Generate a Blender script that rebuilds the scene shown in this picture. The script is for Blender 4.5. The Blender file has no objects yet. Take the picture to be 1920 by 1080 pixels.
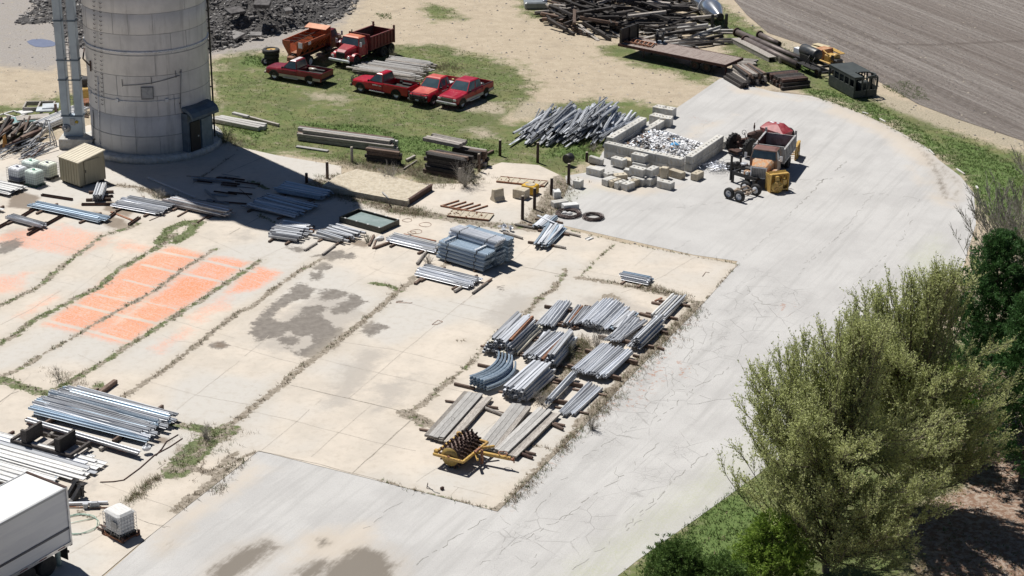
import bpy, math, random
import numpy as np
from mathutils import Vector, Matrix, Euler
random.seed(7); rng = np.random.default_rng(7)
scene = bpy.context.scene
COL = scene.collection
R = math.radians
# ---------------- camera, light, exposure ----------------
F_PX, PITCH, ROLL, CAM_H = 3450.0, R(22.66), 0.0124, 45.0
cd = bpy.data.cameras.new("camera"); cam = bpy.data.objects.new("camera", cd); COL.objects.link(cam)
CM = Matrix.Rotation(math.pi/2-PITCH, 3, 'X') @ Matrix.Rotation(ROLL, 3, 'Z')
cam.matrix_world = Matrix.Translation((0, 0, CAM_H)) @ CM.to_4x4()
cd.sensor_width = 36; cd.lens = F_PX/1920*36; cd.clip_start = 1; cd.clip_end = 4000
scene.camera = cam
world = bpy.data.worlds.new("World"); scene.world = world; world.use_nodes = True
SUN_EL, SUN_H = R(60), Vector((-0.656, 0.755, 0)).normalized()
_nt = world.node_tree; _bg = _nt.nodes['Background']; _sk = _nt.nodes.new('ShaderNodeTexSky')
_sk.sky_type = 'NISHITA'; _sk.sun_disc = False; _sk.sun_elevation = SUN_EL; _sk.sun_rotation = math.atan2(SUN_H.x, SUN_H.y)
_nt.links.new(_sk.outputs[0], _bg.inputs[0]); _bg.inputs[1].default_value = 0.05; _sk.altitude = 5000; _sk.dust_density = .4
sl = bpy.data.lights.new("sun", 'SUN'); so = bpy.data.objects.new("sun", sl); COL.objects.link(so)
sl.energy = 5.0; sl.angle = R(0.53); sl.color = (1, .965, .91)
_tosun = Vector((SUN_H.x*math.cos(SUN_EL), SUN_H.y*math.cos(SUN_EL), math.sin(SUN_EL)))
so.rotation_euler = _tosun.to_track_quat('Z', 'Y').to_euler(); so.location = (0, 100, 90)
scene.view_settings.view_transform = 'Standard'; scene.view_settings.look = 'None'
scene.view_settings.exposure = 0.12; scene.view_settings.gamma = 1
try:
    scene.cycles.max_bounces = 5; scene.cycles.diffuse_bounces = 2; scene.cycles.glossy_bounces = 2
except Exception: pass
# ---------------- pixel -> world ----------------
def G(x, y, z=0.0):
    d = CM @ Vector(((x-960)/F_PX, -(y-540)/F_PX, -1)); t = (z-CAM_H)/d.z
    return Vector((d.x*t, d.y*t, z))
def GP(pts, z=0.0): return [G(x, y, z) for x, y in pts]
def heading(a, b):
    v = G(*b)-G(*a); return math.atan2(v.y, v.x)
# ---------------- tagging ----------------
def tag(o, label=None, cat=None, group=None, kind=None):
    if label: o['label'] = label
    if cat: o['category'] = cat
    if group: o['group'] = group
    if kind: o['kind'] = kind
    return o
def empty(name, loc, rz, label, cat, group=None):
    o = bpy.data.objects.new(name, None); COL.objects.link(o); o.empty_display_size = .3
    o.location = loc; o.rotation_euler = (0, 0, rz); return tag(o, label, cat, group)
def copy_tree(o, loc=None, rz=None, label=None):
    c = o.copy(); COL.objects.link(c)
    if loc is not None: c.location = loc
    if rz is not None: c.rotation_euler = (0, 0, rz)
    if label: c['label'] = label
    for ch in o.children:
        k = ch.copy(); COL.objects.link(k); k.parent = c
        for g in ch.children:
            m = g.copy(); COL.objects.link(m); m.parent = k
    return c
# ---------------- materials ----------------
class N:
    """tiny node graph helper"""
    def __init__(s, name):
        s.m = bpy.data.materials.new(name); s.m.use_nodes = True; s.t = s.m.node_tree
        s.b = s.t.nodes['Principled BSDF']; s.tc = s.t.nodes.new('ShaderNodeTexCoord')
    def n(s, typ, **kw):
        x = s.t.nodes.new(typ)
        for k, v in kw.items(): setattr(x, k, v)
        return x
    def put(s, sock, v):
        if isinstance(v, bpy.types.NodeSocket): s.t.links.new(v, sock)
        elif v is not None:
            if sock.type == 'RGBA' and len(v) == 3: v = (*v, 1)
            sock.default_value = v
    def noise(s, scale, detail=4, rough=.55, vec=None, dist=0, dim='3D'):
        x = s.n('ShaderNodeTexNoise'); x.inputs['Scale'].default_value = scale; x.inputs['Detail'].default_value = detail
        x.inputs['Roughness'].default_value = rough; x.inputs['Distortion'].default_value = dist
        s.put(x.inputs['Vector'], vec or s.tc.outputs['Object']); return x.outputs[0]
    def voro(s, scale, feature='F1', vec=None, out=0, rnd=1):
        x = s.n('ShaderNodeTexVoronoi'); x.feature = feature; x.inputs['Scale'].default_value = scale
        x.inputs['Randomness'].default_value = rnd
        s.put(x.inputs['Vector'], vec or s.tc.outputs['Object']); return x.outputs[out]
    def map(s, scale=(1, 1, 1), rot=(0, 0, 0), src=None):
        src = src or s.tc.outputs['Object']
        if any(rot):   # turn first, then stretch
            y = s.n('ShaderNodeMapping'); y.inputs['Rotation'].default_value = rot; s.put(y.inputs['Vector'], src); src = y.outputs[0]
        x = s.n('ShaderNodeMapping'); x.inputs['Scale'].default_value = scale
        s.put(x.inputs['Vector'], src); return x.outputs[0]
    def math(s, op, a, b=0.0, c=None, clamp=False):
        x = s.n('ShaderNodeMath', operation=op); x.use_clamp = clamp; s.put(x.inputs[0], a); s.put(x.inputs[1], b)
        if c is not None: s.put(x.inputs[2], c)
        return x.outputs[0]
    def step(s, v, lo, hi, a=0.0, b=1.0):
        x = s.n('ShaderNodeMapRange'); x.interpolation_type = 'SMOOTHSTEP'; s.put(x.inputs[0], v)
        for i, q in enumerate((lo, hi, a, b)): x.inputs[i+1].default_value = q
        return x.outputs[0]
    def mix(s, f, a, b, mode='MIX'):
        x = s.n('ShaderNodeMix', data_type='RGBA', blend_type=mode); s.put(x.inputs[0], f); s.put(x.inputs[6], a); s.put(x.inputs[7], b)
        return x.outputs[2]
    def attr(s, name):
        x = s.n('ShaderNodeAttribute'); x.attribute_name = name; return x.outputs['Fac']
    def rnd(s): return s.n('ShaderNodeObjectInfo').outputs['Random']
    def bump(s, h, strength=.3, dist=.02):
        x = s.n('ShaderNodeBump'); x.inputs['Strength'].default_value = strength; x.inputs['Distance'].default_value = dist
        s.put(x.inputs['Height'], h); s.put(s.b.inputs['Normal'], x.outputs[0])
    def out(s, col, rough=.8, metal=0.0, spec=None):
        s.put(s.b.inputs['Base Color'], col); s.put(s.b.inputs['Roughness'], rough); s.put(s.b.inputs['Metallic'], metal)
        if spec is not None: s.put(s.b.inputs['Specular IOR Level'], spec)
        return s.m
MATS = {}
def wm(name, c1, c2, scale=3, rough=.7, metal=0.0, rand=.25, streak=None, bump=.1, lo=.4, hi=.62, c3=None, spec=None):
    """weathered two/three colour material with per-object brightness variation"""
    if name in MATS: return MATS[name]
    g = N(name); v = g.map(streak) if streak else None
    n = g.noise(scale, 5, .6, v); col = g.mix(g.step(n, lo, hi), c1, c2)
    if c3: col = g.mix(g.step(g.noise(scale*2.3, 4, .6, v), .56, .66), col, c3)
    if rand:
        k = g.math('MULTIPLY_ADD', g.rnd(), rand*2, 1-rand); cmb = g.n('ShaderNodeCombineColor')
        for i in range(3): g.put(cmb.inputs[i], k)
        col = g.mix(1.0, col, cmb.outputs[0], 'MULTIPLY')
    if bump: g.bump(n, bump)
    MATS[name] = g.out(col, rough, metal, spec); return MATS[name]
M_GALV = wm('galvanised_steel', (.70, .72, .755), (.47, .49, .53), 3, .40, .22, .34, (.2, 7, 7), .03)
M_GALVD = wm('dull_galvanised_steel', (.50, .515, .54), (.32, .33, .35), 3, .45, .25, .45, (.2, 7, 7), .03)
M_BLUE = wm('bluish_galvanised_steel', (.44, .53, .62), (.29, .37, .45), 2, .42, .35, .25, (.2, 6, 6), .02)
M_RUST = wm('rusty_steel', (.20, .085, .045), (.33, .15, .08), 6, .85, .1, .3, None, .2, c3=(.36, .33, .31))
M_DRUST = wm('dark_rusty_steel', (.055, .032, .028), (.10, .055, .042), 5, .85, .1, .3, None, .2)
M_WHITE = wm('white_painted_steel', (.74, .74, .73), (.62, .61, .59), 3, .55, 0, .1, (1, 5, 5), .02)
M_GREYW = wm('weathered_grey_timber', (.44, .41, .37), (.25, .22, .20), 5, .9, 0, .35, (.5, 8, 8), .3, c3=(.11, .095, .085))
M_PALEW = wm('pale_weathered_plank', (.48, .47, .45), (.34, .33, .32), 5, .9, 0, .2, (.4, 9, 9), .3, c3=(.24, .21, .19))
M_TARW = wm('tarred_timber', (.022, .018, .017), (.05, .043, .04), 5, .85, 0, .5, (.5, 6, 6), .3, c3=(.13, .115, .105))
M_BROWNW = wm('brown_timber', (.10, .065, .05), (.19, .13, .10), 5, .9, 0, .35, (.5, 6, 6), .3, c3=(.30, .25, .21))
M_CONC = wm('cast_concrete', (.55, .54, .51), (.42, .41, .385), 2.5, .9, 0, .14, None, .25, c3=(.50, .44, .34))
M_CONCT = wm('stained_tan_concrete', (.50, .44, .34), (.40, .345, .26), 3, .9, 0, .12, None, .3, c3=(.56, .53, .47))
M_RUBBER = wm('black_rubber', (.020, .020, .021), (.035, .034, .033), 6, .8, 0, 0, None, .1)
M_BLACK = wm('black_painted_steel', (.018, .018, .02), (.04, .036, .034), 5, .55, .1, .2, None, .1)
M_GLASS = wm('dark_window_glass', (.05, .085, .10), (.07, .11, .13), 1.5, .06, 0, 0, None, 0, spec=.9)
M_CHROME = wm('dull_chrome', (.55, .56, .58), (.42, .43, .45), 3, .3, .8, 0, None, 0)
M_HOLE = wm('dark_hole', (.03, .028, .025), (.05, .045, .04), 6, .95, 0, 0, None, 0)
M_LAMP = wm('lamp_glass', (.75, .76, .74), (.6, .62, .62), 6, .15, .1, 0, None, 0)
def paint(name, c1, c2=None, rough=.3, rand=0, scale=1.5, metal=0.0, c3=None):
    return wm(name, c1, c2 or tuple(x*.82 for x in c1), scale, rough, metal, rand, None, .02, c3=c3)
# ---------------- mesh builder ----------------
class MB:
    def __init__(s): s.v = []; s.f = []; s.m = []; s.s = []
    def add(s, vs, fs, mi=0, smooth=False, T=None):
        o = len(s.v); s.v += [tuple(T @ Vector(p)) if T else tuple(p) for p in vs]
        s.f += [tuple(i+o for i in f) for f in fs]; s.m += [mi]*len(fs); s.s += [smooth]*len(fs); return s
    def box(s, c, d, mi=0, rz=0, T=None, rx=0, ry=0):
        x, y, z = d[0]/2, d[1]/2, d[2]/2
        vs = [Vector((a*x, b*y, e*z)) for e in (-1, 1) for a, b in ((-1, -1), (1, -1), (1, 1), (-1, 1))]
        M = Matrix.Translation(c) @ Euler((rx, ry, rz)).to_matrix().to_4x4()
        if T: M = T @ M
        return s.add(vs, [(3, 2, 1, 0), (4, 5, 6, 7), (0, 1, 5, 4), (1, 2, 6, 5), (2, 3, 7, 6), (3, 0, 4, 7)], mi, T=M)
    def bbox(s, c, d, bev=.03, mi=0, rz=0, rx=0, ry=0):
        """box whose vertical ring is chamfered on every edge"""
        x, y, z = d[0]/2, d[1]/2, d[2]/2; b = bev; rings = []
        for zz, k in ((-z, b), (-z+b, 0), (z-b, 0), (z, b)):
            X, Y = x-k, y-k
            rings.append([(X, -Y+b, zz), (X, Y-b, zz), (X-b, Y, zz), (-X+b, Y, zz), (-X, Y-b, zz), (-X, -Y+b, zz), (-X+b, -Y, zz), (X-b, -Y, zz)])
        M = Matrix.Translation(c) @ Euler((rx, ry, rz)).to_matrix().to_4x4()
        return s.loft(rings, mi, T=M)
    def loft(s, rings, mi=0, cap=True, smooth=False, T=None, close=True):
        n = len(rings[0]); vs = [p for r in rings for p in r]; fs = []
        for i in range(len(rings)-1):
            for j in range(n if close else n-1):
                k = (j+1) % n; fs.append((i*n+j, i*n+k, (i+1)*n+k, (i+1)*n+j))
        if cap: fs += [tuple(range(n))[::-1], tuple((len(rings)-1)*n+j for j in range(n))]
        return s.add(vs, fs, mi, smooth, T)
    def tube(s, pts, r, n=8, mi=0, cap=True, smooth=True, T=None):
        pts = [Vector(p) for p in pts]; rs = r if isinstance(r, (list, tuple)) else [r]*len(pts); rings = []
        up = Vector((0, 0, 1))
        for i, p in enumerate(pts):
            d = (pts[min(i+1, len(pts)-1)]-pts[max(i-1, 0)]).normalized()
            a = d.cross(up if abs(d.z) < .95 else Vector((1, 0, 0))).normalized(); b = a.cross(d)
            rings.append([p+(a*math.cos(2*math.pi*j/n)+b*math.sin(2*math.pi*j/n))*rs[i] for j in range(n)])
        return s.loft(rings, mi, cap, smooth, T)
    def lathe(s, prof, n=24, mi=0, axis='Z', c=(0, 0, 0), smooth=True, T=None, cap=True):
        """prof: (radius, height) list"""
        rings = []
        for r, h in prof:
            ring = []
            for j in range(n):
                a = 2*math.pi*j/n; x, y = r*math.cos(a), r*math.sin(a)
                q = (x, y, h) if axis == 'Z' else ((x, h, y) if axis == 'Y' else (h, x, y))
                ring.append((q[0]+c[0], q[1]+c[1], q[2]+c[2]))
            rings.append(ring)
        return s.loft(rings, mi, cap, smooth, T)
    def prism(s, poly, z0, z1, mi=0, T=None):
        return s.loft([[(p[0], p[1], z0) for p in poly], [(p[0], p[1], z1) for p in poly]], mi, T=T)
    def prismy(s, poly, y0, y1, mi=0, T=None):
        """poly in x,z extruded along y"""
        return s.loft([[(p[0], y0, p[1]) for p in poly], [(p[0], y1, p[1]) for p in poly]], mi, T=T)
    def panel(s, q, inset=.06, off=.006, mi=0):
        """thin plate lying proud on the quad q (p0..p3)"""
        q = [Vector(p) for p in q]; n = (q[1]-q[0]).cross(q[3]-q[0]).normalized()
        c = sum(q, Vector())/4; r = []
        for i, p in enumerate(q):
            a = (q[(i+1) % 4]-p).normalized(); b = (q[i-1]-p).normalized(); r.append(p+(a+b)*inset)
        return s.loft([[p-n*.01 for p in r], [p+n*off for p in r]], mi)
    def mesh(s, name, mats):
        me = bpy.data.meshes.new(name); me.from_pydata(s.v, [], s.f)
        for m in (mats if isinstance(mats, (list, tuple)) else [mats]): me.materials.append(m)
        me.polygons.foreach_set('material_index', s.m); me.polygons.foreach_set('use_smooth', s.s)
        me.update()
        import bmesh
        bm = bmesh.new(); bm.from_mesh(me); bmesh.ops.recalc_face_normals(bm, faces=bm.faces); bm.to_mesh(me); bm.free()
        return me
    def build(s, name, mats, parent=None, loc=None, rz=None, label=None):
        o = bpy.data.objects.new(name, s.mesh(name, mats)); COL.objects.link(o)
        if parent: o.parent = parent
        if loc is not None: o.location = loc
        if rz is not None: o.rotation_euler = (0, 0, rz)
        if label: o['label'] = label
        return o
def np_mesh(name, V, Fc, mats, mi=None, smooth=False):
    V = np.asarray(V, dtype=np.float32); Fc = np.asarray(Fc, dtype=np.int32); k = Fc.shape[1]
    me = bpy.data.meshes.new(name); me.vertices.add(len(V)); me.vertices.foreach_set('co', V.ravel())
    me.loops.add(Fc.size); me.loops.foreach_set('vertex_index', Fc.ravel())
    me.polygons.add(len(Fc)); me.polygons.foreach_set('loop_start', np.arange(0, Fc.size, k, dtype=np.int32))
    me.polygons.foreach_set('loop_total', np.full(len(Fc), k, dtype=np.int32))
    for m in (mats if isinstance(mats, (list, tuple)) else [mats]): me.materials.append(m)
    if mi is not None: me.polygons.foreach_set('material_index', np.asarray(mi, dtype=np.int32))
    if smooth: me.polygons.foreach_set('use_smooth', np.ones(len(Fc), dtype=bool))
    me.update(calc_edges=True); me.validate(); return me
def link(name, me, parent=None, loc=None):
    o = bpy.data.objects.new(name, me); COL.objects.link(o)
    if parent: o.parent = parent
    if loc is not None: o.location = loc
    return o
# ================= GROUND =================
def W2(pts): return np.array([[p.x, p.y] for p in GP(pts)])
def sd_poly(P, poly):
    """signed distance (positive inside), P Nx2, poly Kx2"""
    d = np.full(len(P), 1e9); ins = np.zeros(len(P), bool); K = len(poly)
    for i in range(K):
        a, b = poly[i], poly[(i+1) % K]; ab = b-a; ap = P-a
        t = np.clip((ap@ab)/max(ab@ab, 1e-9), 0, 1); q = ap-t[:, None]*ab
        d = np.minimum(d, np.hypot(q[:, 0], q[:, 1]))
        c = (a[1] > P[:, 1]) != (b[1] > P[:, 1])
        with np.errstate(divide='ignore', invalid='ignore'):
            xi = (b[0]-a[0])*(P[:, 1]-a[1])/(b[1]-a[1])+a[0]
        ins ^= c & (P[:, 0] < xi)
    return np.where(ins, d, -d)
def sd_line(P, pts, w):
    d = np.full(len(P), 1e9)
    for i in range(len(pts)-1):
        a, b = pts[i], pts[i+1]; ab = b-a; ap = P-a
        t = np.clip((ap@ab)/max(ab@ab, 1e-9), 0, 1); q = ap-t[:, None]*ab
        d = np.minimum(d, np.hypot(q[:, 0], q[:, 1]))
    return w/2-d
def mask(P, polys=(), lines=()):
    r = np.full(len(P), -4.0)
    for p in polys: r = np.maximum(r, sd_poly(P, W2(p)))
    for l, w in lines: r = np.maximum(r, sd_line(P, W2(l), w))
    return np.clip(r, -4, 4)
def grid_in(poly, step, z, zf=None):
    """grid sheet filling a polygon, its border vertices snapped to the outline"""
    lo, hi = poly.min(0)-step, poly.max(0)+step
    xs = np.arange(lo[0], hi[0], step); ys = np.arange(lo[1], hi[1], step)
    X, Y = np.meshgrid(xs, ys); nx, ny = len(xs), len(ys)
    cx, cy = np.meshgrid(xs[:-1]+step/2, ys[:-1]+step/2)
    ins = sd_poly(np.c_[cx.ravel(), cy.ravel()], poly) > 0
    idx = np.arange(nx*ny).reshape(ny, nx)
    q = np.stack([idx[:-1, :-1], idx[:-1, 1:], idx[1:, 1:], idx[1:, :-1]], -1).reshape(-1, 4)[ins]
    cnt = np.bincount(q.ravel(), minlength=nx*ny); used = cnt > 0
    P = np.c_[X.ravel(), Y.ravel()].astype(float); border = used & (cnt < 4)
    bi = np.where(border)[0]; B = P[bi]; best = np.full(len(B), 1e9); bp = B.copy()
    for i in range(len(poly)):
        a, b = poly[i], poly[(i+1) % len(poly)]; ab = b-a; t = np.clip(((B-a)@ab)/max(ab@ab, 1e-9), 0, 1)
        c = a+t[:, None]*ab; d = np.hypot(*(B-c).T); m = d < best; best[m] = d[m]; bp[m] = c[m]
    ok = best < step*1.5; P[bi[ok]] = bp[ok]
    new = np.cumsum(used)-1; P = P[used]; q = new[q]
    Z = np.full(len(P), z) if zf is None else z+zf(P)
    return np.c_[P, Z], q
def sheet(name, poly, step, z, mat, attrs, zf=None):
    V, q = grid_in(poly, step, z, zf); me = np_mesh(name, V, q, mat)
    for k, fn in attrs.items():
        a = me.attributes.new(k, 'FLOAT', 'POINT'); a.data.foreach_set('value', fn(V[:, :2]).astype(np.float32))
    o = link(name, me); return tag(o, kind='structure')
# ---- seams of soil and weeds on the concrete pad (pixels of the photograph -> ground metres), width in metres, greenness
SEAMS = [
 ([(-30,588),(37,557),(70,540),(105,510),(150,475),(190,444),(240,428),(258,420)], .55, .6),
 ([(-30,662),(30,628),(62,602),(112,577),(150,556),(185,540),(225,505),(262,484),(300,462),(330,440)], .65, .7),
 ([(300,455),(318,430),(345,418),(372,416),(352,440),(330,455)], 1.0, .9),
 ([(-10,712),(25,698),(47,687),(80,665),(112,648),(140,632),(165,615),(210,590),(255,565),(297,542),(335,510),(368,490),(405,468)], .5, .5),
 ([(90,738),(125,722),(150,705),(185,685),(215,668),(240,648),(255,640),(285,622),(330,592),(370,568),(410,541),(450,515),(488,489)], .6, .65),
 ([(222,752),(250,732),(275,715),(300,700),(325,682),(352,660),(400,622),(445,588),(475,575),(510,545),(560,510),(602,487)], .55, .35),
 ([(418,812),(440,792),(480,760),(500,745),(540,712),(565,690),(600,665),(640,635),(690,595),(715,575),(735,557),(750,545),(770,530),(790,508)], .65, .3),
 ([(700,532),(730,537),(752,545)], .6, .9),
 ([(760,778),(790,760),(830,725),(850,708),(880,685),(905,655),(930,630),(960,612),(990,585),(1010,560),(1035,545),(1058,516),(1062,505)], .55, .5),
 ([(-10,708),(15,716),(45,728),(75,735),(100,742),(130,750),(165,742),(190,722)], .95, .75),
 ([(755,775),(785,785),(800,795)], 1.1, .4),
 ([(300,788),(340,798),(380,805),(415,812)], .9, .7),
 ([(330,885),(350,862),(375,838),(400,820),(425,808)], 1.7, .72),
 ([(365,880),(395,888),(420,870),(440,852)], .6, .1),
 ([(235,945),(262,925),(280,908),(298,893)], .45, .1),
 ([(330,960),(350,942),(375,925),(400,905),(418,885)], .8, 0),
 ([(418,885),(440,868),(462,855),(480,848)], .35, .1),
 ([(935,958),(962,934),(985,910),(1015,878),(1045,850),(1068,825),(1090,800)], .75, .05),
 ([(1090,800),(1118,772),(1150,735),(1185,700),(1215,668),(1245,640),(1275,610),(1310,572)], 1.15, .2),
 ([(1085,522),(1120,526),(1160,533),(1200,541),(1245,553),(1290,566),(1320,568)], .7, .15),
 ([(1158,454),(1130,478),(1110,497),(1088,518)], .22, .8),
 ([(1062,430),(1100,440),(1156,453),(1230,468),(1300,481),(1384,496)], .22, .6),
 ([(1384,496),(1360,522),(1335,548),(1322,562)], .22, .3),
 ([(712,902),(760,916),(820,931),(880,946),(932,958)], .34, .6),
 ([(1000,835),(1030,843),(1050,848)], .45, .05),
 ([(30,285),(0,285),(-20,288)], .9, .3),
 ([(168,342),(210,347),(260,352),(310,372),(350,380)], .75, .05),
 ([(595,345),(640,362),(690,375),(735,388),(760,395)], 2.0, .5),
 ([(760,395),(800,402),(850,412),(900,420),(950,425),(1000,425)], 1.3, .4),
 ([(1000,425),(1018,408),(1040,380),(1055,355),(1068,335)], 2.4, .3),
 ([(432,295),(400,318),(360,345)], .15, .2), ([(470,340),(490,350),(500,355)], .5, .8), ([(478,402),(500,410),(515,418)], .4, .8),
 ([(830,500),(870,478),(830,470)], .6, .2), ([(205,960),(185,968),(168,975)], .3, 0), ([(130,952),(150,962),(172,974)], .3, 0),
 ([(850,640),(880,640)], .1, .0), ([(1075,640),(1095,652),(1090,672),(1062,690),(1045,712),(1010,748)], 1.2, .35),
]
BARE = [[(1130,552),(1150,550),(1168,560),(1160,570),(1140,572),(1125,564)], [(245,420),(256,415),(262,422),(252,428)], [(978,800),(998,795),(1004,806),(985,812)]]
PAD = [(-140,300),(-20,282),(40,276),(75,268),(118,262),(165,235),(380,230),(408,252),(440,274),(520,292),(640,312),(640,335),(800,345),(880,345),(905,318),(940,305),(1010,310),(1052,330),(1066,350),(1045,395),(1005,422),(1060,429),(1156,453),(1384,496),(1320,568),(1185,704),(1090,805),(933,960),(700,900),(485,846),(345,955),(262,1020),(180,1090),(40,1200),(-300,1200),(-400,700)]
STAIN = [[(545,597),(590,588),(622,606),(600,628),(560,632),(530,618)],[(550,540),(560,530),(585,545),(575,560),(552,566),(538,575),(512,590),(500,605),(480,602),(495,585),(520,565)],
 [(600,548),(612,543),(640,545),(650,550),(632,560),(608,568),(598,560)], [(648,562),(660,552),(684,566),(665,578),(650,588),(628,592),(618,580),(632,574)],
 [(570,580),(598,572),(610,580),(590,592),(562,600),(560,590)], [(480,598),(520,600),(545,606),(540,625),(510,635),(480,640),(470,625)],
 [(590,600),(608,598),(620,610),(640,618),(645,632),(625,642),(600,652),(585,640),(578,620)], [(525,635),(555,630),(560,645),(545,652),(528,645)],
 [(540,655),(560,660),(600,640),(640,640),(600,670),(570,672)], [(680,612),(700,605),(724,614),(712,624),(692,632),(678,626)],
 [(1,455),(38,448),(34,466),(8,475),(-5,470)], [(588,498),(605,490),(618,500),(600,510),(586,506)], [(575,515),(600,508),(606,520),(590,528)], [(637,478),(660,474),(672,482),(655,486)], [(540,465),(565,463),(578,470),(560,474)], [(586,480),(640,470),(652,484),(620,490)],
 [(935,540),(944,536),(948,546)], [(395,645),(412,643),(430,648),(418,655),(398,653)]]
SOFTDK = [[(505,600),(600,545),(660,560),(690,590),(620,660),(560,672),(480,650)], [(0,430),(60,425),(50,460),(10,480)], [(110,890),(170,905),(172,922),(135,925),(105,905)], [(430,440),(470,430),(470,450),(440,455)],
 [(680,650),(730,660),(660,760),(600,770),(630,700)], [(700,720),(780,700),(750,760),(700,775)], [(950,545),(1030,570),(950,640),(900,600)], [(1080,555),(1180,560),(1250,600),(1100,600)]]
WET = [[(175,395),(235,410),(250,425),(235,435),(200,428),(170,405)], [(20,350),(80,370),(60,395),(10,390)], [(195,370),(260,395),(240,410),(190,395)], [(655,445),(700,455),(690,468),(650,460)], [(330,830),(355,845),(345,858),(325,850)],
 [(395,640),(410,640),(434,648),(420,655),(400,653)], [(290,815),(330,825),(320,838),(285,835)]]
OR1 = [[(318,462),(388,478),(345,512),(262,572),(208,614),(158,628),(82,610),(140,568),(205,520),(262,488)], [(400,480),(470,492),(420,530),(355,575),(300,605),(238,648),(165,628),(215,608),(275,565),(350,512)], [(482,499),(526,512),(480,545),(425,550),(445,525)]]
OR2 = [[(-40,450),(40,430),(90,425),(180,440),(205,455),(150,480),(70,470),(0,462)], [(100,418),(185,438),(215,448),(190,455),(110,430)], [(230,450),(290,465),(270,478),(215,465)], [(90,555),(105,548),(110,560),(40,600),(30,595)], [(-30,520),(60,512),(40,545),(-30,560)],
 [(425,545),(432,575),(360,612),(350,598)], [(355,610),(365,620),(300,662),(278,655),(330,625)], [(330,520),(400,530),(380,560),(300,560)]]
CLEAN = [([(88,602),(170,622),(240,641)], .3), ([(140,571),(220,591),(302,609)], .3), ([(180,552),(245,567)], .22), ([(296,472),(375,487),(478,511)], .28), ([(268,497),(335,512),(425,531)], .28), ([(232,525),(300,542)], .22), ([(345,612),(290,652)], .12), ([(370,620),(410,624)], .2), ([(50,445),(150,474)], .25), ([(225,555),(330,580)], .15)]
# ---- materials
g = N('yard_concrete')
obj = g.tc.outputs['Object']
n1 = g.noise(.35, 5, .6); n2 = g.noise(2.2, 5, .65); n3 = g.noise(12, 4, .7); n4 = g.noise(.09, 3, .5)
col = g.mix(g.step(n1, .35, .68), (.60, .535, .455), (.515, .465, .40))
col = g.mix(g.step(n4, .45, .6), col, (.52, .495, .455))
col = g.mix(g.math('MULTIPLY', g.step(n2, .45, .75), .35), col, (.38, .33, .27))
col = g.mix(g.math('MULTIPLY', g.step(n3, .5, .75), .22), col, (.66, .60, .52))
st = g.noise(1.0, 4, .6, g.map((.25, 3, 1), (0, 0, -.9))); col = g.mix(g.math('MULTIPLY', g.step(st, .55, .75), .16), col, (.40, .38, .35))
w = g.math('MULTIPLY', g.math('SUBTRACT', g.noise(.9, 6, .7), .5), 2.2)
w2 = g.math('MULTIPLY', g.math('SUBTRACT', g.noise(3.2, 5, .7), .5), .9)
sft = g.step(g.math('ADD', g.attr('softdk'), g.math('MULTIPLY', w, 1.6)), -.5, .9)
col = g.mix(g.math('MULTIPLY', sft, .7), col, (.37, .34, .305))
wr = g.step(g.noise(9, 4, .7), .35, .62)
o2 = g.math('MULTIPLY', g.step(g.math('ADD', g.attr('or2'), g.math('MULTIPLY', w, 1.2)), -.5, .9), g.math('MULTIPLY_ADD', wr, .45, .12))
col = g.mix(o2, col, (.80, .27, .13))
streak = g.step(g.noise(1.6, 5, .7, g.map((3.5, .35, 1), (0, 0, -.95))), .3, .55)
o1 = g.math('MULTIPLY', g.step(g.math('ADD', g.attr('or1'), g.math('ADD', w2, g.math('MULTIPLY', w, .5))), -.45, .5), g.math('MULTIPLY', g.math('MULTIPLY_ADD', wr, .55, .33), g.math('MULTIPLY_ADD', streak, .45, .48)))
o1 = g.math('MULTIPLY', o1, g.step(g.math('ADD', g.attr('clean'), g.math('MULTIPLY', w2, .12)), -.1, .05, 1, .12))
col = g.mix(o1, col, (.80, .215, .065))
stn = g.step(g.math('ADD', g.attr('stain'), g.math('ADD', g.math('MULTIPLY', w, .8), g.math('MULTIPLY', w2, .9))), -.2, .14)
col = g.mix(g.math('MULTIPLY', stn, g.math('MULTIPLY_ADD', n2, .8, .5)), col, (.175, .155, .135))
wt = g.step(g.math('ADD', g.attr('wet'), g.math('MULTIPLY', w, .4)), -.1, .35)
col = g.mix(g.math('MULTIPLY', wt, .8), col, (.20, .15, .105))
sw = g.math('ADD', g.attr('soil'), g.math('ADD', g.math('MULTIPLY', w2, 1.0), g.math('MULTIPLY', w, .42)))
sw = g.math('SUBTRACT', sw, .08)
halo = g.step(sw, -.9, .1)
col = g.mix(g.math('MULTIPLY', halo, .35), col, (.42, .37, .30))
soilc = g.mix(g.step(g.noise(5, 5, .7), .4, .6), (.20, .17, .13), (.33, .285, .23))
gr = g.step(g.math('ADD', g.math('MULTIPLY', g.math('SUBTRACT', g.noise(1.1, 5, .7), .5), 2.2), g.attr('green')), .55, .80)
soilc = g.mix(gr, soilc, g.mix(g.step(g.noise(9, 4, .7), .4, .6), (.08, .105, .035), (.15, .175, .075)))
col = g.mix(g.step(sw, -.05, .06), col, soilc)
g.bump(g.math('ADD', n3, g.math('MULTIPLY', g.step(sw, -.1, .1), g.noise(8, 4, .8))), .35, .03)
rough = g.mix(wt, (.9, .9, .9), (.35, .35, .35))
M_PAD = g.out(col, rough)

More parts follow.
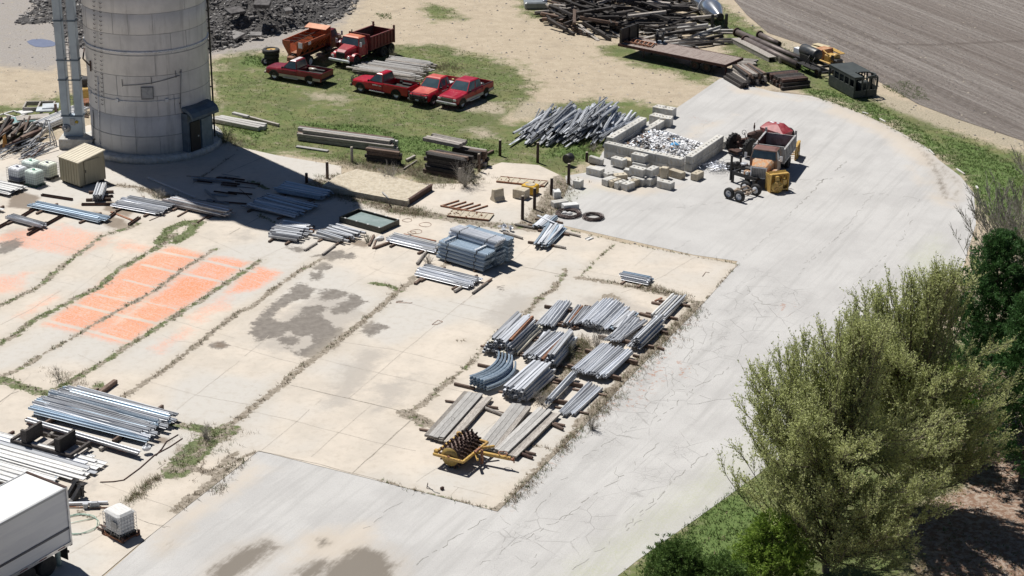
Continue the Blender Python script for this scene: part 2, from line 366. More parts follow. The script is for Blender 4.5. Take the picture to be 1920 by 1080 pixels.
g = N('grey_asphalt')
n1 = g.noise(.25, 5, .6); n2 = g.noise(1.6, 5, .65); n3 = g.noise(16, 4, .75)
ang = heading((933,960),(1185,704)); ln = g.map((.12, 2.2, 1), (0, 0, -ang))
col = g.mix(g.step(n1, .35, .65), (.505, .495, .48), (.44, .43, .418))
col = g.mix(g.math('MULTIPLY', g.step(g.noise(.55, 5, .65, ln), .48, .66), .42), col, (.36, .352, .34))
tl = g.noise(1.7, 4, .6, g.map((.05, 1.3, 1), (0, 0, -ang+.06))); col = g.mix(g.math('MULTIPLY', g.step(tl, .54, .66), .24), col, (.33, .322, .31))
col = g.mix(g.math('MULTIPLY', g.step(g.noise(.9, 5, .65, g.map((.2, 1.6, 1), (0, 0, -ang+.2))), .55, .7), .30), col, (.56, .55, .53))
col = g.mix(g.math('MULTIPLY', g.step(n3, .48, .64), .34), col, (.30, .293, .285))
col = g.mix(g.math('MULTIPLY', g.step(g.noise(26, 3, .75), .54, .66), .35), col, (.60, .59, .57))
w = g.math('MULTIPLY', g.math('SUBTRACT', g.noise(.6, 6, .7), .5), 3.2)
dist = g.noise(1.2, 4, .6); vv = g.n('ShaderNodeMix', data_type='VECTOR'); g.put(vv.inputs[0], .12); g.put(vv.inputs[4], g.tc.outputs['Object'])
nz = g.n('ShaderNodeTexNoise'); nz.inputs['Scale'].default_value = 1.5; g.put(nz.inputs['Vector'], g.tc.outputs['Object']); g.put(vv.inputs[5], nz.outputs[1])
def cracks(scale, width, gate):
    e = g.voro(scale, 'DISTANCE_TO_EDGE', vv.outputs[1]); return g.math('MULTIPLY', g.step(e, 0, width, 1, 0), gate)
ag = g.step(g.math('ADD', g.attr('alligator'), w), -.6, 1.5)
ck = g.math('MAXIMUM', cracks(.62, .018, g.math('MULTIPLY', ag, g.step(g.noise(.8, 3, .5), .38, .52))), cracks(2.6, .03, g.math('MULTIPLY', ag, g.step(g.noise(.5, 3, .5), .50, .62))))
col = g.mix(g.math('MULTIPLY', ck, .5), col, (.20, .19, .18))
rd = g.math('MULTIPLY', g.step(g.math('ADD', g.attr('rustsoil'), g.math('MULTIPLY', w, .6)), -.3, .8), g.step(g.noise(2.4, 4, .7), .55, .63))
col = g.mix(g.math('MULTIPLY', rd, .7), col, (.36, .17, .10))
tn = g.step(g.math('ADD', g.attr('tan'), g.math('MULTIPLY', w, .8)), -.6, 1.2)
col = g.mix(g.math('MULTIPLY', tn, .65), col, (.55, .475, .385))
dk = g.math('ADD', g.attr('mud'), g.math('ADD', g.math('MULTIPLY', w, .45), g.math('MULTIPLY', g.math('SUBTRACT', g.noise(2.2, 5, .75, g.map((.35, 1.6, 1), (0, 0, -ang))), .5), 1.2)))
col = g.mix(g.math('MULTIPLY', g.step(dk, -1.1, .4), .5), col, (.44, .385, .32))
col = g.mix(g.math('MULTIPLY', g.step(dk, -.1, .6), .9), col, (.165, .142, .115))
ms = g.math('MULTIPLY', g.step(g.math('ADD', g.attr('moss'), w), -1.2, 2.2), g.math('MULTIPLY_ADD', g.step(g.noise(7, 4, .8), .42, .62), .45, .18))
col = g.mix(ms, col, (.38, .40, .24))
g.bump(g.math('SUBTRACT', n3, g.math('MULTIPLY', ck, 2.0)), .35, .02)
M_ASPH = g.out(col, .88)

g = N('dirt_and_grass')
n1 = g.noise(.12, 6, .65); n2 = g.noise(.9, 6, .7); n3 = g.noise(6, 5, .75); n5 = g.noise(30, 3, .7)
dirt = g.mix(g.step(n2, .35, .65), (.50, .42, .31), (.42, .345, .25))
dirt = g.mix(g.math('MULTIPLY', g.step(n3, .48, .68), .6), dirt, (.30, .245, .18))
dirt = g.mix(g.math('MULTIPLY', g.step(g.noise(.35, 6, .75), .52, .66), .55), dirt, (.33, .27, .20))
dirt = g.mix(g.math('MULTIPLY', g.step(n5, .5, .64), .4), dirt, (.30, .25, .19))
dirt = g.mix(g.math('MULTIPLY', g.step(g.noise(14, 4, .8), .54, .66), .5), dirt, (.62, .55, .44))
dirt = g.mix(g.math('MULTIPLY', g.step(g.noise(1.3, 6, .8, g.map((.3, 1.8, 1), (0, 0, .35))), .56, .68), .5), dirt, (.60, .52, .40))
gg = g.mix(g.step(n3, .38, .6), (.235, .215, .20), (.37, .34, .315)); gg = g.mix(g.step(n2, .42, .62), gg, (.31, .28, .25)); gg = g.mix(g.math('MULTIPLY', g.step(n5, .5, .66), .6), gg, (.47, .44, .41))
dirt = g.mix(g.step(g.math('ADD', g.attr('gravel'), g.math('MULTIPLY', g.math('SUBTRACT', n2, .5), 5)), -1, 1.6), dirt, gg)
w = g.math('ADD', g.math('MULTIPLY', g.math('SUBTRACT', g.noise(.33, 6, .72), .5), 9), g.math('MULTIPLY', g.math('SUBTRACT', n3, .5), 2.5))
gc = g.mix(g.step(n3, .32, .66), (.080, .115, .030), (.165, .205, .060))
gc = g.mix(g.step(g.noise(.5, 5, .7), .42, .62), gc, (.19, .195, .075))
gc = g.mix(g.step(g.noise(.8, 6, .75), .52, .66), gc, (.285, .25, .165))
gc = g.mix(g.math('MULTIPLY', g.step(n5, .45, .65), .6), gc, (.05, .068, .02))
gc = g.mix(g.math('MULTIPLY', g.step(g.noise(.22, 5, .7), .45, .6), .45), gc, (.085, .10, .035))
lus = g.step(g.math('ADD', g.attr('lush'), g.math('MULTIPLY', w, .5)), -.5, 1)
gc = g.mix(g.math('MULTIPLY', lus, .8), gc, g.mix(g.step(n3, .35, .65), (.075, .14, .03), (.14, .21, .055)))
col = g.mix(g.step(g.math('ADD', g.attr('grass'), w), -.9, 1.3), dirt, gc)
fr = g.mix(g.step(n3, .4, .6), (.44, .38, .28), (.31, .27, .20))
col = g.mix(g.step(g.math('ADD', g.attr('straw'), g.math('MULTIPLY', w, .7)), -.6, 1), col, fr)
mu = g.mix(g.step(g.noise(3, 6, .75), .42, .62), (.22, .13, .085), (.40, .33, .27))
col = g.mix(g.step(g.math('ADD', g.attr('mulch'), g.math('MULTIPLY', w, .5)), -.5, 1), col, mu)
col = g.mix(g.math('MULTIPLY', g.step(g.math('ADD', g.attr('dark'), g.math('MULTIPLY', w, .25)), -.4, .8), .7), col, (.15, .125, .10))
g.bump(g.math('ADD', n3, g.math('MULTIPLY', n5, .5)), .7, .08)
M_GND = g.out(col, .95)

g = N('tilled_field')
fa = heading((1500,60),(1900,240)); rv = g.map((1, 1, 1), (0, 0, -fa))
sx = g.n('ShaderNodeSeparateXYZ'); g.put(sx.inputs[0], rv); wob = g.math('MULTIPLY', g.math('SUBTRACT', g.noise(.6, 5, .7), .5), 1.5)
rows = g.math('SINE', g.math('MULTIPLY', g.math('ADD', sx.outputs[1], wob), 2*math.pi/.76))
stn = g.noise(1, 6, .75, g.map((.035, 2.2, 1), (0, 0, -fa)))
n3 = g.noise(5, 6, .8)
col = g.mix(g.step(stn, .40, .60), (.25, .212, .19), (.41, .365, .335))
col = g.mix(g.math('MULTIPLY', g.step(rows, -.6, 1), .35), col, (.20, .165, .14))
col = g.mix(g.math('MULTIPLY', g.step(n3, .47, .62), .7), col, (.46, .42, .37))
col = g.mix(g.math('MULTIPLY', g.step(g.noise(9, 5, .8), .56, .7), .6), col, (.13, .105, .09))
big = g.step(g.noise(.25, 4, .6, g.map((.02, .8, 1), (0, 0, -fa))), .48, .60)
col = g.mix(g.math('MULTIPLY', big, .5), col, (.215, .175, .15))
tk = g.step(g.math('ADD', g.attr('track'), g.math('MULTIPLY', g.math('SUBTRACT', n3, .5), 1.2)), -.3, .2)
col = g.mix(g.math('MULTIPLY', tk, .55), col, (.15, .12, .10))
g.bump(g.math('ADD', g.math('MULTIPLY', rows, .4), g.math('MULTIPLY', n3, 2.6)), 1.0, .14)
M_FIELD = g.out(col, .95)

# ---- sheets
GRASS = [[(395,280),(392,120),(440,98),(500,92),(560,110),(640,92),(740,84),(830,86),(900,100),(960,118),(1005,145),(1012,170),(985,195),(950,232),(1000,215),(1060,190),(1110,184),(1190,188),(1250,202),(1235,225),(1200,260),(1150,290),(1100,325),(1060,345),(1000,318),(930,308),(895,330),(840,348),(700,318),(560,296),(480,286)],
 [(1122,88),(1160,78),(1250,105),(1340,140),(1352,156),(1325,165),(1250,138),(1180,118),(1128,105)], [(960,-10),(1035,-10),(1025,20),(1020,48),(990,38),(975,15)],
 [(1330,-10),(1400,40),(1440,70),(1500,92),(1530,120),(1560,140),(1600,165),(1660,190),(1740,215),(1800,245),(1880,275),(1990,300),(1990,520),(1850,420),(1815,350),(1760,300),(1700,255),(1620,212),(1520,178),(1420,150),(1380,130),(1330,60),(1280,10)],
 [(-20,200),(60,190),(110,175),(160,180),(160,215),(60,262),(-20,262)], [(1060,1100),(1330,915),(1500,800),(1700,700),(1850,600),(2050,520),(2050,1300),(1000,1300)], [(800,5),(850,15),(870,35),(820,40),(790,25)]]
LUSH = [[(560,230),(700,235),(760,255),(900,260),(950,285),(900,300),(760,290),(600,262)], [(1060,265),(1140,270),(1110,305),(1010,292)], [(1500,165),(1560,170),(1640,195),(1720,235),(1790,290),(1810,330),(1740,285),(1640,225),(1540,190)], [(1700,150),(1735,170),(1745,190),(1690,185),(1650,160)],
 [(1760,255),(1830,270),(1930,320),(1930,420),(1850,400),(1800,320)], [(1350,30),(1420,70),(1500,100),(1540,150),(1480,130),(1400,70)], [(1300,960),(1400,890),(1440,1000),(1330,1100),(1180,1100),(1250,1030)], [(460,100),(520,110),(500,130),(450,120)], [(1250,130),(1350,160),(1200,110)], [(700,25),(735,25),(735,36),(712,36)], [(400,230),(520,245),(480,262)]]
GRAVEL = [[(-60,-40),(700,-40),(650,40),(600,80),(470,100),(380,110),(150,110),(90,135),(-60,120)]]
STRAW = [[(1420,75),(1450,70),(1560,105),(1580,140),(1540,130),(1500,108)], [(1600,165),(1660,180),(1780,215),(1930,260),(1930,290),(1800,250),(1690,215)], [(950,225),(980,190),(1030,195),(1010,222)], [(575,172),(640,180),(640,195),(590,190)], [(820,180),(960,190),(940,215),(820,205)], [(880,240),(930,250),(950,262),(890,258)]]
MULCH = [[(1690,985),(1740,940),(1850,890),(1990,860),(1990,1250),(1660,1250),(1700,1080)], [(1800,700),(1990,640),(1990,900),(1800,880),(1740,850)],[(1790,790),(1990,700),(1990,1010),(1820,900),(1760,860)], [(1750,1040),(1800,990),(1990,1010),(1990,1250),(1700,1250)]]
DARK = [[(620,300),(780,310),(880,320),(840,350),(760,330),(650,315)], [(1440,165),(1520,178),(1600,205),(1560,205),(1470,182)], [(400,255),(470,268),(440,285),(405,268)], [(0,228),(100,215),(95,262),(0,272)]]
GP0 = np.array([[-75, 60], [90, 60], [90, 215], [-75, 215]], float)
def relief(P):
    z = np.zeros(len(P))
    c = G(560, -10); h = 3.2*np.exp(-(((P[:, 0]-c.x)/13)**2+((P[:, 1]-c.y-4)/17)**2)**1.6)
    return z+h*0
GPOLY = GP0
gd = sheet('ground', GPOLY, .4, 0.0, M_GND, {
  'grass': lambda P: mask(P, GRASS), 'lush': lambda P: mask(P, LUSH), 'gravel': lambda P: mask(P, GRAVEL), 'straw': lambda P: mask(P, STRAW),
  'mulch': lambda P: mask(P, MULCH), 'dark': lambda P: mask(P, DARK)})
# outer land so that the sheet reaches the horizon, butted against the detailed sheet
mb = MB(); a0, b0, a1, b1 = -75, 60, 90, 215
o_ = 2500
for q in ([(-o_,-o_),(o_,-o_),(o_,b0),(-o_,b0)], [(-o_,b1),(o_,b1),(o_,o_),(-o_,o_)], [(-o_,b0),(a0,b0),(a0,b1),(-o_,b1)], [(a1,b0),(o_,b0),(o_,b1),(a1,b1)]):
    mb.add([(x, y, 0) for x, y in q], [(0, 1, 2, 3)])
o = mb.build('terrain', M_GND); tag(o, kind='structure')
FIELD = [(1325,-60),(1400,28),(1440,62),(1500,82),(1560,102),(1600,128),(1660,160),(1720,195),(1790,222),(1860,245),(1930,268),(2100,320),(2500,350),(2600,-200),(1300,-200)]
TRK = [([(1500,40),(1600,85),(1700,135),(1800,185),(1930,250)], .5), ([(1530,22),(1640,72),(1760,128),(1930,210)], .5), ([(1440,-10),(1560,40),(1650,82),(1740,85),(1850,80),(1960,76)], .6), ([(1600,10),(1720,60),(1850,110),(1960,160)], .4), ([(1560,75),(1680,130),(1800,195),(1900,240)], .4), ([(1430,40),(1480,62),(1560,95)], .6)]
fd = sheet('field', W2(FIELD), .5, .03, M_FIELD, {'track': lambda P: mask(P, (), TRK)})
ASPH = [(180,1094),(345,950),(485,840),(700,880),(933,940),(1090,795),(1185,694),(1320,558),(1384,490),(1300,478),(1060,424),(1000,420),(1040,390),(1062,350),(1060,330),(1110,322),(1130,285),(1180,250),(1240,212),(1265,205),(1310,175),(1352,146),(1375,152),(1400,160),(1450,172),(1520,180),(1560,192),(1620,215),(1665,236),(1700,255),(1735,275),(1760,300),(1800,330),(1826,362),(1830,420),(1800,520),(1730,620),(1620,715),(1500,832),(1400,905),(1300,977),(1200,1047),(1120,1110),(1000,1200),(600,1300),(60,1300)]
ALLIG = [[(1090,800),(1320,570),(1420,500),(1560,560),(1420,660),(1200,830),(1050,900)], [(1380,520),(1560,600),(1500,620),(1380,580)], [(1100,940),(1300,780),(1350,850),(1100,1040),(900,1080),(900,980)]]
RSOIL = [([(1095,800),(1150,740),(1240,650),(1300,585)], 1.2), ([(1180,640),(1290,700)], 1.5), ([(1240,600),(1240,690),(1180,760)], 1.5), ([(940,965),(1000,900),(1095,800)], .5), ([(1460,585),(1475,570)], 1.0), ([(1300,220),(1330,230)], .8)]
MUD = [[(370,1110),(395,1060),(440,1030),(500,1008),(530,1025),(480,1065),(430,1110)], [(540,1075),(590,1040),(640,1050),(600,1090),(540,1110)], [(560,1120),(600,1070),(640,1040),(680,1020),(725,1030),(755,1058),(735,1095),(650,1140)], [(590,1012),(610,1008),(622,1022),(600,1028)], [(330,1010),(345,990),(300,1040)]]
TANP = [[(1060,330),(1130,340),(1230,350),(1300,345),(1200,370),(1100,355)], [(560,1000),(700,975),(720,1010),(640,1060),(540,1060)], [(1560,190),(1640,220),(1720,262),(1760,302),(1750,318),(1700,300),(1640,250),(1540,210)], [(1740,360),(1780,372),(1790,392),(1750,385)], [(1360,160),(1450,172),(1500,190),(1380,175)], [(280,990),(380,930),(470,860),(520,880),(400,960),(300,1040)], [(1380,215),(1300,240),(1230,300)], [(1700,310),(1740,340),(1720,350)]]
MUD2 = [([(1500,180),(1560,192),(1640,225),(1700,258),(1760,310),(1800,345),(1790,375)], 1.3), ([(1735,290),(1760,330),(1775,372)], 1.6)]
MOSSP = [[(1120,1100),(1350,935),(1480,830),(1560,760),(1500,760),(1380,850),(1250,930),(1100,1040),(1000,1100)], [(1700,480),(1760,440),(1800,520),(1700,620)], [(1150,350),(1050,360),(1050,400),(1080,370)]]
asph = sheet('pavement', W2(ASPH), .3, .012, M_ASPH, {
  'alligator': lambda P: mask(P, ALLIG), 'rustsoil': lambda P: mask(P, (), RSOIL), 'mud': lambda P: np.maximum(mask(P, MUD), mask(P, (), MUD2)-.5),
  'tan': lambda P: mask(P, TANP), 'moss': lambda P: mask(P, MOSSP)})
def greenness(P):
    best = np.full(len(P), -9.0); val = np.zeros(len(P))
    for l, w, gr in SEAMS:
        d = sd_line(P, W2(l), w); m = d > best; best[m] = d[m]; val[m] = gr
    return val
pad = sheet('concrete_pad', W2(PAD), .2, .028, M_PAD, {
  'soil': lambda P: mask(P, BARE, [(l, w) for l, w, _ in SEAMS]), 'green': greenness, 'stain': lambda P: mask(P, STAIN),
  'softdk': lambda P: mask(P, SOFTDK), 'wet': lambda P: mask(P, WET), 'or1': lambda P: mask(P, OR1), 'or2': lambda P: mask(P, OR2), 'clean': lambda P: mask(P, (), CLEAN)})
# ---- joints and cracks: thin strips lying on the paving
def strip(mb, pts, w, z, jit=.0, seg=.5, gap=0):
    P = [G(*p) for p in pts]; Q = []
    for a, b in zip(P[:-1], P[1:]):
        k = max(1, int((b-a).length/seg))
        for i in range(k): Q.append(a.lerp(b, i/k))
    Q.append(P[-1]); vs = []; n = len(Q)
    for i, p in enumerate(Q):
        d = (Q[min(i+1, n-1)]-Q[max(i-1, 0)]).normalized(); s_ = Vector((-d.y, d.x, 0))
        j = random.uniform(-jit, jit); ww = w*random.uniform(.5, 1.3)/2
        vs += [p+s_*(j-ww), p+s_*(j+ww)]
    fs = [(2*i, 2*i+1, 2*i+3, 2*i+2) for i in range(n-1) if random.random() > gap]
    mb.add([(v.x, v.y, z) for v in vs], fs)
M_JOINT2 = wm('faint_joint', (.40, .36, .31), (.50, .45, .39), 6, .95, 0, 0, None, 0)
M_JOINT = wm('joint_soil', (.27, .24, .20), (.37, .33, .28), 6, .95, 0, 0, None, 0)
mb = MB()
for pts, w in [([(545,723),(655,748),(765,775)], .07), ([(485,846),(600,872),(715,902)], .05), ([(490,845),(548,798),(602,750)], .035), ([(574,867),(635,812),(695,761)], .035), ([(660,888),(722,833),(775,784)], .07),
  ([(475,772),(550,790),(635,812),(720,834),(800,850)], .03), ([(654,748),(762,655),(880,558),(925,520)], .035), ([(585,670),(700,698),(820,724),(880,738)], .022), ([(595,635),(735,656),(870,688)], .025), ([(735,560),(850,592),(905,605)], .03), ([(840,565),(960,592)], .035),
  ([(865,572),(920,525),(1000,455)], .03), ([(1165,550),(1240,520),(1305,482)], .03), ([(1190,500),(1225,470)], .02), ([(960,497),(1065,518)], .06), ([(1000,505),(1040,470)], .02),
  ([(330,770),(440,685),(505,630)], .03), ([(275,715),(370,742),(470,760)], .025), ([(245,735),(180,715)], .02), ([(240,600),(330,640),(440,650)], .025), ([(440,650),(540,678),(585,690)], .03), ([(145,665),(200,690)], .02), ([(320,600),(440,635)], .02),
  ([(0,610),(60,580),(115,545)], .03), ([(130,555),(200,500),(240,480)], .02), ([(215,470),(200,500),(220,520)], .03), ([(60,520),(140,535)], .02), ([(20,440),(110,460),(210,490)], .03), ([(0,500),(80,470)], .02),
  ([(0,755),(20,740),(35,735)], .08), ([(0,760),(60,700)], .02), ([(185,905),(240,925),(330,955)], .03), ([(265,905),(310,870)], .06), ([(250,950),(200,1000),(130,1040)], .03), ([(260,975),(310,990)], .03), ([(255,972),(280,982),(320,988)], .02),
  ([(370,440),(440,470),(480,488)], .025), ([(480,490),(520,470),(600,440)], .02), ([(430,440),(500,400)], .05), ([(650,470),(710,440),(780,400)], .02), ([(650,540),(720,500),(790,455)], .02), ([(700,485),(705,470),(690,480)], .015), ([(690,500),(720,512),(780,520)], .02),
  ([(195,435),(150,480)], .02), ([(440,290),(400,318),(362,345)], .08), ([(492,296),(425,325)], .08), ([(180,312),(310,330),(350,320)], .02), ([(250,290),(210,325)], .02), ([(1082,505),(1160,520),(1290,560)], .02), ([(920,960-30),(850,912)], .02), ([(780,905),(860,850),(930,790)], .02), ([(845,930),(860,915)], .03)]:
    k0 = len(mb.f); strip(mb, pts, w, .034, .03, .6, .04); mb.m[k0:] = [1 if w < .036 else 0]*(len(mb.f)-k0)
o = mb.build('concrete_joints', [M_JOINT, M_JOINT2]); tag(o, kind='structure')
M_CRACK = wm('crack_fill', (.27, .26, .24), (.37, .36, .34), 5, .95, 0, 0, None, 0)
mb = MB()
for pts, w, gp in [([(1385,492),(1420,462),(1465,420),(1480,402)], .05, .2), ([(1482,400),(1515,370),(1540,342),(1562,325),(1590,300)], .16, .15), ([(1500,338),(1540,338),(1560,334),(1600,330)], .10, .2), ([(1190,395),(1240,392),(1285,388),(1330,382),(1380,380),(1420,385)], .07, .3), ([(1285,392),(1275,370)], .04, .3), ([(1340,350),(1390,335)], .05, .4), ([(1600,365),(1640,362),(1720,372)], .08, .3), ([(1635,365),(1600,410),(1560,455),(1500,500)], .05, .25), ([(1710,410),(1690,450),(1640,500),(1590,550),(1560,590)], .08, .25), ([(1700,405),(1715,385),(1725,370)], .06, .3),
  ([(660,1010),(720,962),(780,925)], .07, .25), ([(780,1060),(850,1010),(910,972)], .08, .2), ([(935,962),(955,985)], .05, .1), ([(1230,790),(1300,730),(1370,690)], .08, .3), ([(1050,975),(1150,905),(1235,830)], .09, .3), ([(1160,1000),(1260,905),(1330,845)], .1, .25), ([(1060,1080),(1200,975),(1260,900)], .07, .3), ([(1000,960),(1040,920),(1060,895)], .06, .2), ([(900,1060),(1000,1000),(1100,950)], .06, .35), ([(990,1080),(1010,1040)], .05, .3), ([(1220,500),(1300,445)], .04, .5), ([(1480,530),(1540,470),(1600,420)], .05, .4), ([(1090,860),(1190,800),(1200,780)], .05, .3), ([(1140,810),(1190,825)], .04, .2),
  ([(1180,640),(1230,690)], .07, .2), ([(1190,650),(1180,690),(1220,720),(1210,750)], .08, .2), ([(1250,580),(1260,620),(1300,640),(1360,650)], .07, .2), ([(1240,740),(1300,760),(1380,745)], .06, .3), ([(1255,700),(1290,735),(1330,750)], .05, .3), ([(1300,580),(1340,610),(1330,650)], .06, .3), ([(1400,540),(1430,570),(1480,575)], .08, .3), ([(1150,870),(1160,900)], .04, .2),
  ([(1260,700),(1262,740),(1230,770),(1225,800)], .05, .2), ([(1300,640),(1290,680),(1310,705)], .05, .2), ([(1160,745),(1200,760),(1250,752)], .06, .2), ([(1210,600),(1240,625),(1230,660)], .05, .2), ([(1440,215),(1380,250)], .04, .4), ([(1330,225),(1300,260),(1270,300)], .04, .4), ([(1000,345),(1050,360)], .03, .3)]:
    strip(mb, pts, w*.55, .018, .13, .32, min(.6, gp+.12))
o = mb.build('pavement_cracks', M_CRACK); tag(o, kind='structure')
# raised loading slab
M_SLAB = M_PAD
top = GP([(604,348),(630,330),(668,317),(720,326),(806,349),(763,377),(700,366)], .45)
mb = MB(); c = sum(top, Vector())/len(top)
mb.loft([[(p.x-c.x, p.y-c.y, 0) for p in top], [(p.x-c.x, p.y-c.y, .45) for p in top]])
o = mb.build('raised_slab', M_CONCT, loc=(c.x, c.y, 0)); tag(o, kind='structure')
mb = MB(); a, b = G(764,378,.25), G(807,350,.25); L = (b-a).length
mb.box((0, 0, 0), (L, .10, .46)); mb.box((0, .0, .2), (L, .22, .05))
o = mb.build('steel_edge_beam', M_DRUST, loc=((a.x+b.x)/2+.1, (a.y+b.y)/2-.1, .25), rz=math.atan2((b-a).y, (b-a).x)); tag(o, 'rust brown steel beam edging the raised concrete slab', 'beam')
# puddle and pale kerb stones
M_WATER = wm('puddle_water', (.20, .22, .30), (.22, .24, .32), 2, .08, 0, 0, None, 0)
V, q = grid_in(W2([(50,78),(60,74),(78,73),(95,76),(108,82),(100,87),(82,89),(66,88),(55,83)]), .25, .02); o = link('puddle', np_mesh('puddle', V, q, M_WATER)); tag(o, kind='structure')
KERB = [(1605,208),(1640,218),(1670,235),(1700,252),(1722,268),(1738,278),(1755,294),(1790,315),(1812,330),(1828,345),(1836,360)]
kp = [G(*p) for p in KERB]; k = 0
for a, b in zip(kp[:-1], kp[1:]):
    m = max(1, int((b-a).length/1.6))
    for i in range(m):
        if random.random() < .5: continue
        p = a.lerp(b, (i+.5)/m); k += 1
        mb = MB(); kl = random.choice((.6, .9, 1.3)); mb.bbox((0, 0, .04), (kl, .15, .10), .02)
        o = mb.build('kerb_stone', M_CONC, loc=(p.x, p.y, 0), rz=math.atan2((b-a).y, (b-a).x)+random.uniform(-.04, .04))
        tag(o, 'pale kerb stone edging the curved pavement beside the green verge', 'kerb stone', 'kerb stones along the curved pavement edge')
# ================= LARGE STRUCTURES =================
# ---- silo
def silo_mat():
    g = N('silo_concrete'); c1, c2 = (.66, .655, .65), (.58, .578, .578)
    n = g.noise(.45, 6, .65); col = g.mix(g.step(n, .38, .64), c1, c2)
    v = g.map((1.2, 1.2, .10)); s_ = g.noise(1.3, 5, .7, v); col = g.mix(g.math('MULTIPLY', g.step(s_, .52, .68), .42), col, (.30, .295, .29))
    s2 = g.noise(2.2, 4, .7, g.map((1, 1, .15))); col = g.mix(g.math('MULTIPLY', g.step(s2, .55, .7), .35), col, (.52, .51, .49))
    sx = g.n('ShaderNodeSeparateXYZ'); g.put(sx.inputs[0], g.tc.outputs['Object'])
    band = g.math('FRACT', g.math('DIVIDE', sx.outputs[2], 1.567)); bn = g.noise(.7, 4, .6, g.map((1, 1, .6)))
    col = g.mix(g.math('MULTIPLY', g.step(band, 0, .22, 1, 0), .05), col, (.36, .355, .35))
    col = g.mix(g.math('MULTIPLY', g.step(bn, .45, .7), .25), col, (.36, .36, .37))
    g.bump(g.noise(6, 5, .7), .2, .03); return g.out(col, .92)
M_SILO = silo_mat()
M_SILOD = wm('form_line_concrete', (.32, .32, .32), (.42, .42, .42), 2, .95, 0, 0, None, .1)
bc = G(287.5, 267); RS = 4.62; HS = 33.27
SC = Vector((bc.x, bc.y, 0))
root = empty('concrete_silo', SC, 0, 'tall round grey concrete silo with a blue door hood at its foot', 'silo')
mb = MB(); prof = [(RS, .35)]
NB = 21
for i in range(NB):
    z = .35+(HS-.35)*(i+1)/NB; prof += [(RS-random.uniform(0, .02), z-.02), (RS-.014, z-.012), (RS-.014, z+.012), (RS-random.uniform(0, .02), z+.02)]
prof += [(RS, HS)]; mb.lathe(prof, 72); wall = mb.build('wall', M_SILO, root)
mb = MB(); mb.lathe([(RS+.05, HS), (RS+.1, HS+.1), (RS*.5, HS+1.3), (.3, HS+1.9)], 48); mb.build('roof', M_GALVD, root)
mb = MB(); mb.lathe([(RS+.75, 0), (RS+.75, .42), (RS+.65, .5), (RS, .5)], 64); mb.build('plinth', M_CONC, root)
def on_silo(px, z, out=0.0):
    """world x of a pixel column on the camera-facing side of the wall, as an angle"""
    x = G(px+.066*23.4*z, 267).x-SC.x; x = max(-RS*.999, min(RS*.999, x)); a = math.asin(x/RS); return Vector(((RS+out)*math.sin(a), -(RS+out)*math.cos(a), z)), a
mb = MB()
for i in range(NB):
    z = .35+(HS-.35)*(i+1)/NB; k = [(RS-.03, z-.02), (RS+.004, z-.018), (RS+.004, z+.018), (RS-.03, z+.02)]
    mb.lathe(k, 72) if i % 4 else mb.lathe([(RS-.03, z-.035), (RS+.01, z-.03), (RS+.01, z+.03), (RS-.03, z+.035)], 72)
mb.build('form_line', M_SILOD, root)['kind'] = 'stuff'
M_FITTING = wm('dull_grey_fitting', (.15, .155, .165), (.21, .215, .22), 4, .6, .2, 0)  # dull mid grey of the brace rail and hatch frame
# steel tension band
mb = MB(); zb = 8.45; mb.lathe([(RS-.01, zb-.09), (RS+.05, zb-.08), (RS+.05, zb+.08), (RS-.01, zb+.09)], 72); mb.build('tension_band', M_GALVD, root)
# vertical panel seams
mb = MB()
for px in (193, 222, 250, 279, 322, 350, 374, 387):
    p, a = on_silo(px, 0); 
    for i in range(NB):
        if random.random() < .72: continue
        z = .35+(HS-.35)*(i+.5)/NB; mb.box(p+Vector((0, 0, z)), (.03, .02, (HS-.4)/NB), rz=a)
mb.build('panel_seam', M_SILOD, root)['kind'] = 'stuff'
# ladder rungs (two columns of small staples)
mb = MB()
for i in range(70):
    z = 4.2+i*.34
    for dx in (-.28, .28):
        p, a = on_silo(205+dx*24, z, .05); mb.tube([p+Vector((-.13*math.cos(a), -.13*math.sin(a), .0)), p+Vector((0, -.10, -.05)), p+Vector((.13*math.cos(a), .13*math.sin(a), 0))], .02, 5)
mb.build('ladder', M_BLACK, root)
# pipes and conduits
def silo_pipe(px, z0, z1, r, mat, name, out=.08):
    p0, a = on_silo(px, z0, out); p1, a = on_silo(px, z1, out); mb = MB(); mb.tube([p0, p1], r, 7); k = z0+.4
    while k < z1: q, a = on_silo(px, k, out*.5); mb.box(q, (.14, out+.04, .06), rz=a); k += 2.4
    return mb.build(name, mat, root)
silo_pipe(204, .5, 6.3, .03, M_GALVD, 'conduit'); silo_pipe(352, 3.9, 6.9, .035, M_GALVD, 'conduit'); silo_pipe(190, .6, 3.4, .025, M_BLACK, 'conduit')
mb = MB(); mb.tube([(RS+.16, .2, .3), (RS+.16, .2, HS)], .07, 8)
for k in range(9): mb.box((RS+.09, .2, 1.5+k*3), (.2, .18, .08))
mb.build('downpipe', M_BLACK, root)
mb = MB()   # ring conduit with small boxes
pts = [on_silo(px, 4.7, .05)[0] for px in (168, 178, 190, 205, 225, 250, 275, 300, 325, 345, 353)]; mb.tube(pts, .03, 6)
for px in (184, 242, 330): p, a = on_silo(px, 4.7, .05); mb.box(p, (.22, .16, .26), rz=a)
mb.build('conduit', M_GALVD, root)
mb = MB()
for pa, pb, za, zb_ in ((252, 303, 5.9, 6.1), (303, 350, 6.1, 6.45)):
    mb.tube([on_silo(pa, za, .06)[0], on_silo((pa+pb)/2, (za+zb_)/2, .06)[0], on_silo(pb, zb_, .06)[0]], .026, 6)
for px, z in ((252, 6.1), (304, 6.3), (344, 6.6)): mb.box(on_silo(px, z, .05)[0], (.05, .04, .55))
mb.build('brace_rail', M_FITTING, root)
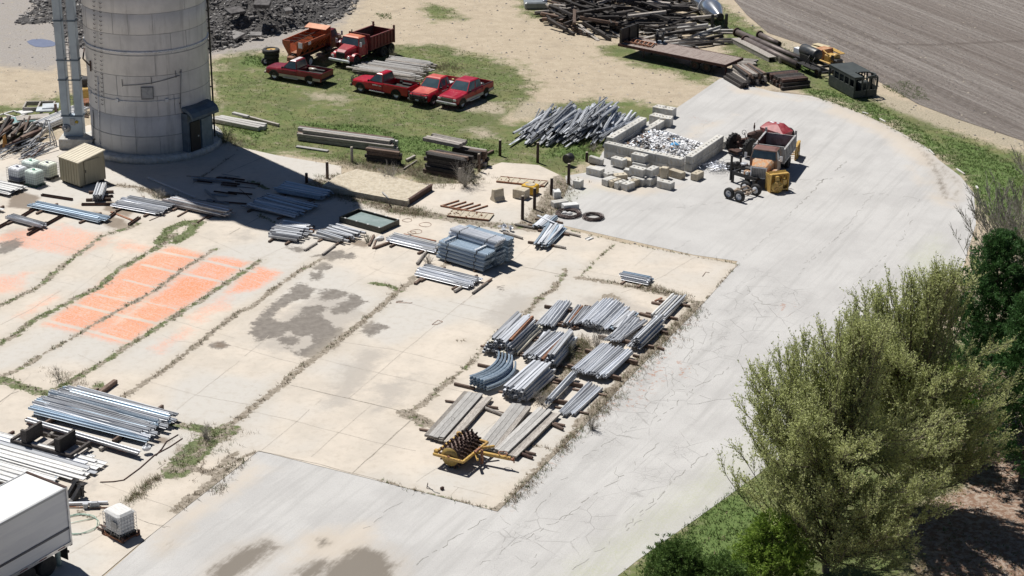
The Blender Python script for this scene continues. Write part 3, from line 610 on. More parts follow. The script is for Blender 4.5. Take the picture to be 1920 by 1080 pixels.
mb = MB(); mb.box(on_silo(188, 6.9, .1)[0], (.1, .1, .8)); mb.tube([on_silo(163, 7.5, .12)[0], on_silo(175, 7.25, .3)[0], on_silo(188, 6.9, .12)[0]], .06, 6); mb.build('brace_rail', M_DRUST, root)
# hatch
p, a = on_silo(297, 5.35, .03); mb = MB(); mb.box(p, (.92, .10, .95), rz=a); mb.build('hatch_frame', M_FITTING, root)
mb = MB(); mb.box(p+Vector((math.sin(a)*.05, -math.cos(a)*.05, .03)), (.78, .06, .80), rz=a); mb.build('hatch', wm('pale_hatch_paint', (.36, .37, .38), (.26, .27, .28), 3, .6, 0, 0), root)
# door shed and hood at the lower right
M_SHBL = paint('slate_blue_paint', (.085, .125, .165), (.06, .09, .12), .5); M_SHDK = paint('dark_door_paint', (.012, .012, .014), rough=.6); M_SHGR = paint('blue_grey_panel_paint', (.16, .22, .27), (.12, .17, .21), .5)
a = math.radians(57); d = Vector((math.sin(a), -math.cos(a), 0)); t = Vector((math.cos(a), math.sin(a), 0)); c0 = d*(RS-.1)
mb = MB(); mb.box(c0+Vector((0, 0, 1.85))+d*.12, (2.75, .75, 3.3), rz=a); mb.build('door_frame', M_SHBL, root)
mb = MB(); mb.box(c0+d*.53-t*.62+Vector((0, 0, 1.55)), (1.05, .1, 2.5), rz=a); dr = mb.build('door', M_SHDK, root)
mb = MB(); mb.box(c0+d*.60-t*.35+Vector((0, 0, 1.6)), (.08, .06, .10), rz=a); mb.build('handle', M_LAMP, dr)
mb = MB(); mb.box(c0+d*.53+t*.62+Vector((0, 0, 1.55)), (1.1, .1, 2.5), rz=a); mb.build('side_panel', M_SHGR, root)
mb = MB(); sec = [(.0, 3.95), (.55, 3.85), (.95, 3.62), (1.10, 3.30), (1.10, 3.1), (1.02, 3.1), (.85, 3.42), (.5, 3.62), (0, 3.7)]
r0 = [c0+d*x-t*1.42+Vector((0, 0, z)) for x, z in sec]; r1 = [c0+d*x+t*1.5+Vector((0, 0, z)) for x, z in sec]; mb.loft([r0, r1]); mb.build('hood', M_SHBL, root)
# ---- bucket elevator legs
q = G(142, 272); M_LEG = paint('pale_blue_grey_paint', (.40, .47, .53), (.33, .39, .45), .5, 0, .8, .1)
root = empty('bucket_elevator', (q.x, q.y, 0), 0, 'pale blue grey twin-tube bucket elevator standing left of the concrete silo', 'grain elevator')
mb = MB(); mb.bbox((0, 0, 1.62), (1.5, .85, 1.6), .03); boot = mb.build('boot', M_LEG, root)
mb = MB(); mb.lathe([(.3, 0), (.33, .05), (.33, .10), (.1, .12)], 18, 0, 'Y', (-.5, -.56, 1.5)); mb.tube([(-.5, -.42, 1.5), (-.5, -.85, 1.55)], .08, 7); mb.box((.0, -.45, 2.0), (.35, .1, .5)); mb.build('drive', M_GALVD, boot)
mb = MB(); mb.lathe([(.13, 0), (.13, .02)], 16, 0, 'Y', (.33, -.45, 2.0)); mb.build('warning_sign', paint('yellow_sign_paint', (.55, .38, .04)), boot)
for s_ in (-1, 1):
    mb = MB(); mb.bbox((s_*.53-.02, 0, 2.4+16), (.56, .72, 32), .02); mb.build('leg_tube', M_LEG, root)
    for z in (7.6, 11.2, 14.8):
        pass
mb = MB()
for z in (2.45, 5.3, 6.85, 9.9, 13.0, 16.5, 19.5):
    for s_ in (-1, 1): mb.box((s_*.53-.02, 0, z), (.66, .82, .10))
    mb.box((0, -.36, z), (.6, .07, .07))
mb.build('flange', M_SHBL, root)
mb = MB()
for s_ in (-1, 1): mb.tube([(s_*.13, -.1, 2.6), (s_*.13, -.1, 34)], .025, 5)
for i in range(60): mb.tube([(-.13, -.1, 2.8+i*.3), (.13, -.1, 2.8+i*.3)], .018, 4)
mb.build('ladder', M_GALVD, root)
mb = MB()
for z in (5.3, 9.9, 9.6): mb.tube([(.8, 0, z+.3), (1.55, .6, z-.1)], .035, 5)
for dx in (-.2, .2): mb.tube([(dx, -.5, 6.9), (dx, -.5, 7.7)], .02, 4)
mb.tube([(-.2, -.5, 7.7), (.2, -.5, 7.7)], .02, 4); mb.tube([(-.2, -.5, 7.3), (.2, -.5, 7.3)], .02, 4)
mb.build('brace', M_GALVD, root)
mb = MB(); mb.bbox((.3, -.25, .42), (2.6, 1.9, .84), .03); mb.build('footing', M_CONC, root)
mb = MB(); mb.bbox((0, 0, 35.4), (2.1, 1.0, 2.2), .2); mb.box((1.6, .3, 34.6), (2.4, .5, .5), ry=.5); mb.build('head', M_LEG, root)
# ---- tan sheet-metal shed
M_TANP = wm('tan_sheet_metal', (.40, .355, .245), (.35, .31, .215), 2, .55, 0, 0, (4, 4, .3), .05); M_TANR = wm('cream_roof_sheet', (.62, .56, .43), (.56, .50, .38), 2, .5, 0, 0)
a_, b_, c_ = G(127, 344), G(164, 357), G(186, 337)
u = (b_-a_); v = (c_-b_); W_, D_ = u.length*.97, v.length*.97; hd = math.atan2(u.y, u.x); cc = a_+u/2+v/2
root = empty('storage_shed', (cc.x, cc.y, 0), hd, 'small tan sheet-metal shed with a sloping cream roof left of the silo', 'shed')
hF, hB = 1.95, 2.35
mb = MB(); X, Y = W_/2, D_/2
mb.loft([[(-X, -Y, .18), (X, -Y, .18), (X, Y, .18), (-X, Y, .18)], [(-X, -Y, hF), (X, -Y, hF), (X, Y, hB), (-X, Y, hB)]])
n_ = 7
for i in range(n_+1):
    x = -X+2*X*i/n_; mb.box((x, -Y-.012, (hF+.18)/2), (.05, .05, hF-.2))
for i in range(4): mb.box((X+.012, -Y+2*Y*i/3.0, 1.05), (.05, .05, 1.75))
mb.build('wall', M_TANP, root)
mb = MB(); mb.loft([[(-X-.1, -Y-.12, hF-.0), (X+.12, -Y-.12, hF-.0), (X+.12, Y+.1, hB+.0), (-X-.1, Y+.1, hB+.0)], [(-X-.1, -Y-.12, hF+.06), (X+.12, -Y-.12, hF+.06), (X+.12, Y+.1, hB+.06), (-X-.1, Y+.1, hB+.06)]])
for i in range(8):
    x = -X-.05+(2*X+.1)*i/7; z0, z1 = hF+.07, hB+.07; mb.loft([[(x-.02, -Y-.1, z0-.02), (x+.02, -Y-.1, z0-.02), (x+.02, -Y-.1, z0+.01), (x-.02, -Y-.1, z0+.01)], [(x-.02, Y+.1, z1-.02), (x+.02, Y+.1, z1-.02), (x+.02, Y+.1, z1+.01), (x-.02, Y+.1, z1+.01)]])
mb.build('roof', M_TANR, root)
mb = MB(); mb.box((X+.03, .0, 1.1), (.05, D_*.62, 1.7)); dr = mb.build('door', M_TANP, root)
mb = MB(); mb.box((X+.07, -D_*.27, 1.2), (.05, .06, .2)); mb.tube([(X+.06, -D_*.31, .25), (X+.06, -D_*.31, 1.95)], .02, 4); mb.build('handle', M_BLACK, dr)
mb = MB(); mb.box((0, -Y+.15, .09), (W_, .12, .18)); mb.box((0, Y-.15, .09), (W_, .12, .18)); mb.build('skid', M_TARW, root)
# ---- intermediate bulk containers
def ibc(loc, rz, label, plast, cap, fill=None, pal=M_BLACK, plain=False):
    r = empty('bulk_container', loc, rz, label, 'liquid tote', None if plain else 'caged liquid totes beside the tan shed')
    z0 = .16
    mb = MB(); h = 1.0; mb.bbox((0, 0, z0+h/2), (1.10, .94, h), .09, 0); t_ = mb.build('tank', plast, r)
    if fill: mb = MB(); mb.bbox((0, 0, z0+.23), (1.112, .952, .44), .09); mb.build('liquid', fill, t_)
    mb = MB(); mb.lathe([(.11, 0), (.11, .05), (.09, .07)], 14, 0, 'Z', (0, 0, z0+h)); mb.build('cap', cap, r)
    if plain:
        mb = MB(); mb.bbox((0, 0, z0+h), (1.2, 1.04, .22), .10); mb.build('cover', M_WHITE, r)
    mb = MB(); X, Y = .60, .52
    for k in range(6):
        z = z0+.05+k*.185; mb.tube([(-X, -Y, z), (X, -Y, z), (X, Y, z), (-X, Y, z), (-X, -Y, z)], .012, 4)
    for i in range(7):
        x = -X+2*X*i/6
        for y in (-Y, Y): mb.tube([(x, y, z0), (x, y, z0+.98)], .012, 4)
    for i in range(1, 6):
        y = -Y+2*Y*i/6
        for x in (-X, X): mb.tube([(x, y, z0), (x, y, z0+.98)], .012, 4)
    if not plain:
        for x in (-.25, .25): mb.tube([(x, -Y, z0+.99), (x, 0, z0+1.02), (x, Y, z0+.99)], .014, 4)
    mb.build('cage', M_GALVD, r)
    mb = MB(); mb.box((0, 0, .13), (1.2, 1.0, .04))
    for x in (-.52, 0, .52):
        for y in (-.42, 0, .42): mb.box((x, y, .055), (.13, .13, .11))
    for y in (-.42, 0, .42): mb.box((0, y, .015), (1.2, .12, .03))
    mb.build('pallet', pal, r)
    if plain: mb = MB(); mb.box((.25, -Y-.02, z0+.55), (.42, .02, .36)); mb.build('label_plate', M_GALVD, r); mb = MB(); mb.tube([(.1, -Y, .25), (.1, -Y-.14, .22)], .05, 7); mb.build('valve', M_BLACK, r)
    return r
P_GRN = wm('pale_green_plastic', (.76, .86, .78), (.68, .80, .71), 2, .4, 0, 0); P_WHT = wm('white_plastic', (.84, .86, .88), (.76, .78, .82), 2, .4, 0, 0)
P_YGR = wm('yellowish_green_plastic', (.76, .82, .68), (.80, .84, .74), 2, .4, 0, 0); P_GCAP = paint('green_cap', (.02, .30, .18)); P_DCAP = paint('dark_cap', (.05, .05, .12)); P_BLUE = wm('dark_blue_liquid', (.10, .12, .19), (.13, .15, .23), 2, .3, 0, 0)
hi = heading((50, 352), (70, 357))
ibc(G(66, 347), hi, 'pale green caged tote with a green cap, frontmost of the four', P_GRN, P_GCAP, pal=paint('green_pallet', (.02, .12, .08)))
ibc(G(35, 341), hi, 'white caged tote with dark liquid in its lower third, leftmost of the four', P_WHT, P_DCAP, P_BLUE)
ibc(G(60, 329), hi, 'pale green caged tote with a green cap, standing behind the front two totes', P_GRN, P_GCAP)
ibc(G(91, 333), hi, 'yellowish green caged tote with a dark cap, nearest to the tan shed', P_YGR, P_DCAP)
# lone tote on a rusty steel skid
q = G(227, 1003); hb = heading((206, 1010), (225, 1022))
r = empty('steel_skid', (q.x, q.y, 0), hb+.12, 'rusty steel skid frame with prongs carrying the lone white tote', 'skid')
mb = MB(); mb.box((0, -.42, .09), (1.5, .22, .10)); mb.box((0, .42, .09), (1.5, .22, .10)); mb.box((-.55, 0, .07), (.22, 1.1, .08)); mb.box((.55, 0, .07), (.22, 1.1, .08)); mb.build('frame', M_RUST, r)
for k in range(3): mb = MB(); mb.box((-.95-.04*k, -.36+k*.26, .12), (.7, .07, .06)); mb.build('prong', M_DRUST, r)
for x, y in ((-.7, -.5), (.7, -.5), (-.7, .5), (.7, .5)): mb = MB(); mb.box((x, y, .16), (.12, .08, .32)); mb.build('stake', M_DRUST, r)
o = ibc((q.x, q.y, .145), hb+.05, 'white caged tote with a grey label plate standing on a rusty skid behind the trailer', wm('bright_white_plastic', (.80, .81, .82), (.74, .75, .77), 2, .35, 0, 0), P_GCAP, plain=True)
# ---- box trailer
rc_t = G(123, 914, 4.05); rl_t = G(60, 889, 4.05); fr_t = G(-40, 1002, 4.05)
ax = (fr_t-rc_t); ax.z = 0; axn = ax.normalized(); hd = math.atan2(-axn.y, -axn.x)
LT, WT = 14.6, 2.6; left = Vector((-(-axn).y, (-axn).x, 0))   # left of the rearward x axis
org = Vector((rc_t.x, rc_t.y, 0))+left*(WT/2)
root = empty('box_trailer', org, hd, 'white semi box trailer with a dark stripe, its rear end showing at the lower left', 'trailer')
M_TRW = wm('white_trailer_skin', (.66, .67, .69), (.60, .61, .64), 1.2, .45, 0, 0, (.3, 3, 3), .02); M_TRR = wm('white_trailer_roof', (.80, .80, .78), (.74, .74, .72), .8, .5, 0, 0, None, .05)
mb = MB(); mb.box((-LT/2, 0, 2.57), (LT, WT-.04, 2.85)); body = mb.build('body', M_TRW, root)
mb = MB(); mb.loft([[(-LT, -WT/2+.03, 4.0), (0-.03, -WT/2+.03, 4.0), (-.03, WT/2-.03, 4.0), (-LT, WT/2-.03, 4.0)], [(-LT, -WT/2+.1, 4.04), (-.08, -WT/2+.1, 4.04), (-.08, WT/2-.1, 4.04), (-LT, WT/2-.1, 4.04)]]); mb.build('roof', M_TRR, root)
mb = MB()
for y in (-WT/2, WT/2): mb.box((-LT/2, y, 3.97), (LT+.04, .06, .13))
mb.build('top_rail', M_GALVD, root)
mb = MB()
for y in (-WT/2, WT/2): mb.box((-LT/2, y, 1.95), (LT, .03, .11))
mb.build('stripe', paint('navy_stripe_paint', (.03, .035, .06)), root)
mb = MB()
for y in (-WT/2, WT/2): mb.box((-LT/2, y, 1.14), (LT, .06, .16))
mb.build('bottom_rail', M_CHROME, root)
for i in range(12):
    for y in (-WT/2-.035, WT/2+.035): mb = MB(); mb.box((-.6-i*1.15, y, 1.14), (.45, .01, .05)); mb.build('reflector_tape', paint('dark_red_tape', (.16, .03, .04)), root)
mb = MB()
for y in (-WT/2, WT/2): mb.box((.03, y*.98, 2.57), (.10, .12, 2.95))
mb.box((.03, 0, 4.0), (.12, WT, .12), 1); mb.box((.03, 0, 1.1), (.14, WT, .2), 1); mb.build('rear_frame', [M_CHROME, M_DRUST], root)
for s_ in (-1, 1):
    mb = MB(); mb.box((.04, s_*WT*.24, 2.58), (.05, WT*.46, 2.6)); d_ = mb.build('door', M_TRW, root)
    mb = MB(); mb.tube([(.09, s_*.35, 1.25), (.09, s_*.35, 3.9)], .02, 5); mb.build('lock_rod', M_CHROME, d_)
for x in (-1.35, -2.6):
    for s_ in (-1, 1):
        for dy in (0, .32):
            mb = MB(); mb.lathe([(.28, -.12), (.48, -.12), (.52, -.08), (.52, .08), (.48, .12), (.28, .12)], 26, 0, 'Y', (x, s_*(.92+dy-.16), .52)); wl = mb.build('tyre', M_RUBBER, root)
            if dy: mb = MB(); mb.lathe([(.28, -.10), (.28, .05), (.15, .08), (.1, .13), (.04, .14)], 18, 0, 'Y', (x, s_*(.92+dy-.16), .52)); mb.build('rim', M_GALVD, wl)
    mb = MB(); mb.tube([(x, -1.1, .52), (x, 1.1, .52)], .08, 8); mb.build('axle', M_BLACK, root)
mb = MB()
for y in (-.5, .5): mb.box((-LT/2, y, .98), (LT, .1, .16))
mb.box((.0, 0, .6), (.1, 2.2, .1)); mb.box((0, -.7, .8), (.08, .08, .5)); mb.box((0, .7, .8), (.08, .08, .5)); mb.build('chassis', M_BLACK, root)
for s_ in (-1, 1):
    mb = MB(); mb.box((-.15, s_*.9, .62), (.02, .6, .7)); mb.build('mud_flap', M_RUBBER, root)
mb = MB(); q = G(110, 1060); mb.lathe([(.14, 0), (.14, 1.1), (.08, 1.2)], 14); o = mb.build('pipe_bollard', paint('pale_green_pipe_paint', (.40, .50, .46)), loc=(q.x, q.y, 0)); tag(o, 'pale green pipe post standing in the shade of the white trailer', 'bollard')
# hose, junk by the trailer
mb = MB(); pts = []
for i in range(50): a = i*.36; r_ = .95+.06*math.sin(i*1.3); pts.append((math.cos(a)*r_, math.sin(a)*r_*1.0, .04+.01*(i//18)))
pts = [(-1.2, -.3, .05)]+pts[2:]; mb.tube(pts, .018, 5); q = G(147, 985); o = mb.build('garden_hose', paint('pale_green_hose', (.42, .58, .48)), loc=(q.x, q.y, .03)); tag(o, 'thin pale green hose coiled on the ground behind the trailer', 'hose')
def simple(name, label, cat, mat, fn, loc, rz=0, group=None):
    mb = MB(); fn(mb); o = mb.build(name, mat, loc=loc, rz=rz); return tag(o, label, cat, group)
hh = heading((128, 950), (194, 948))
q = G(160, 947); simple('steel_pole', 'long grey steel pole lying behind the trailer rear door', 'pole', M_GALVD, lambda m: m.box((0, 0, .08), (2.2, .14, .12)), (q.x, q.y, .03), hh)
q = G(165, 954); simple('iron_rod', 'thin rusty rod lying beside the grey pole behind the trailer', 'rod', M_RUST, lambda m: m.tube([(-1.1, 0, .06), (1.1, 0, .05)], .035, 6), (q.x, q.y, .03), hh-.1)
q = G(161, 954); simple('terminal_housing', 'small grey steel box with a lid beside the rod behind the trailer', 'box', M_GALV, lambda m: (m.bbox((0, 0, .14), (.22, .22, .26), .03), m.box((0, 0, .28), (.26, .26, .03))), (q.x, q.y, .03), hh)
q = G(178, 953); simple('floodlight', 'grey floodlight head on a dark plate behind the trailer', 'lamp', [M_BLACK, M_GALVD], lambda m: (m.box((0, 0, .12), (.5, .4, .04), 0), m.loft([[(-.22, -.15, .15), (.22, -.15, .15), (.22, .15, .15), (-.22, .15, .15)], [(-.14, -.1, .32), (.14, -.1, .32), (.14, .1, .32), (-.14, .1, .32)]], 1)), (q.x, q.y, .03), hh)
for k, (x, y, lb) in enumerate(((138, 934, 'larger of the two black steel brackets leaning behind the trailer'), (129, 926, 'smaller black steel bracket touching the trailer rear edge'))):
    q = G(x, y+6); simple('steel_bracket', lb, 'bracket', M_BLACK, lambda m: (m.prismy([(-.5, 0), (-.1, .1), (.45, .75), (.62, .72), (.55, .45), (.7, .25), (.5, .3), (.1, -.0)], -.12, .12), m.box((.45, 0, .4), (.12, .4, .5))), (q.x, q.y, .03), .75)
# ---- chains / cable on the slab
mb = MB(); pts = [G(188, 904, .05), G(213, 903, .05), G(232, 900, .05), G(262, 878, .05), G(290, 853, .05), G(318, 838, .05), G(342, 822, .05)]
mb.tube([p-pts[0] for p in pts], .035, 5); o = mb.build('steel_cable', M_DRUST, loc=pts[0]); tag(o, 'long rusty cable curving across the slab right of the big guardrail pile', 'cable')
mb = MB(); pts = [G(292, 854, .05), G(303, 842, .05), G(312, 828, .05), G(334, 815, .05)]; mb.tube([p-pts[0] for p in pts], .035, 5); o = mb.build('steel_cable', M_DRUST, loc=pts[0]); tag(o, 'short rusty cable lying beside the long cable right of the big guardrail pile', 'cable')
# ================= VEHICLES =================
def wheel(root, x, y, r, w, rimmat, dual=False, side=1):
    mb = MB(); mb.lathe([(r*.58, -w/2), (r*.93, -w/2), (r, -w*.32), (r, w*.32), (r*.93, w/2), (r*.58, w/2), (r*.58, -w/2)], 26, 0, 'Y', (0, 0, 0), cap=False)
    t = mb.build('wheel', M_RUBBER, root, loc=(x, y, r))
    mb = MB(); s_ = side
    mb.lathe([(r*.60, -s_*w*.5), (r*.60, s_*w*.42), (r*.50, s_*w*.36), (r*.42, s_*w*.12), (r*.22, s_*w*.16), (r*.2, s_*w*.40), (r*.02, s_*w*.42)], 20, 0, 'Y')
    mb.build('rim', rimmat, t)
    return t
def at_wheels(fr, rr, W, side=1, wb=None, x_f=None, x_r=None, sx=0):
    """origin and heading from the ground pixels of the near front and rear wheels; the near side is the left one when side=1"""
    a, b = G(*fr), G(*rr); h = (a-b).normalized(); left = Vector((-h.y, h.x, 0)); m = (a+b)/2-left*(W/2*side)
    return m-h*((x_f+x_r)/2), math.atan2(h.y, h.x)
def pickup(label, fr, rr, col, cab='regular', bull=False, trim=None, roof=None, hoodcol=None, grp=None, load=None, glasscol=M_GLASS, text=False, rimm=M_GALV, bedc=None):
    L, W = 5.75, 1.98; xf, xr = 1.93, -1.72; cr = {'regular': -.35, 'extended': -.85, 'crew': -1.15}[cab]
    org, hd = at_wheels(fr, rr, W, 1, None, xf, xr)
    root = empty('pickup_truck', org, hd, label, 'pickup truck', grp)
    def ring(x, w, zb, zs, zt): 
        l = [(-w+.07, zb), (-w, zb+.12), (-w-.01, (zb+zs)/2), (-w+.01, zs-.1), (-w+.09, zs), (-w*.5, zt)]
        return [(x, y, z) for y, z in l]+[(x, -y, z) for y, z in l[::-1]]
    mb = MB(); st = [(2.86, .80, .58, .93, .97), (2.80, .90, .5, 1.0, 1.05), (2.6, .95, .45, 1.04, 1.11), (1.9, .985, .45, 1.08, 1.16), (1.15, .985, .42, 1.14, 1.22), (.9, .985, .42, 1.17, 1.22), (cr, .985, .42, 1.17, 1.2)]
    mb.loft([ring(*s_) for s_ in st], 0)
    for x in (xf, xr):      # wheel arches
        for s_ in (-1, 1):
            arc = [(x+.53*math.cos(t_*math.pi/10), .42+.50*math.sin(t_*math.pi/10)) for t_ in range(11)]
            mb.prismy(arc, s_*.97, s_*1.0, 1)
    body = mb.build('body', [col, M_BLACK], root)
    if hoodcol: mb = MB(); mb.loft([[(2.55, -.78, 1.10), (2.55, .78, 1.10), (2.55, .5, 1.135), (2.55, -.5, 1.135)], [(1.2, -.86, 1.19), (1.2, .86, 1.19), (1.2, .5, 1.245), (1.2, -.5, 1.245)]]); mb.build('hood', hoodcol, root)
    # cab
    zb, zt = 1.18, 1.86; B = [(1.12, .90), (cr, .90)]; T = [(.42, .70), (cr+.14, .72)]
    q = lambda i, s_, top: Vector(((T if top else B)[i][0], (T if top else B)[i][1]*s_, zt if top else zb))
    mb = MB(); mb.loft([[q(0, -1, 0), q(0, 1, 0), q(1, 1, 0), q(1, -1, 0)], [q(0, -1, 1), q(0, 1, 1), q(1, 1, 1), q(1, -1, 1)],
        [Vector((T[0][0]-.18, s_*.6, zt+.055)) if i == 0 else Vector((T[1][0]+.12, s_*.6, zt+.055)) for i, s_ in ((0, -1), (0, 1), (1, 1), (1, -1))]])
    mb.build('cab', col, root)
    if roof: mb = MB(); mb.loft([[(T[0][0]-.02, -.66, zt+.01), (T[0][0]-.02, .66, zt+.01), (T[1][0]+.05, .66, zt+.01), (T[1][0]+.05, -.66, zt+.01)], [(T[0][0]-.2, -.58, zt+.066), (T[0][0]-.2, .58, zt+.066), (T[1][0]+.14, .58, zt+.066), (T[1][0]+.14, -.58, zt+.066)]]); mb.build('roof_skin', roof, root)
    mb = MB(); mb.panel([q(0, -1, 0), q(0, 1, 0), q(0, 1, 1), q(0, -1, 1)], .07, .008); mb.build('windshield', glasscol, root)
    mb = MB(); mb.panel([q(1, 1, 0), q(1, -1, 0), q(1, -1, 1), q(1, 1, 1)], .09, .008); mb.build('rear_window', glasscol, root)
    cuts = {'regular': [(.0, 1.0)], 'extended': [(0, .66), (.69, 1)], 'crew': [(0, .52), (.55, 1)]}[cab]
    for s_ in (-1, 1):
        for f0, f1 in cuts:
            p0, p1 = q(0, s_, 0).lerp(q(1, s_, 0), f0), q(0, s_, 0).lerp(q(1, s_, 0), f1)
            t0, t1 = q(0, s_, 1).lerp(q(1, s_, 1), f0), q(0, s_, 1).lerp(q(1, s_, 1), f1)
            mb = MB(); mb.panel([p1, p0, t0, t1] if s_ > 0 else [p0, p1, t1, t0], .065, .008); mb.build('side_window', glasscol, root)
        n = 1 if cab != 'crew' else 2
        for k in range(n):
            x0 = 1.0-(1.12 if n > 1 else 1.3)*k; x1 = x0-(1.05 if n > 1 else 1.25); mb = MB()
            for xx in (x0, x1): mb.box((xx, s_*.992, .86), (.014, .012, .62), 0)
            mb.box(((x0+x1)/2, s_*.992, .55), (x0-x1, .012, .014), 0); d_ = mb.build('door', M_HOLE, root)
            mb = MB(); mb.box((x1+.15, s_*1.0, .98), (.16, .03, .04)); mb.build('handle', M_BLACK, d_)
        mb = MB(); mb.bbox((.98, s_*1.12, 1.28), (.10, .2, .18), .03); mb.build('mirror', M_BLACK, root)
        if trim: mb = MB(); mb.box((.1, s_*1.0, .56), (2.6, .03, .24)); mb.box((-2.4, s_*1.0, .60), (.75, .03, .22)); mb.build('side_trim', trim, root)
        mb = MB(); mb.box((.2, s_*1.03, .42), (1.5, .16, .06)); mb.build('running_board', M_GALV, root)
        mb = MB(); mb.bbox((2.83, s_*.74, .86), (.10, .30, .20), .03); mb.build('headlight', M_LAMP, root)
        mb = MB(); mb.box((-2.86, s_*.9, .92), (.05, .14, .3)); mb.build('tail_light', paint('tail_light_red', (.25, .01, .01)), root)
    mb = MB(); mb.bbox((2.85, 0, .84), (.08, 1.15, .30), .03)
    for k in range(4): mb.box((2.895, 0, .74+k*.065), (.02, 1.1, .02), 1)
    mb.build('grille', [M_BLACK, M_BLACK if bull else M_CHROME], root)
    mb = MB(); mb.bbox((2.92, 0, .56), (.20, 1.94, .22), .05); mb.build('front_bumper', M_BLACK if bull else (trim or M_CHROME), root)
    mb = MB(); mb.box((3.03, 0, .58), (.02, .32, .16)); mb.build('number_plate', P_WHT, root)
    mb = MB(); mb.bbox((-2.93, 0, .58), (.2, 1.9, .18), .04); mb.build('rear_bumper', M_BLACK if not trim else M_BLACK, root)
    if bull:
        mb = MB(); mb.bbox((2.96, 0, .74), (.12, 1.5, .46), .03)
        for y in (-.42, .42): mb.tube([(3.02, y, .45), (3.10, y, .75), (3.04, y, 1.2)], .035, 6)
        for z in (.55, .8, 1.0, 1.2): mb.tube([(2.8, -.92, z), (3.05, -.7, z), (3.08, 0, z), (3.05, .7, z), (2.8, .92, z)], .03, 6)
        for y in (-.9, .9): mb.tube([(2.85, y, .5), (2.9, y, 1.2)], .03, 6)
        mb.build('bull_bar', M_BLACK, root)
    # bed
    x0, x1 = cr-.04, -2.84; bl = x0-x1; xc = (x0+x1)/2; bi = bedc or col
    mb = MB(); mb.box((xc, 0, .62), (bl, 1.94, .34), 0)
    for s_ in (-1, 1):
        prof = [(s_*.985, .45), (s_*.99, .8), (s_*.975, 1.14), (s_*.93, 1.20), (s_*.88, 1.19), (s_*.87, .78), (s_*.87, .5)]
        mb.loft([[(x0, y, z) for y, z in prof], [(x1, y, z) for y, z in prof]], 0)
        mb.box((xc, s_*.9, 1.205), (bl-.1, .07, .02), 1)
        arc = [(xr+.53*math.cos(t_*math.pi/10), .42+.50*math.sin(t_*math.pi/10)) for t_ in range(11)]; mb.prismy(arc, s_*.97, s_*1.0, 1)
        mb.bbox((xr, s_*.76, .9), (.95, .24, .22), .04, 1)
    mb.box((x0-.03, 0, .98), (.06, 1.8, .44), 0); mb.box((xc, 0, .80), (bl-.1, 1.72, .02), 2)
    mb.build('bed', [bi, M_BLACK, load if load in (M_GALVD,) else M_HOLE], root)
    mb = MB(); mb.bbox((x1-.02, 0, .86), (.07, 1.9, .66), .02); mb.build('tailgate', col, root)
    if text:
        mb = MB()
        for k in range(7): mb.box((.62-k*.075, 1.0, .93), (.05, .012, .07 if k % 3 else .10))
        for k in range(3): mb.box((-.02-k*.09, 1.0, .93), (.06, .012, .08))
        mb.build('door_lettering', P_WHT, root)
    for x in (xf, xr):
        for s_ in (-1, 1): wheel(root, x, s_*.86, .43, .28, rimm, side=s_)
    return root
C_DKRED = paint('dark_red_car_paint', (.21, .012, .024), (.16, .012, .02), .3, 0, .9, c3=(.25, .05, .05)); C_RED = paint('bright_red_car_paint', (.42, .007, .022), (.36, .008, .02), .28, 0, .9, c3=(.44, .05, .05))
C_FADE = paint('faded_salmon_red_paint', (.52, .10, .07), (.46, .06, .05), .5); C_RED2 = paint('crimson_car_paint', (.38, .012, .034), (.33, .012, .028), .28, 0, .9, c3=(.42, .06, .07))
C_BEIGE = paint('beige_trim_paint', (.42, .38, .32)); C_GREYTR = paint('grey_trim_paint', (.42, .42, .42)); C_SILV = paint('weathered_clearcoat_roof', (.50, .42, .44), (.62, .58, .58), .5, 0, 2.5)
GPU = 'red pickup trucks parked on the grass'
pickup('dark red pickup with a whitened roof and beige lower trim, parked left of the others', (514, 150), (581, 161), C_DKRED, 'regular', trim=C_BEIGE, roof=C_SILV, grp=GPU)
pickup('bright red regular-cab pickup with a black bull bar and door lettering beside the long timbers', (675, 174), (743, 187), C_RED, 'regular', bull=True, grp=GPU, text=True)
pickup('faded red pickup with a black bull bar and yellow bags in its bed', (814, 198), (856, 178), C_RED, 'extended', bull=True, hoodcol=C_FADE, roof=C_FADE, grp=GPU, text=True, load=M_GALVD, bedc=C_DKRED)
pickup('crimson four-door pickup with grey lower trim, rightmost of the four', (869, 203), (911, 184), C_RED2, 'crew', trim=C_GREYTR, grp=GPU)
def in_bed(px, z, name, label, cat, mat, fn, grp=None): q = G(px[0], px[1], z); return simple(name, label, cat, mat, fn, q, 0, grp)
in_bed((853, 150), .83, 'sack', 'pair of yellow sacks lying in the faded red pickup bed', 'sack', paint('yellow_sack', (.62, .42, .12)), lambda m: (m.bbox((0, 0, .12), (.6, .4, .24), .09, 0, .5), m.bbox((.35, -.3, .12), (.55, .38, .22), .09, 0, -.3)))
in_bed((900, 158), 1.0, 'road_wheel', 'spare wheel with a white rim lying in the crimson pickup bed', 'wheel', [M_RUBBER, P_WHT], lambda m: (m.lathe([(.22, -.1), (.36, -.1), (.38, 0), (.36, .1), (.22, .1)], 24), m.lathe([(.23, -.05), (.23, .08), (.12, .11), (.02, .11)], 16, 1)))
in_bed((757, 152), .98, 'tyre_without_rim', 'black spare tyre lying in the bed of the pickup beside the timbers', 'tyre', M_RUBBER, lambda m: m.lathe([(.22, -.12), (.36, -.12), (.40, 0), (.36, .12), (.22, .12)], 24))
in_bed((590, 130), .84, 'cable_drum', 'pale round cover lying in the dark red pickup bed', 'cover', C_BEIGE, lambda m: (m.lathe([(.1, 0), (.55, 0), (.55, .16), (.3, .22), (.1, .2)], 20), m.bbox((-.7, .2, .1), (.4, .4, .25), .05)))
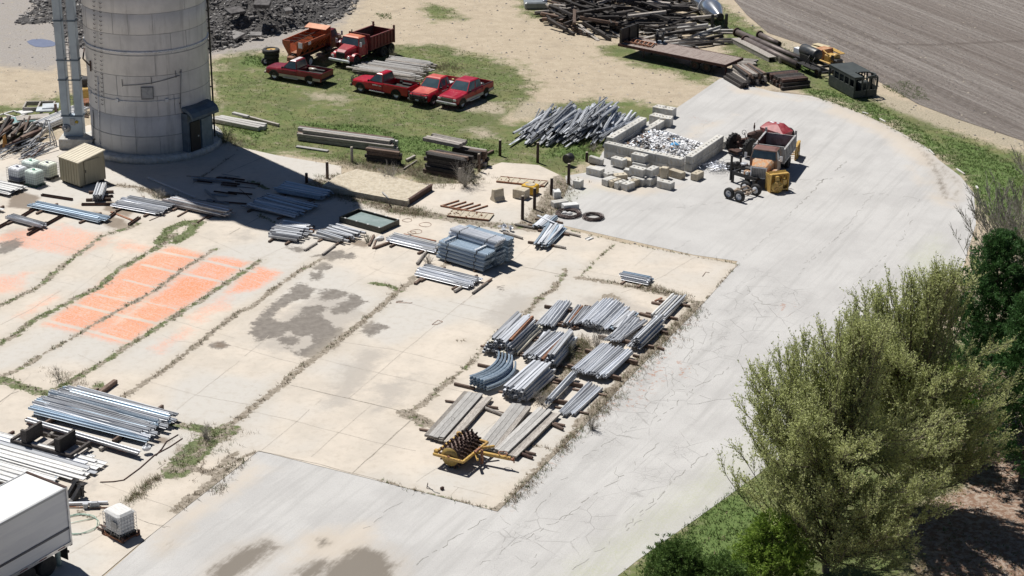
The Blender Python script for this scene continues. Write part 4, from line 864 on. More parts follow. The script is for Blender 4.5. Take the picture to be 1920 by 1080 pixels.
def heavy(label, org, hd, cabc, hoodc, bodyc, kind='dump', roofc=None, L=7.4, bumper=M_GALV, box_in=None, grille=None, rear=2, fender=None, name='dump_truck', cat='dump truck', bigrille=False, rims=M_BLACK, box_l=4.2, box_z=1.15, box_h=.95):
    root = empty(name, org, hd, label, cat)
    xf = L/2-1.05; ch = L/2-.15
    mb = MB(); [mb.box((-.2, y, .85), (L-.8, .12, .24)) for y in (-.42, .42)]; [mb.box((x, 0, .85), (.12, .9, .14)) for x in (-L/2+.5, -1.5, 0, 1.4)]; mb.tube([(.2, -.95, .8), (1.1, -.95, .8)], .24, 10); mb.build('chassis', M_BLACK, root)
    # hood
    def ring(x, w, z0, z1, z2): return [(x, -w, z0), (x, -w, z1), (x, -w*.78, z2), (x, w*.78, z2), (x, w, z1), (x, w, z0)]
    mb = MB(); mb.loft([ring(ch, .52, .85, 1.30, 1.42), ring(ch-.25, .60, .8, 1.46, 1.60), ring(ch-1.35, .80, .8, 1.66, 1.80)]); mb.build('hood', hoodc, root)
    mb = MB()
    for s_ in (-1, 1):
        arc = [(xf+.72, .62)]+[(xf+.66*math.cos(t_*math.pi/8), .72+.60*math.sin(t_*math.pi/8)) for t_ in range(9)]+[(xf-.75, .62), (xf-.75, .85)]
        pr = [(xf+.66*math.cos(t_*math.pi/8), .66+.60*math.sin(t_*math.pi/8)) for t_ in range(9)]; inn = [(xf+.56*math.cos(t_*math.pi/8), .66+.50*math.sin(t_*math.pi/8)) for t_ in range(9)][::-1]
        mb.prismy(pr+inn, s_*.62, s_*1.16); mb.bbox((ch-.18, s_*.85, .98), (.3, .58, .44), .08)
    mb.build('fender', fender or hoodc, root)
    mb = MB(); mb.bbox((ch+.0, 0, 1.12), (.08, .95, .55), .03, 0)
    for k in range(6): mb.box((ch+.045, 0, .9+k*.085), (.03, .86, .03), 1)
    for k in range(7): mb.box((ch+.045, -.4+k*.133, 1.12), (.03, .025, .48), 1)
    if bigrille:
        mb.bbox((ch+.03, 0, 1.18), (.10, 1.22, .86), .04, 2); mb.box((ch+.085, 0, 1.18), (.02, 1.06, .70), 0)
        for k in range(8): mb.box((ch+.10, 0, .87+k*.088), (.03, 1.04, .035), 1)
        for k in range(9): mb.box((ch+.10, -.5+k*.125, 1.18), (.03, .025, .68), 1)
    mb.build('grille', [M_BLACK, grille or M_BLACK, P_WHT], root)
    for s_ in (-1, 1): mb = MB(); mb.lathe([(.14, 0), (.13, .05), (.02, .06)], 14, 0, 'X', (ch-.02, s_*.86, 1.0)); mb.build('headlight', M_LAMP, root)
    if not bigrille: mb = MB(); mb.bbox((ch+.22, 0, .72), (.16, 2.25, .26), .05); mb.build('front_bumper', bumper, root)
    # cab
    c1 = ch-1.35; c0 = c1-1.35; zb, zm, zt = .8, 1.72, 2.42
    B = lambda i, s_: Vector(((c1, c0)[i], s_*1.02, zm)); T = lambda i, s_: Vector(((c1-.22, c0+.08)[i], s_*.88, zt))
    mb = MB(); mb.loft([[(c1, -1.02, zb), (c1, 1.02, zb), (c0, 1.02, zb), (c0, -1.02, zb)], [B(0, -1), B(0, 1), B(1, 1), B(1, -1)], [T(0, -1), T(0, 1), T(1, 1), T(1, -1)], [(c1-.4, -.7, zt+.07), (c1-.4, .7, zt+.07), (c0+.25, .7, zt+.07), (c0+.25, -.7, zt+.07)]]); mb.build('cab', cabc, root)
    if roofc: mb = MB(); mb.loft([[(c1-.2, -.86, zt+.01), (c1-.2, .86, zt+.01), (c0+.1, .86, zt+.01), (c0+.1, -.86, zt+.01)], [(c1-.4, -.7, zt+.085), (c1-.4, .7, zt+.085), (c0+.25, .7, zt+.085), (c0+.25, -.7, zt+.085)]]); mb.build('roof_skin', roofc, root)
    mb = MB(); mb.panel([B(0, -1), B(0, 1), T(0, 1), T(0, -1)], .08, .01); mb.build('windshield', M_GLASS, root)
    mb = MB(); mb.panel([B(1, 1), B(1, -1), T(1, -1), T(1, 1)], .15, .01); mb.build('rear_window', M_GLASS, root)
    for s_ in (-1, 1):
        qd = [B(0, s_).lerp(B(1, s_), .05), B(0, s_).lerp(B(1, s_), .8), T(0, s_).lerp(T(1, s_), .8), T(0, s_).lerp(T(1, s_), .02)]
        if s_ > 0: qd = [qd[1], qd[0], qd[3], qd[2]]
        mb = MB(); mb.panel(qd, .07, .01); mb.build('side_window', M_GLASS, root)
        mb = MB(); [mb.box((x, s_*1.03, 1.25), (.015, .012, .85)) for x in (c1-.08, c0+.22)]; mb.box((c0+.35, s_*1.04, 1.5), (.14, .04, .04)); mb.build('door', M_BLACK, root)
        mb = MB(); mb.tube([(c1-.1, s_*1.0, 1.8), (c1+.1, s_*1.32, 1.9)], .02, 4); mb.bbox((c1+.1, s_*1.33, 2.0), (.06, .2, .42), .02); mb.build('mirror', bumper, root)
        mb = MB(); mb.box(((c0+c1)/2, s_*1.02, .62), (.8, .3, .06)); mb.build('step', M_BLACK, root)
    if kind != 'spreader': mb = MB(); mb.tube([(c0-.12, -.8, 1.2), (c0-.12, -.8, 2.75)], .05, 7); mb.build('exhaust_stack', M_DRUST, root)
    xr = [-L/2+1.0, -L/2+2.15][:rear] if rear > 1 else [-L/2+1.5]
    wheel(root, xf, -.98, .5, .28, rims, side=-1); wheel(root, xf, .98, .5, .28, rims, side=1)
    for x in xr:
        for s_ in (-1, 1): wheel(root, x, s_*.98, .5, .27, rims, side=s_); wheel(root, x, s_*.68, .5, .27, rims, side=s_)
        mb = MB(); mb.tube([(x, -1, .5), (x, 1, .5)], .08, 8); mb.bbox((x, 0, .5), (.4, .4, .4), .1); mb.build('axle', M_BLACK, root)
    # dump box
    b1 = c0-.18; b0 = b1-box_l; z0, z1 = box_z, box_z+box_h; w = 1.15; ti = box_in or bodyc
    mb = MB()
    if kind == 'dump':
        mb.box(((b0+b1)/2, 0, z0+.03), (box_l, 2*w-.1, .08), 1)
        for s_ in (-1, 1):
            mb.box(((b0+b1)/2, s_*w, (z0+z1)/2), (box_l, .07, z1-z0), 0); mb.box(((b0+b1)/2, s_*(w-.045), (z0+z1)/2), (box_l-.1, .03, z1-z0-.1), 1)
            mb.box(((b0+b1)/2, s_*w, z1+.03), (box_l, .13, .08), 0); mb.box(((b0+b1)/2, s_*(w+.02), z0), (box_l, .13, .12), 0)
            for k in range(8): mb.box((b0+.1+(box_l-.2)*k/7, s_*(w+.06), (z0+z1)/2), (.08, .09, z1-z0), 0)
        mb.box((b1, 0, (z0+z1)/2+.12), (.08, 2*w, z1-z0+.3), 0)
        for s_ in (-1, 1): mb.box((b0, s_*w, (z0+z1)/2+.12), (.14, .14, z1-z0+.5), 0)
        mb.build('dump_box', [bodyc, ti], root)
        mb = MB(); mb.box((b0-.02, 0, (z0+z1)/2-.02), (.07, 2*w-.15, z1-z0-.05)); mb.build('tailgate', bodyc, root)
    else:
        for s_ in (-1, 1):   # V shaped hopper
            mb.loft([[(b0, s_*.35, z0), (b0, s_*1.15, z1-.15), (b0, s_*1.15, z1+.1), (b0, s_*1.08, z1+.1), (b0, s_*1.07, z1-.12), (b0, s_*.28, z0)],
                     [(b1, s_*.35, z0), (b1, s_*1.15, z1-.15), (b1, s_*1.15, z1+.1), (b1, s_*1.08, z1+.1), (b1, s_*1.07, z1-.12), (b1, s_*.28, z0)]], 0)
            for k in range(6):
                x = b0+.1+(box_l-.2)*k/5; mb.loft([[(x-.03, s_*.5, z0-.25), (x+.03, s_*.5, z0-.25), (x+.03, s_*.42, z0), (x-.03, s_*.42, z0)], [(x-.03, s_*1.18, z1-.15), (x+.03, s_*1.18, z1-.15), (x+.03, s_*1.1, z1-.12), (x-.03, s_*1.1, z1-.12)]], 0)
            mb.box(((b0+b1)/2, s_*.5, z0-.25), (box_l, .08, .1), 0)
        mb.box(((b0+b1)/2, 0, z0-.02), (box_l, .7, .06), 1)
        mb.loft([[(b0-.02, -.5, z0-.3), (b0-.02, -1.15, z1-.2), (b0-.02, -1.15, z1+.1), (b0-.02, -.35, z1+.1), (b0-.02, -.35, z0-.3)], [(b0+.05, -.5, z0-.3), (b0+.05, -1.15, z1-.2), (b0+.05, -1.15, z1+.1), (b0+.05, -.35, z1+.1), (b0+.05, -.35, z0-.3)]], 0)
        mb.loft([[(b0-.02, .5, z0-.3), (b0-.02, 1.15, z1-.2), (b0-.02, 1.15, z1+.1), (b0-.02, .35, z1+.1), (b0-.02, .35, z0-.3)], [(b0+.05, .5, z0-.3), (b0+.05, 1.15, z1-.2), (b0+.05, 1.15, z1+.1), (b0+.05, .35, z1+.1), (b0+.05, .35, z0-.3)]], 0)
        mb.loft([[(b1, -1.15, z0), (b1, 1.15, z0), (b1, 1.15, z1+.5), (b1, -1.15, z1+.5)], [(b1+.08, -1.15, z0), (b1+.08, 1.15, z0), (b1+.08, 1.15, z1+.55), (b1+.08, -1.15, z1+.55)]], 0)
        mb.loft([[(b1-.75, -1.12, z1+.42), (b1-.75, 1.12, z1+.42), (b1+.1, 1.15, z1+.62), (b1+.1, -1.15, z1+.62)], [(b1-.75, -1.12, z1+.47), (b1-.75, 1.12, z1+.47), (b1+.1, 1.15, z1+.67), (b1+.1, -1.15, z1+.67)]], 2)
        mb.build('hopper', [bodyc, M_RUST, box_in or bodyc], root)
        mb = MB(); mb.tube([(b0+.1, 0, z1), (b1, 0, z1+.15)], .05, 5)
        for k in range(4): x = b0+.5+k*1.0; mb.tube([(x, -1.08, z1), (x, 1.08, z1)], .03, 5)
        mb.build('cross_bar', M_DRUST, root)
        mb = MB(); mb.box((b0-.04, -.75, z1-.18), (.03, .42, .5)); mb.box((b0+.8, -1.19, z1-.1), (.4, .02, .26)); mb.build('warning_plate', P_WHT, root)
        mb = MB(); mb.bbox((b0-.35, 0, .95), (.6, .7, .4), .08); mb.lathe([(.05, 0), (.4, 0), (.4, .05), (.05, .06)], 16, 0, 'Z', (b0-.5, 0, .6)); mb.build('spinner', M_RUST, root)
    return root
C_ORANGE = paint('faded_orange_paint', (.42, .105, .035), (.34, .085, .035), .55, 0, 2.5, c3=(.22, .07, .04)); C_ORLT = paint('sunbleached_orange_paint', (.62, .30, .17), (.55, .22, .11), .5)
C_MAROON = paint('maroon_truck_paint', (.16, .018, .028), (.12, .014, .022), .4); C_BOXRED = paint('dull_red_box_paint', (.17, .022, .022), (.11, .018, .018), .6, 0, 2, c3=(.08, .03, .025)); C_TRKRED = paint('truck_red_paint', (.34, .015, .028), (.27, .02, .028), .4, 0, 1, c3=(.36, .08, .07))
o_, h_ = at_wheels((668, 126), (728, 103), 2.1, 1, None, 7.4/2-1.05, -7.4/2+1.5)
heavy('red dump truck with an orange-faded cab roof, facing the camera behind the timbers', o_, h_, C_TRKRED, C_TRKRED, C_BOXRED, roofc=paint('orange_faded_roof', (.55, .19, .09), (.50, .14, .07), .5), box_in=M_DRUST, box_l=3.7, box_h=1.1)
o_, h_ = at_wheels((641, 99), (582, 125), 2.1, -1, None, 7.8/2-1.05, -7.8/2+1.5)
heavy('orange salt spreader truck with a maroon cab, its rear towards the camera', o_, h_, C_MAROON, C_MAROON, C_ORANGE, 'spreader', L=7.8, box_in=C_ORLT, rear=1, name='spreader_truck', cat='spreader truck', rims=P_WHT, box_l=4.3, box_z=1.35, box_h=.95)
hd = heading((1489, 250), (1463, 283)); hv = Vector((math.cos(hd), math.sin(hd), 0)); o_ = G(1420, 353)-hv*3.45
C_PATCH = paint('peeling_orange_white_paint', (.52, .24, .09), (.42, .33, .24), .6, 0, 3.5, c3=(.30, .11, .05)); C_WBOX = paint('scuffed_silver_box_paint', (.42, .42, .42), (.30, .28, .27), .5, 0, 3)
heavy('old dump truck with a peeling orange hood and a brown-lined box', o_, hd, paint('peeling_tan_cab_paint', (.32, .24, .18), (.24, .15, .11), .6, 0, 3), C_PATCH, C_WBOX, roofc=paint('dull_brown_roof', (.19, .085, .07), (.15, .07, .06), .7), box_in=paint('brown_box_lining', (.11, .045, .035), (.08, .035, .03), .8), grille=M_CHROME, bigrille=True, rear=1, box_l=3.9, box_h=1.0, L=7.0)
# ---- stacked wheels by the spreader truck
def tyre(label, loc, r, w, rim=None, grp=None, rot=(0, 0, 0), name='tyre'):
    root = bpy.data.objects.new(name, None); COL.objects.link(root); root.location = loc; root.rotation_euler = rot; tag(root, label, 'wheel' if rim else 'tyre', grp)
    mb = MB(); mb.lathe([(r*.55, -w/2), (r*.9, -w/2), (r, -w*.3), (r, w*.3), (r*.9, w/2), (r*.55, w/2), (r*.55, -w/2)], 28, cap=False); mb.build('tread', M_RUBBER, root)
    if rim: mb = MB(); mb.lathe([(r*.57, -w*.3), (r*.57, w*.4), (r*.45, w*.3), (r*.2, w*.2), (r*.12, w*.25)], 22); mb.lathe([(r*.12, w*.2), (r*.12, w*.34), (r*.05, w*.36)], 12, 1); mb.build('rim', [rim, M_RUST], root)
    return root
q = G(509, 119); C_YEL = paint('machine_yellow_paint', (.58, .38, .10), (.46, .28, .08), .5, 0, 3, c3=(.20, .09, .04))
tyre('black tyre at the bottom of the stack behind the dark red pickup', (q.x, q.y, .25), .68, .44); tyre('black tyre in the middle of the stack behind the dark red pickup', (q.x+.05, q.y, .70), .67, .42)
tyre('wheel with a yellow rim topping the tyre stack behind the dark red pickup', (q.x, q.y, 1.14), .78, .42, C_YEL, name='wheel')
q = G(497, 122); tyre('small pale-rimmed wheel leaning left of the tyre stack', (q.x, q.y, .32), .34, .22, M_GALV, rot=(1.2, 0, .6), name='wheel')
# ---- bogie with four wheels
q = G(1391, 372); hb = heading((1370, 378), (1390, 384))
root = empty('axle_bogie', (q.x, q.y+.25, 0), hb, 'detached tandem axle bogie with four wheels in front of the old dump truck', 'axle')
ax1, ax2 = -.42, .50
for x in (ax1, ax2):
    mb = MB(); mb.tube([(x, -.85, .42), (x, 1.0, .42)], [.07, .07], 8); mb.bbox((x, .1, .42), (.34, .36, .34), .1); mb.build('axle', wm('dusty_tan_metal', (.34, .27, .20), (.25, .19, .15), 4, .8), root)
    for s_, y in ((-1, -.95), (1, 1.05)): wheel(root, x, y, .43, .26, M_GALVD, side=s_)
mb = MB(); [mb.tube([(ax1, y, .55), (.04, y, .72), (ax2, y, .55)], .04, 6) for y in (-.5, .6)]; [mb.tube([(x, -.5, .55), (x+.3, .6, .6)], .035, 6) for x in (ax1, .1)]; mb.build('spring', wm('dusty_tan_metal', (.34, .27, .20), (.25, .19, .15)), root)
# ---- bare truck frame with engine
q = G(1405, 350); hb = heading((1385, 345), (1425, 357))
root = empty('truck_frame', (q.x, q.y+.6, 0), hb, 'black bare truck frame with an engine, standing between the bogie and old dump truck', 'truck frame')
mb = MB(); mb.box((0, -.55, .75), (2.3, .12, .26)); mb.box((0, .45, .75), (2.3, .12, .26)); [mb.box((x, 0, .75), (.12, 1.1, .18)) for x in (-1.1, -.2, .5, 1.1)]; mb.box((1.0, -.6, .35), (.22, .3, .7)); mb.box((1.15, -.6, .1), (.5, .5, .2)); mb.box((-1.1, -.5, .35), (.14, .2, .7)); mb.build('frame', M_BLACK, root)
mb = MB(); mb.box((-1.2, -.6, 1.1), (.13, .13, 1.9)); mb.box((-1.2, .5, 1.0), (.12, .12, 1.6)); mb.build('post', M_BLACK, root)
mb = MB(); mb.bbox((-.1, 0, 1.12), (1.0, .6, .55), .08); mb.lathe([(.05, 0), (.26, 0), (.28, .08), (.2, .12), (.05, .1)], 18, 1, 'Z', (-.45, -.05, 1.42)); mb.tube([(-.5, .4, 1.2), (.5, .4, 1.35), (.9, .1, 1.1)], .06, 6); mb.tube([(-.4, -.4, 1.0), (.5, -.4, 1.1)], .07, 6, 1); mb.build('engine', [M_BLACK, M_GALVD], root)
# ---- yellow snow blower head
q = G(1456, 362); hb = heading((1442, 364), (1470, 360))
root = empty('snow_blower_head', (q.x+.15, q.y+.35, 0), .35, 'yellow snow blower head with an impeller housing beside the old dump truck', 'snow blower')
mb = MB(); mb.loft([[(-.9, .1, .1), (.9, .1, .1), (.9, .25, 1.55), (-.9, .25, 1.55)], [(-.9, .9, .05), (.9, .9, .05), (.9, .45, 1.75), (-.9, .45, 1.75)]]); mb.box((-.92, .3, .8), (.07, 1.1, 1.6)); mb.box((.92, .3, .8), (.07, 1.1, 1.6)); mb.box((0, .0, 1.6), (1.9, .3, .08)); mb.build('housing', C_YEL, root)
mb = MB(); mb.lathe([(.15, -.25), (.52, -.25), (.55, .05), (.52, .1), (.15, .1)], 22, 0, 'Y', (-.35, -.35, .58)); mb.loft([[(-.6, -.5, .9), (-.1, -.5, .9), (-.1, -.2, .9), (-.6, -.2, .9)], [(-.5, -.4, 1.5), (-.2, -.4, 1.5), (-.2, -.1, 1.5), (-.5, -.1, 1.5)]]); mb.build('impeller_housing', C_YEL, root)
for k in range(4):
    a = k*math.pi/2+.4; mb = MB(); mb.box((-.35+.25*math.cos(a), -.63, .58+.25*math.sin(a)), (.42, .06, .14), ry=-a); mb.build('blade', C_YEL, root)
mb = MB(); mb.tube([(-.9, -.35, .25), (.9, -.2, .25)], .09, 8); mb.bbox((.45, -.15, .9), (.5, .4, .5), .05); mb.tube([(.1, -.2, 1.1), (.7, -.1, 1.4)], .06, 6); mb.build('gearbox', C_YEL, root)
root.scale = (.78, .78, .85)
# ---- old tractor
a_, b_ = G(1374, 284), G(1405, 294); ht = math.atan2((b_-a_).y, (b_-a_).x)+math.pi/2; m_ = (a_+b_)/2
root = empty('old_tractor', m_, ht, 'old dark rusty tractor with tall spoked rear wheels behind the wire tangle', 'tractor')
for y in (-.85, .85):
    mb = MB(); mb.lathe([(.5, -.17), (.64, -.19), (.72, -.12), (.72, .12), (.64, .19), (.5, .17)], 30, 0, 'Y')
    for k in range(24): a = k*math.pi/12; mb.box((.73*math.cos(a), .09*(-1)**k, .73*math.sin(a)), (.07, .2, .07), ry=-a)
    t_ = mb.build('rear_wheel', M_RUBBER, root, loc=(0, y, .74))
    mb = MB(); mb.lathe([(.47, -.1), (.51, -.1), (.51, .1), (.47, .1)], 24, 0, 'Y'); mb.lathe([(.03, -.15), (.14, -.15), (.14, .15), (.03, .15)], 12, 1, 'Y')
    for k in range(8): a = k*math.pi/4; mb.tube([(.1*math.cos(a), 0, .1*math.sin(a)), (.48*math.cos(a), 0, .48*math.sin(a))], .035, 5, 0 if k % 2 else 1)
    mb.build('rim', [M_GALVD, M_DRUST], t_)
mb = MB(); mb.bbox((.9, 0, .95), (2.2, .42, .5), .06); mb.bbox((1.5, 0, 1.32), (1.5, .48, .42), .1); mb.tube([(0, -.85, .74), (0, .85, .74)], .1, 8); mb.bbox((.1, 0, .8), (.7, .7, .5), .1); mb.build('body', M_DRUST, root)
mb = MB(); mb.tube([(1.5, .1, 1.5), (1.5, .1, 2.2)], .04, 6); mb.tube([(1.5, .1, 1.75), (1.5, .1, 2.0)], .07, 8); mb.build('exhaust_stack', M_DRUST, root)
mb = MB(); mb.tube([(.55, 0, 1.1), (.2, 0, 1.7)], .03, 5); pts = [(.2+.1*math.sin(t)*.5, .2*math.cos(t), 1.72+.17*math.sin(t)) for t in [k*math.pi/6 for k in range(13)]]; mb.tube(pts, .02, 5); mb.build('steering_wheel', M_BLACK, root)
mb = MB(); mb.bbox((-.15, 0, 1.25), (.45, .45, .08), .03); mb.bbox((-.36, 0, 1.42), (.08, .42, .3), .03); mb.tube([(-.1, 0, .9), (-.1, 0, 1.2)], .04, 5); mb.build('seat', M_DRUST, root)
for y in (-.35, .35): tw = wheel(root, 2.3, y, .34, .18, M_DRUST, side=1 if y > 0 else -1); 
mb = MB(); mb.tube([(2.3, -.4, .34), (2.3, .4, .34)], .05, 6); mb.tube([(2.2, 0, .4), (2.1, 0, .9)], .07, 6); mb.box((-.6, 0, .45), (.8, .9, .08)); mb.tube([(-.9, -.5, .3), (-.9, .5, .3)], .05, 6); mb.build('axle', M_DRUST, root)
# ---- red implement behind the old dump truck
q = G(1462, 264); hb = heading((1432, 256), (1484, 270)); C_IMP = paint('faded_implement_red', (.24, .018, .028), (.33, .06, .065), .5, 0, 2)
root = empty('red_combine', (q.x-.45, q.y+.1, 0), hb, 'red tin-sided harvesting machine parked behind the old dump truck box', 'combine harvester')
mb = MB(); mb.loft([[(-1.3, -.7, .7), (1.6, -.7, .7), (1.6, .9, .7), (-1.3, .9, .7)], [(-1.4, -.75, 1.25), (1.7, -.75, 1.1), (1.7, .95, 1.1), (-1.4, .95, 1.25)], [(-1.3, .2, 1.55), (.2, .2, 1.6), (.5, .9, 1.62), (-1.3, .9, 1.5)]]); mb.build('body', C_IMP, root)
mb = MB(); mb.box((-.8, .5, 1.57), (.5, .3, .03)); mb.box((.0, .5, 1.62), (.3, .25, .03)); mb.build('decal', P_WHT, root)
for x, y, r, w in ((1.1, -1.05, .62, .34), (1.1, 1.15, .62, .34), (-1.0, -.8, .34, .22), (1.9, .6, .36, .24)): wheel(root, x, y, r, w, M_DRUST, side=-1 if y < 0 else 1)
mb = MB(); mb.tube([(1.1, -1.1, .6), (1.1, 1.2, .6)], .08, 6); mb.box((0, 0, .7), (3, .8, .2)); mb.build('chassis', M_BLACK, root)
root.scale = (.72, .8, .82)
q = G(1494, 296); root = empty('plow_blade', (q.x, q.y, 0), heading((1486, 296), (1500, 272)), 'yellow steel plow plate standing right of the old dump truck', 'plow blade')
mb = MB(); mb.bbox((0, 0, .55), (1.6, .14, 1.05), .03); mb.box((-.3, -.1, .6), (.1, .1, 1.1)); mb.box((.3, -.1, .6), (.1, .1, 1.1)); mb.box((0, .02, 1.1), (1.7, .22, .1)); mb.build('blade', C_YEL, root)
mb = MB(); mb.tube([(-.3, .1, .4), (-.2, .7, .2)], .05, 6); mb.tube([(.3, .1, .4), (.2, .7, .2)], .05, 6); mb.box((.0, -.12, .4), (.18, .05, .18), 1); mb.build('brace', [C_YEL, P_WHT], root)
# ---- sheepsfoot roller
a_, b_ = G(826, 893), G(902, 848); q = (a_+b_)/2; hr = heading((832, 900), (893, 851))
root = empty('sheepsfoot_roller', (q.x-.02, q.y+.38, 0), hr, 'sheepsfoot roller with brown padded drums and a yellow frame, below the planks', 'roller')
dl, dr_ = 2.15, .52
for k, x0 in enumerate((-.56, .56)):
    mb = MB(); mb.lathe([(.1, -.5), (dr_, -.5), (dr_, .5), (.1, .5)], 30, 0, 'X', (x0, 0, .72), smooth=False)
    for i in range(6):
        for j in range(13):
            a = (j+.5*(i % 2))*2*math.pi/13; x = x0-.42+i*.168; c, s_ = math.cos(a), math.sin(a)
            pad_ = lambda r, h: [(x+dx, (r*c-dy*s_), .72+(r*s_+dy*c)) for dx, dy in ((-h, -h), (h, -h), (h, h), (-h, h))]
            mb.loft([pad_(dr_-.01, .052), pad_(dr_+.19, .038), pad_(dr_+.2, .03)], 1)
    mb.build('drum', [wm('dull_mauve_drum_steel', (.20, .14, .12), (.13, .09, .08), 4, .7, .1, 0), M_DRUST], root)
mb = MB()
for y in (-.86, .86): mb.bbox((0, y, .72), (2.6, .13, .15), .02)
for x in (-1.25, 1.25): mb.bbox((x, 0, .72), (.13, 1.7, .15), .02)
for x in (-1.1, 1.15): mb.bbox((x, .8, .85), (.2, .25, .2), .03)
mb.build('frame', C_YEL, root)
mb = MB(); mb.lathe([(.16, 0), (.50, 0), (.50, .05), (.16, .05)], 28, 0, 'X', (-1.14, 0, .72)); mb.lathe([(.03, -.1), (.12, -.1), (.12, .12), (.03, .12)], 12, 1, 'X', (-1.2, 0, .72)); mb.build('end_plate', [paint('dull_gold_plate', (.34, .24, .07), (.28, .19, .06), .45), M_RUST], root)
mb = MB(); mb.bbox((.35, -1.75, .62), (.16, 1.9, .18), .02, 0, .12); mb.bbox((-.3, -1.1, .7), (.12, .9, .12), .02, 0, -.9); mb.bbox((.8, -1.05, .7), (.12, .9, .12), .02, 0, .8); mb.build('tow_bar', C_YEL, root)
mb = MB(); mb.box((.45, -2.75, .6), (.12, .3, .1), 0); mb.tube([(.45, -2.9, .45), (.45, -2.85, .75)], .04, 6); mb.box((.1, -1.2, .5), (.1, .12, .8)); mb.box((0, -1.0, .9), (.6, .1, .1)); pts = [(.5+.18*math.cos(t), -2.2+.25*math.sin(t), .8) for t in [k*.5 for k in range(13)]]; mb.tube(pts, .025, 5); mb.tube([(-.1, -.9, .85), (-.5, -1.2, 1.05)], .05, 6); mb.build('hitch', M_RUST, root)
# ---- flatbed trailer
A_, B_, C_ = G(1160, 82, 1.15), G(1360, 122, 1.15), G(1386, 102, 1.15); u = B_-A_; v = C_-B_; L_ = u.length; W_ = min(v.length, 3.0); hd = math.atan2(u.y, u.x); n_ = Vector((-math.sin(hd), math.cos(hd), 0)); cc = A_+u/2+n_*W_/2
M_DECK = wm('weathered_deck_boards', (.34, .29, .26), (.24, .19, .17), 3, .9, 0, 0, (6, .3, 6), .2, c3=(.15, .09, .075))
root = empty('flatbed_trailer', (cc.x, cc.y, 0), hd, 'rusty flatbed trailer with a worn plank deck and black headboard below the dark timber heap', 'trailer')
mb = MB(); nb = 46
for i in range(nb): mb.box((-L_/2+(i+.5)*L_/nb, random.uniform(-.01, .01), 1.13+random.uniform(-.006, .006)), (L_/nb-.015, W_-.1, .05))
mb.build('deck', M_DECK, root)
mb = MB(); [mb.box((0, y, 1.05), (L_, .10, .24)) for y in (-W_/2, W_/2)]; [mb.box((x, 0, 1.05), (.1, W_+.1, .24)) for x in (-L_/2, L_/2)]; [mb.box((-.3, y, .88), (L_-1, .14, .26)) for y in (-.5, .5)]
for i in range(9): mb.box((-L_/2+.8+i*(L_-1.6)/8, 0, .97), (.08, W_, .1))
for y in (-.9, .9): mb.box((L_/2-.25, y, .5), (.12, .12, .9))
mb.build('frame', wm('dark_trailer_rust', (.085, .035, .03), (.05, .025, .022), 3, .85, .1, 0), root)
mb = MB(); mb.box((-L_/2+.1, 0, 1.85), (.12, W_-.1, 1.3)); [mb.box((-L_/2+.2, y, 1.8), (.12, .12, 1.3)) for y in (-W_/2+.1, 0, W_/2-.1)]; mb.build('headboard', M_BLACK, root)
for x in (L_/2-2.1, L_/2-3.3):
    for y in (-1.1, 1.1): wheel(root, x, y, .46, .28, M_DRUST, side=-1 if y < 0 else 1)
    mb = MB(); mb.tube([(x, -1.1, .46), (x, 1.1, .46)], .07, 6); mb.build('axle', M_BLACK, root)
mb = MB(); [mb.box((-L_/2+2.2, y, .5), (.14, .14, .9)) for y in (-.7, .7)]; mb.build('landing_leg', M_BLACK, root)
# things on the deck
q = G(1200, 82, 1.17); o = simple('steel_rack', 'rusty ladder-like steel rack lying on the flatbed beside its headboard', 'rack', M_RUST, lambda m: ([m.box((0, y, .1), (3.0, .09, .14)) for y in (-.5, .5)], [m.box((-1.4+k*.46, 0, .14), (.09, 1.0, .12), rz=.35) for k in range(7)]), q, hd)
q = G(1237, 80, 1.17); o = simple('cable_reel', 'black cable reel standing on the flatbed trailer deck', 'cable reel', [M_BLACK, M_GALVD], lambda m: (m.lathe([(.05, -.3), (.48, -.3), (.48, -.25), (.25, -.24), (.25, .24), (.48, .25), (.48, .3), (.05, .3)], 22, 0, 'X', (0, 0, .5)), m.box((0, 0, .04), (.8, 1.1, .08), 1)), q, hd+.3)
# ---- dark cab shell
A_, B_, C_ = G(1549, 158), G(1600, 186), G(1628, 176); u = B_-A_; L_ = 4.3; W_ = 2.2; hd = math.atan2(u.y, u.x); n_ = Vector((-math.sin(hd), math.cos(hd), 0)); cc = B_-u.normalized()*L_/2+n_*W_/2
M_CABD = wm('blackened_green_metal', (.035, .042, .042), (.055, .062, .058), 3, .6, .1, 0); M_CABR = wm('dull_olive_roof_metal', (.055, .064, .06), (.04, .047, .045), 1.5, .55, .1, 0, c3=(.045, .05, .05))
root = empty('locomotive_cab', (cc.x, cc.y, 0), hd, 'burnt black cab shell with empty window openings on the grass beside the field', 'cab shell')
H_ = 1.85; mb = MB()
def wall_with_openings(mb, p0, p1, z0, z1, n, zt0, zt1, t=.06):
    d = p1-p0; l = d.length; an = math.atan2(d.y, d.x); c = (p0+p1)/2
    mb.box((c.x, c.y, (z0+zt0)/2), (l, t, zt0-z0), rz=an); mb.box((c.x, c.y, (zt1+z1)/2), (l, t, z1-zt1), rz=an)
    for i in range(n+1): q = p0.lerp(p1, i/n); mb.box((q.x, q.y, (zt0+zt1)/2), (.16, t+.01, zt1-zt0), rz=an)
X, Y = L_/2, W_/2; P_ = [Vector((-X, -Y, 0)), Vector((X, -Y, 0)), Vector((X, Y, 0)), Vector((-X, Y, 0))]
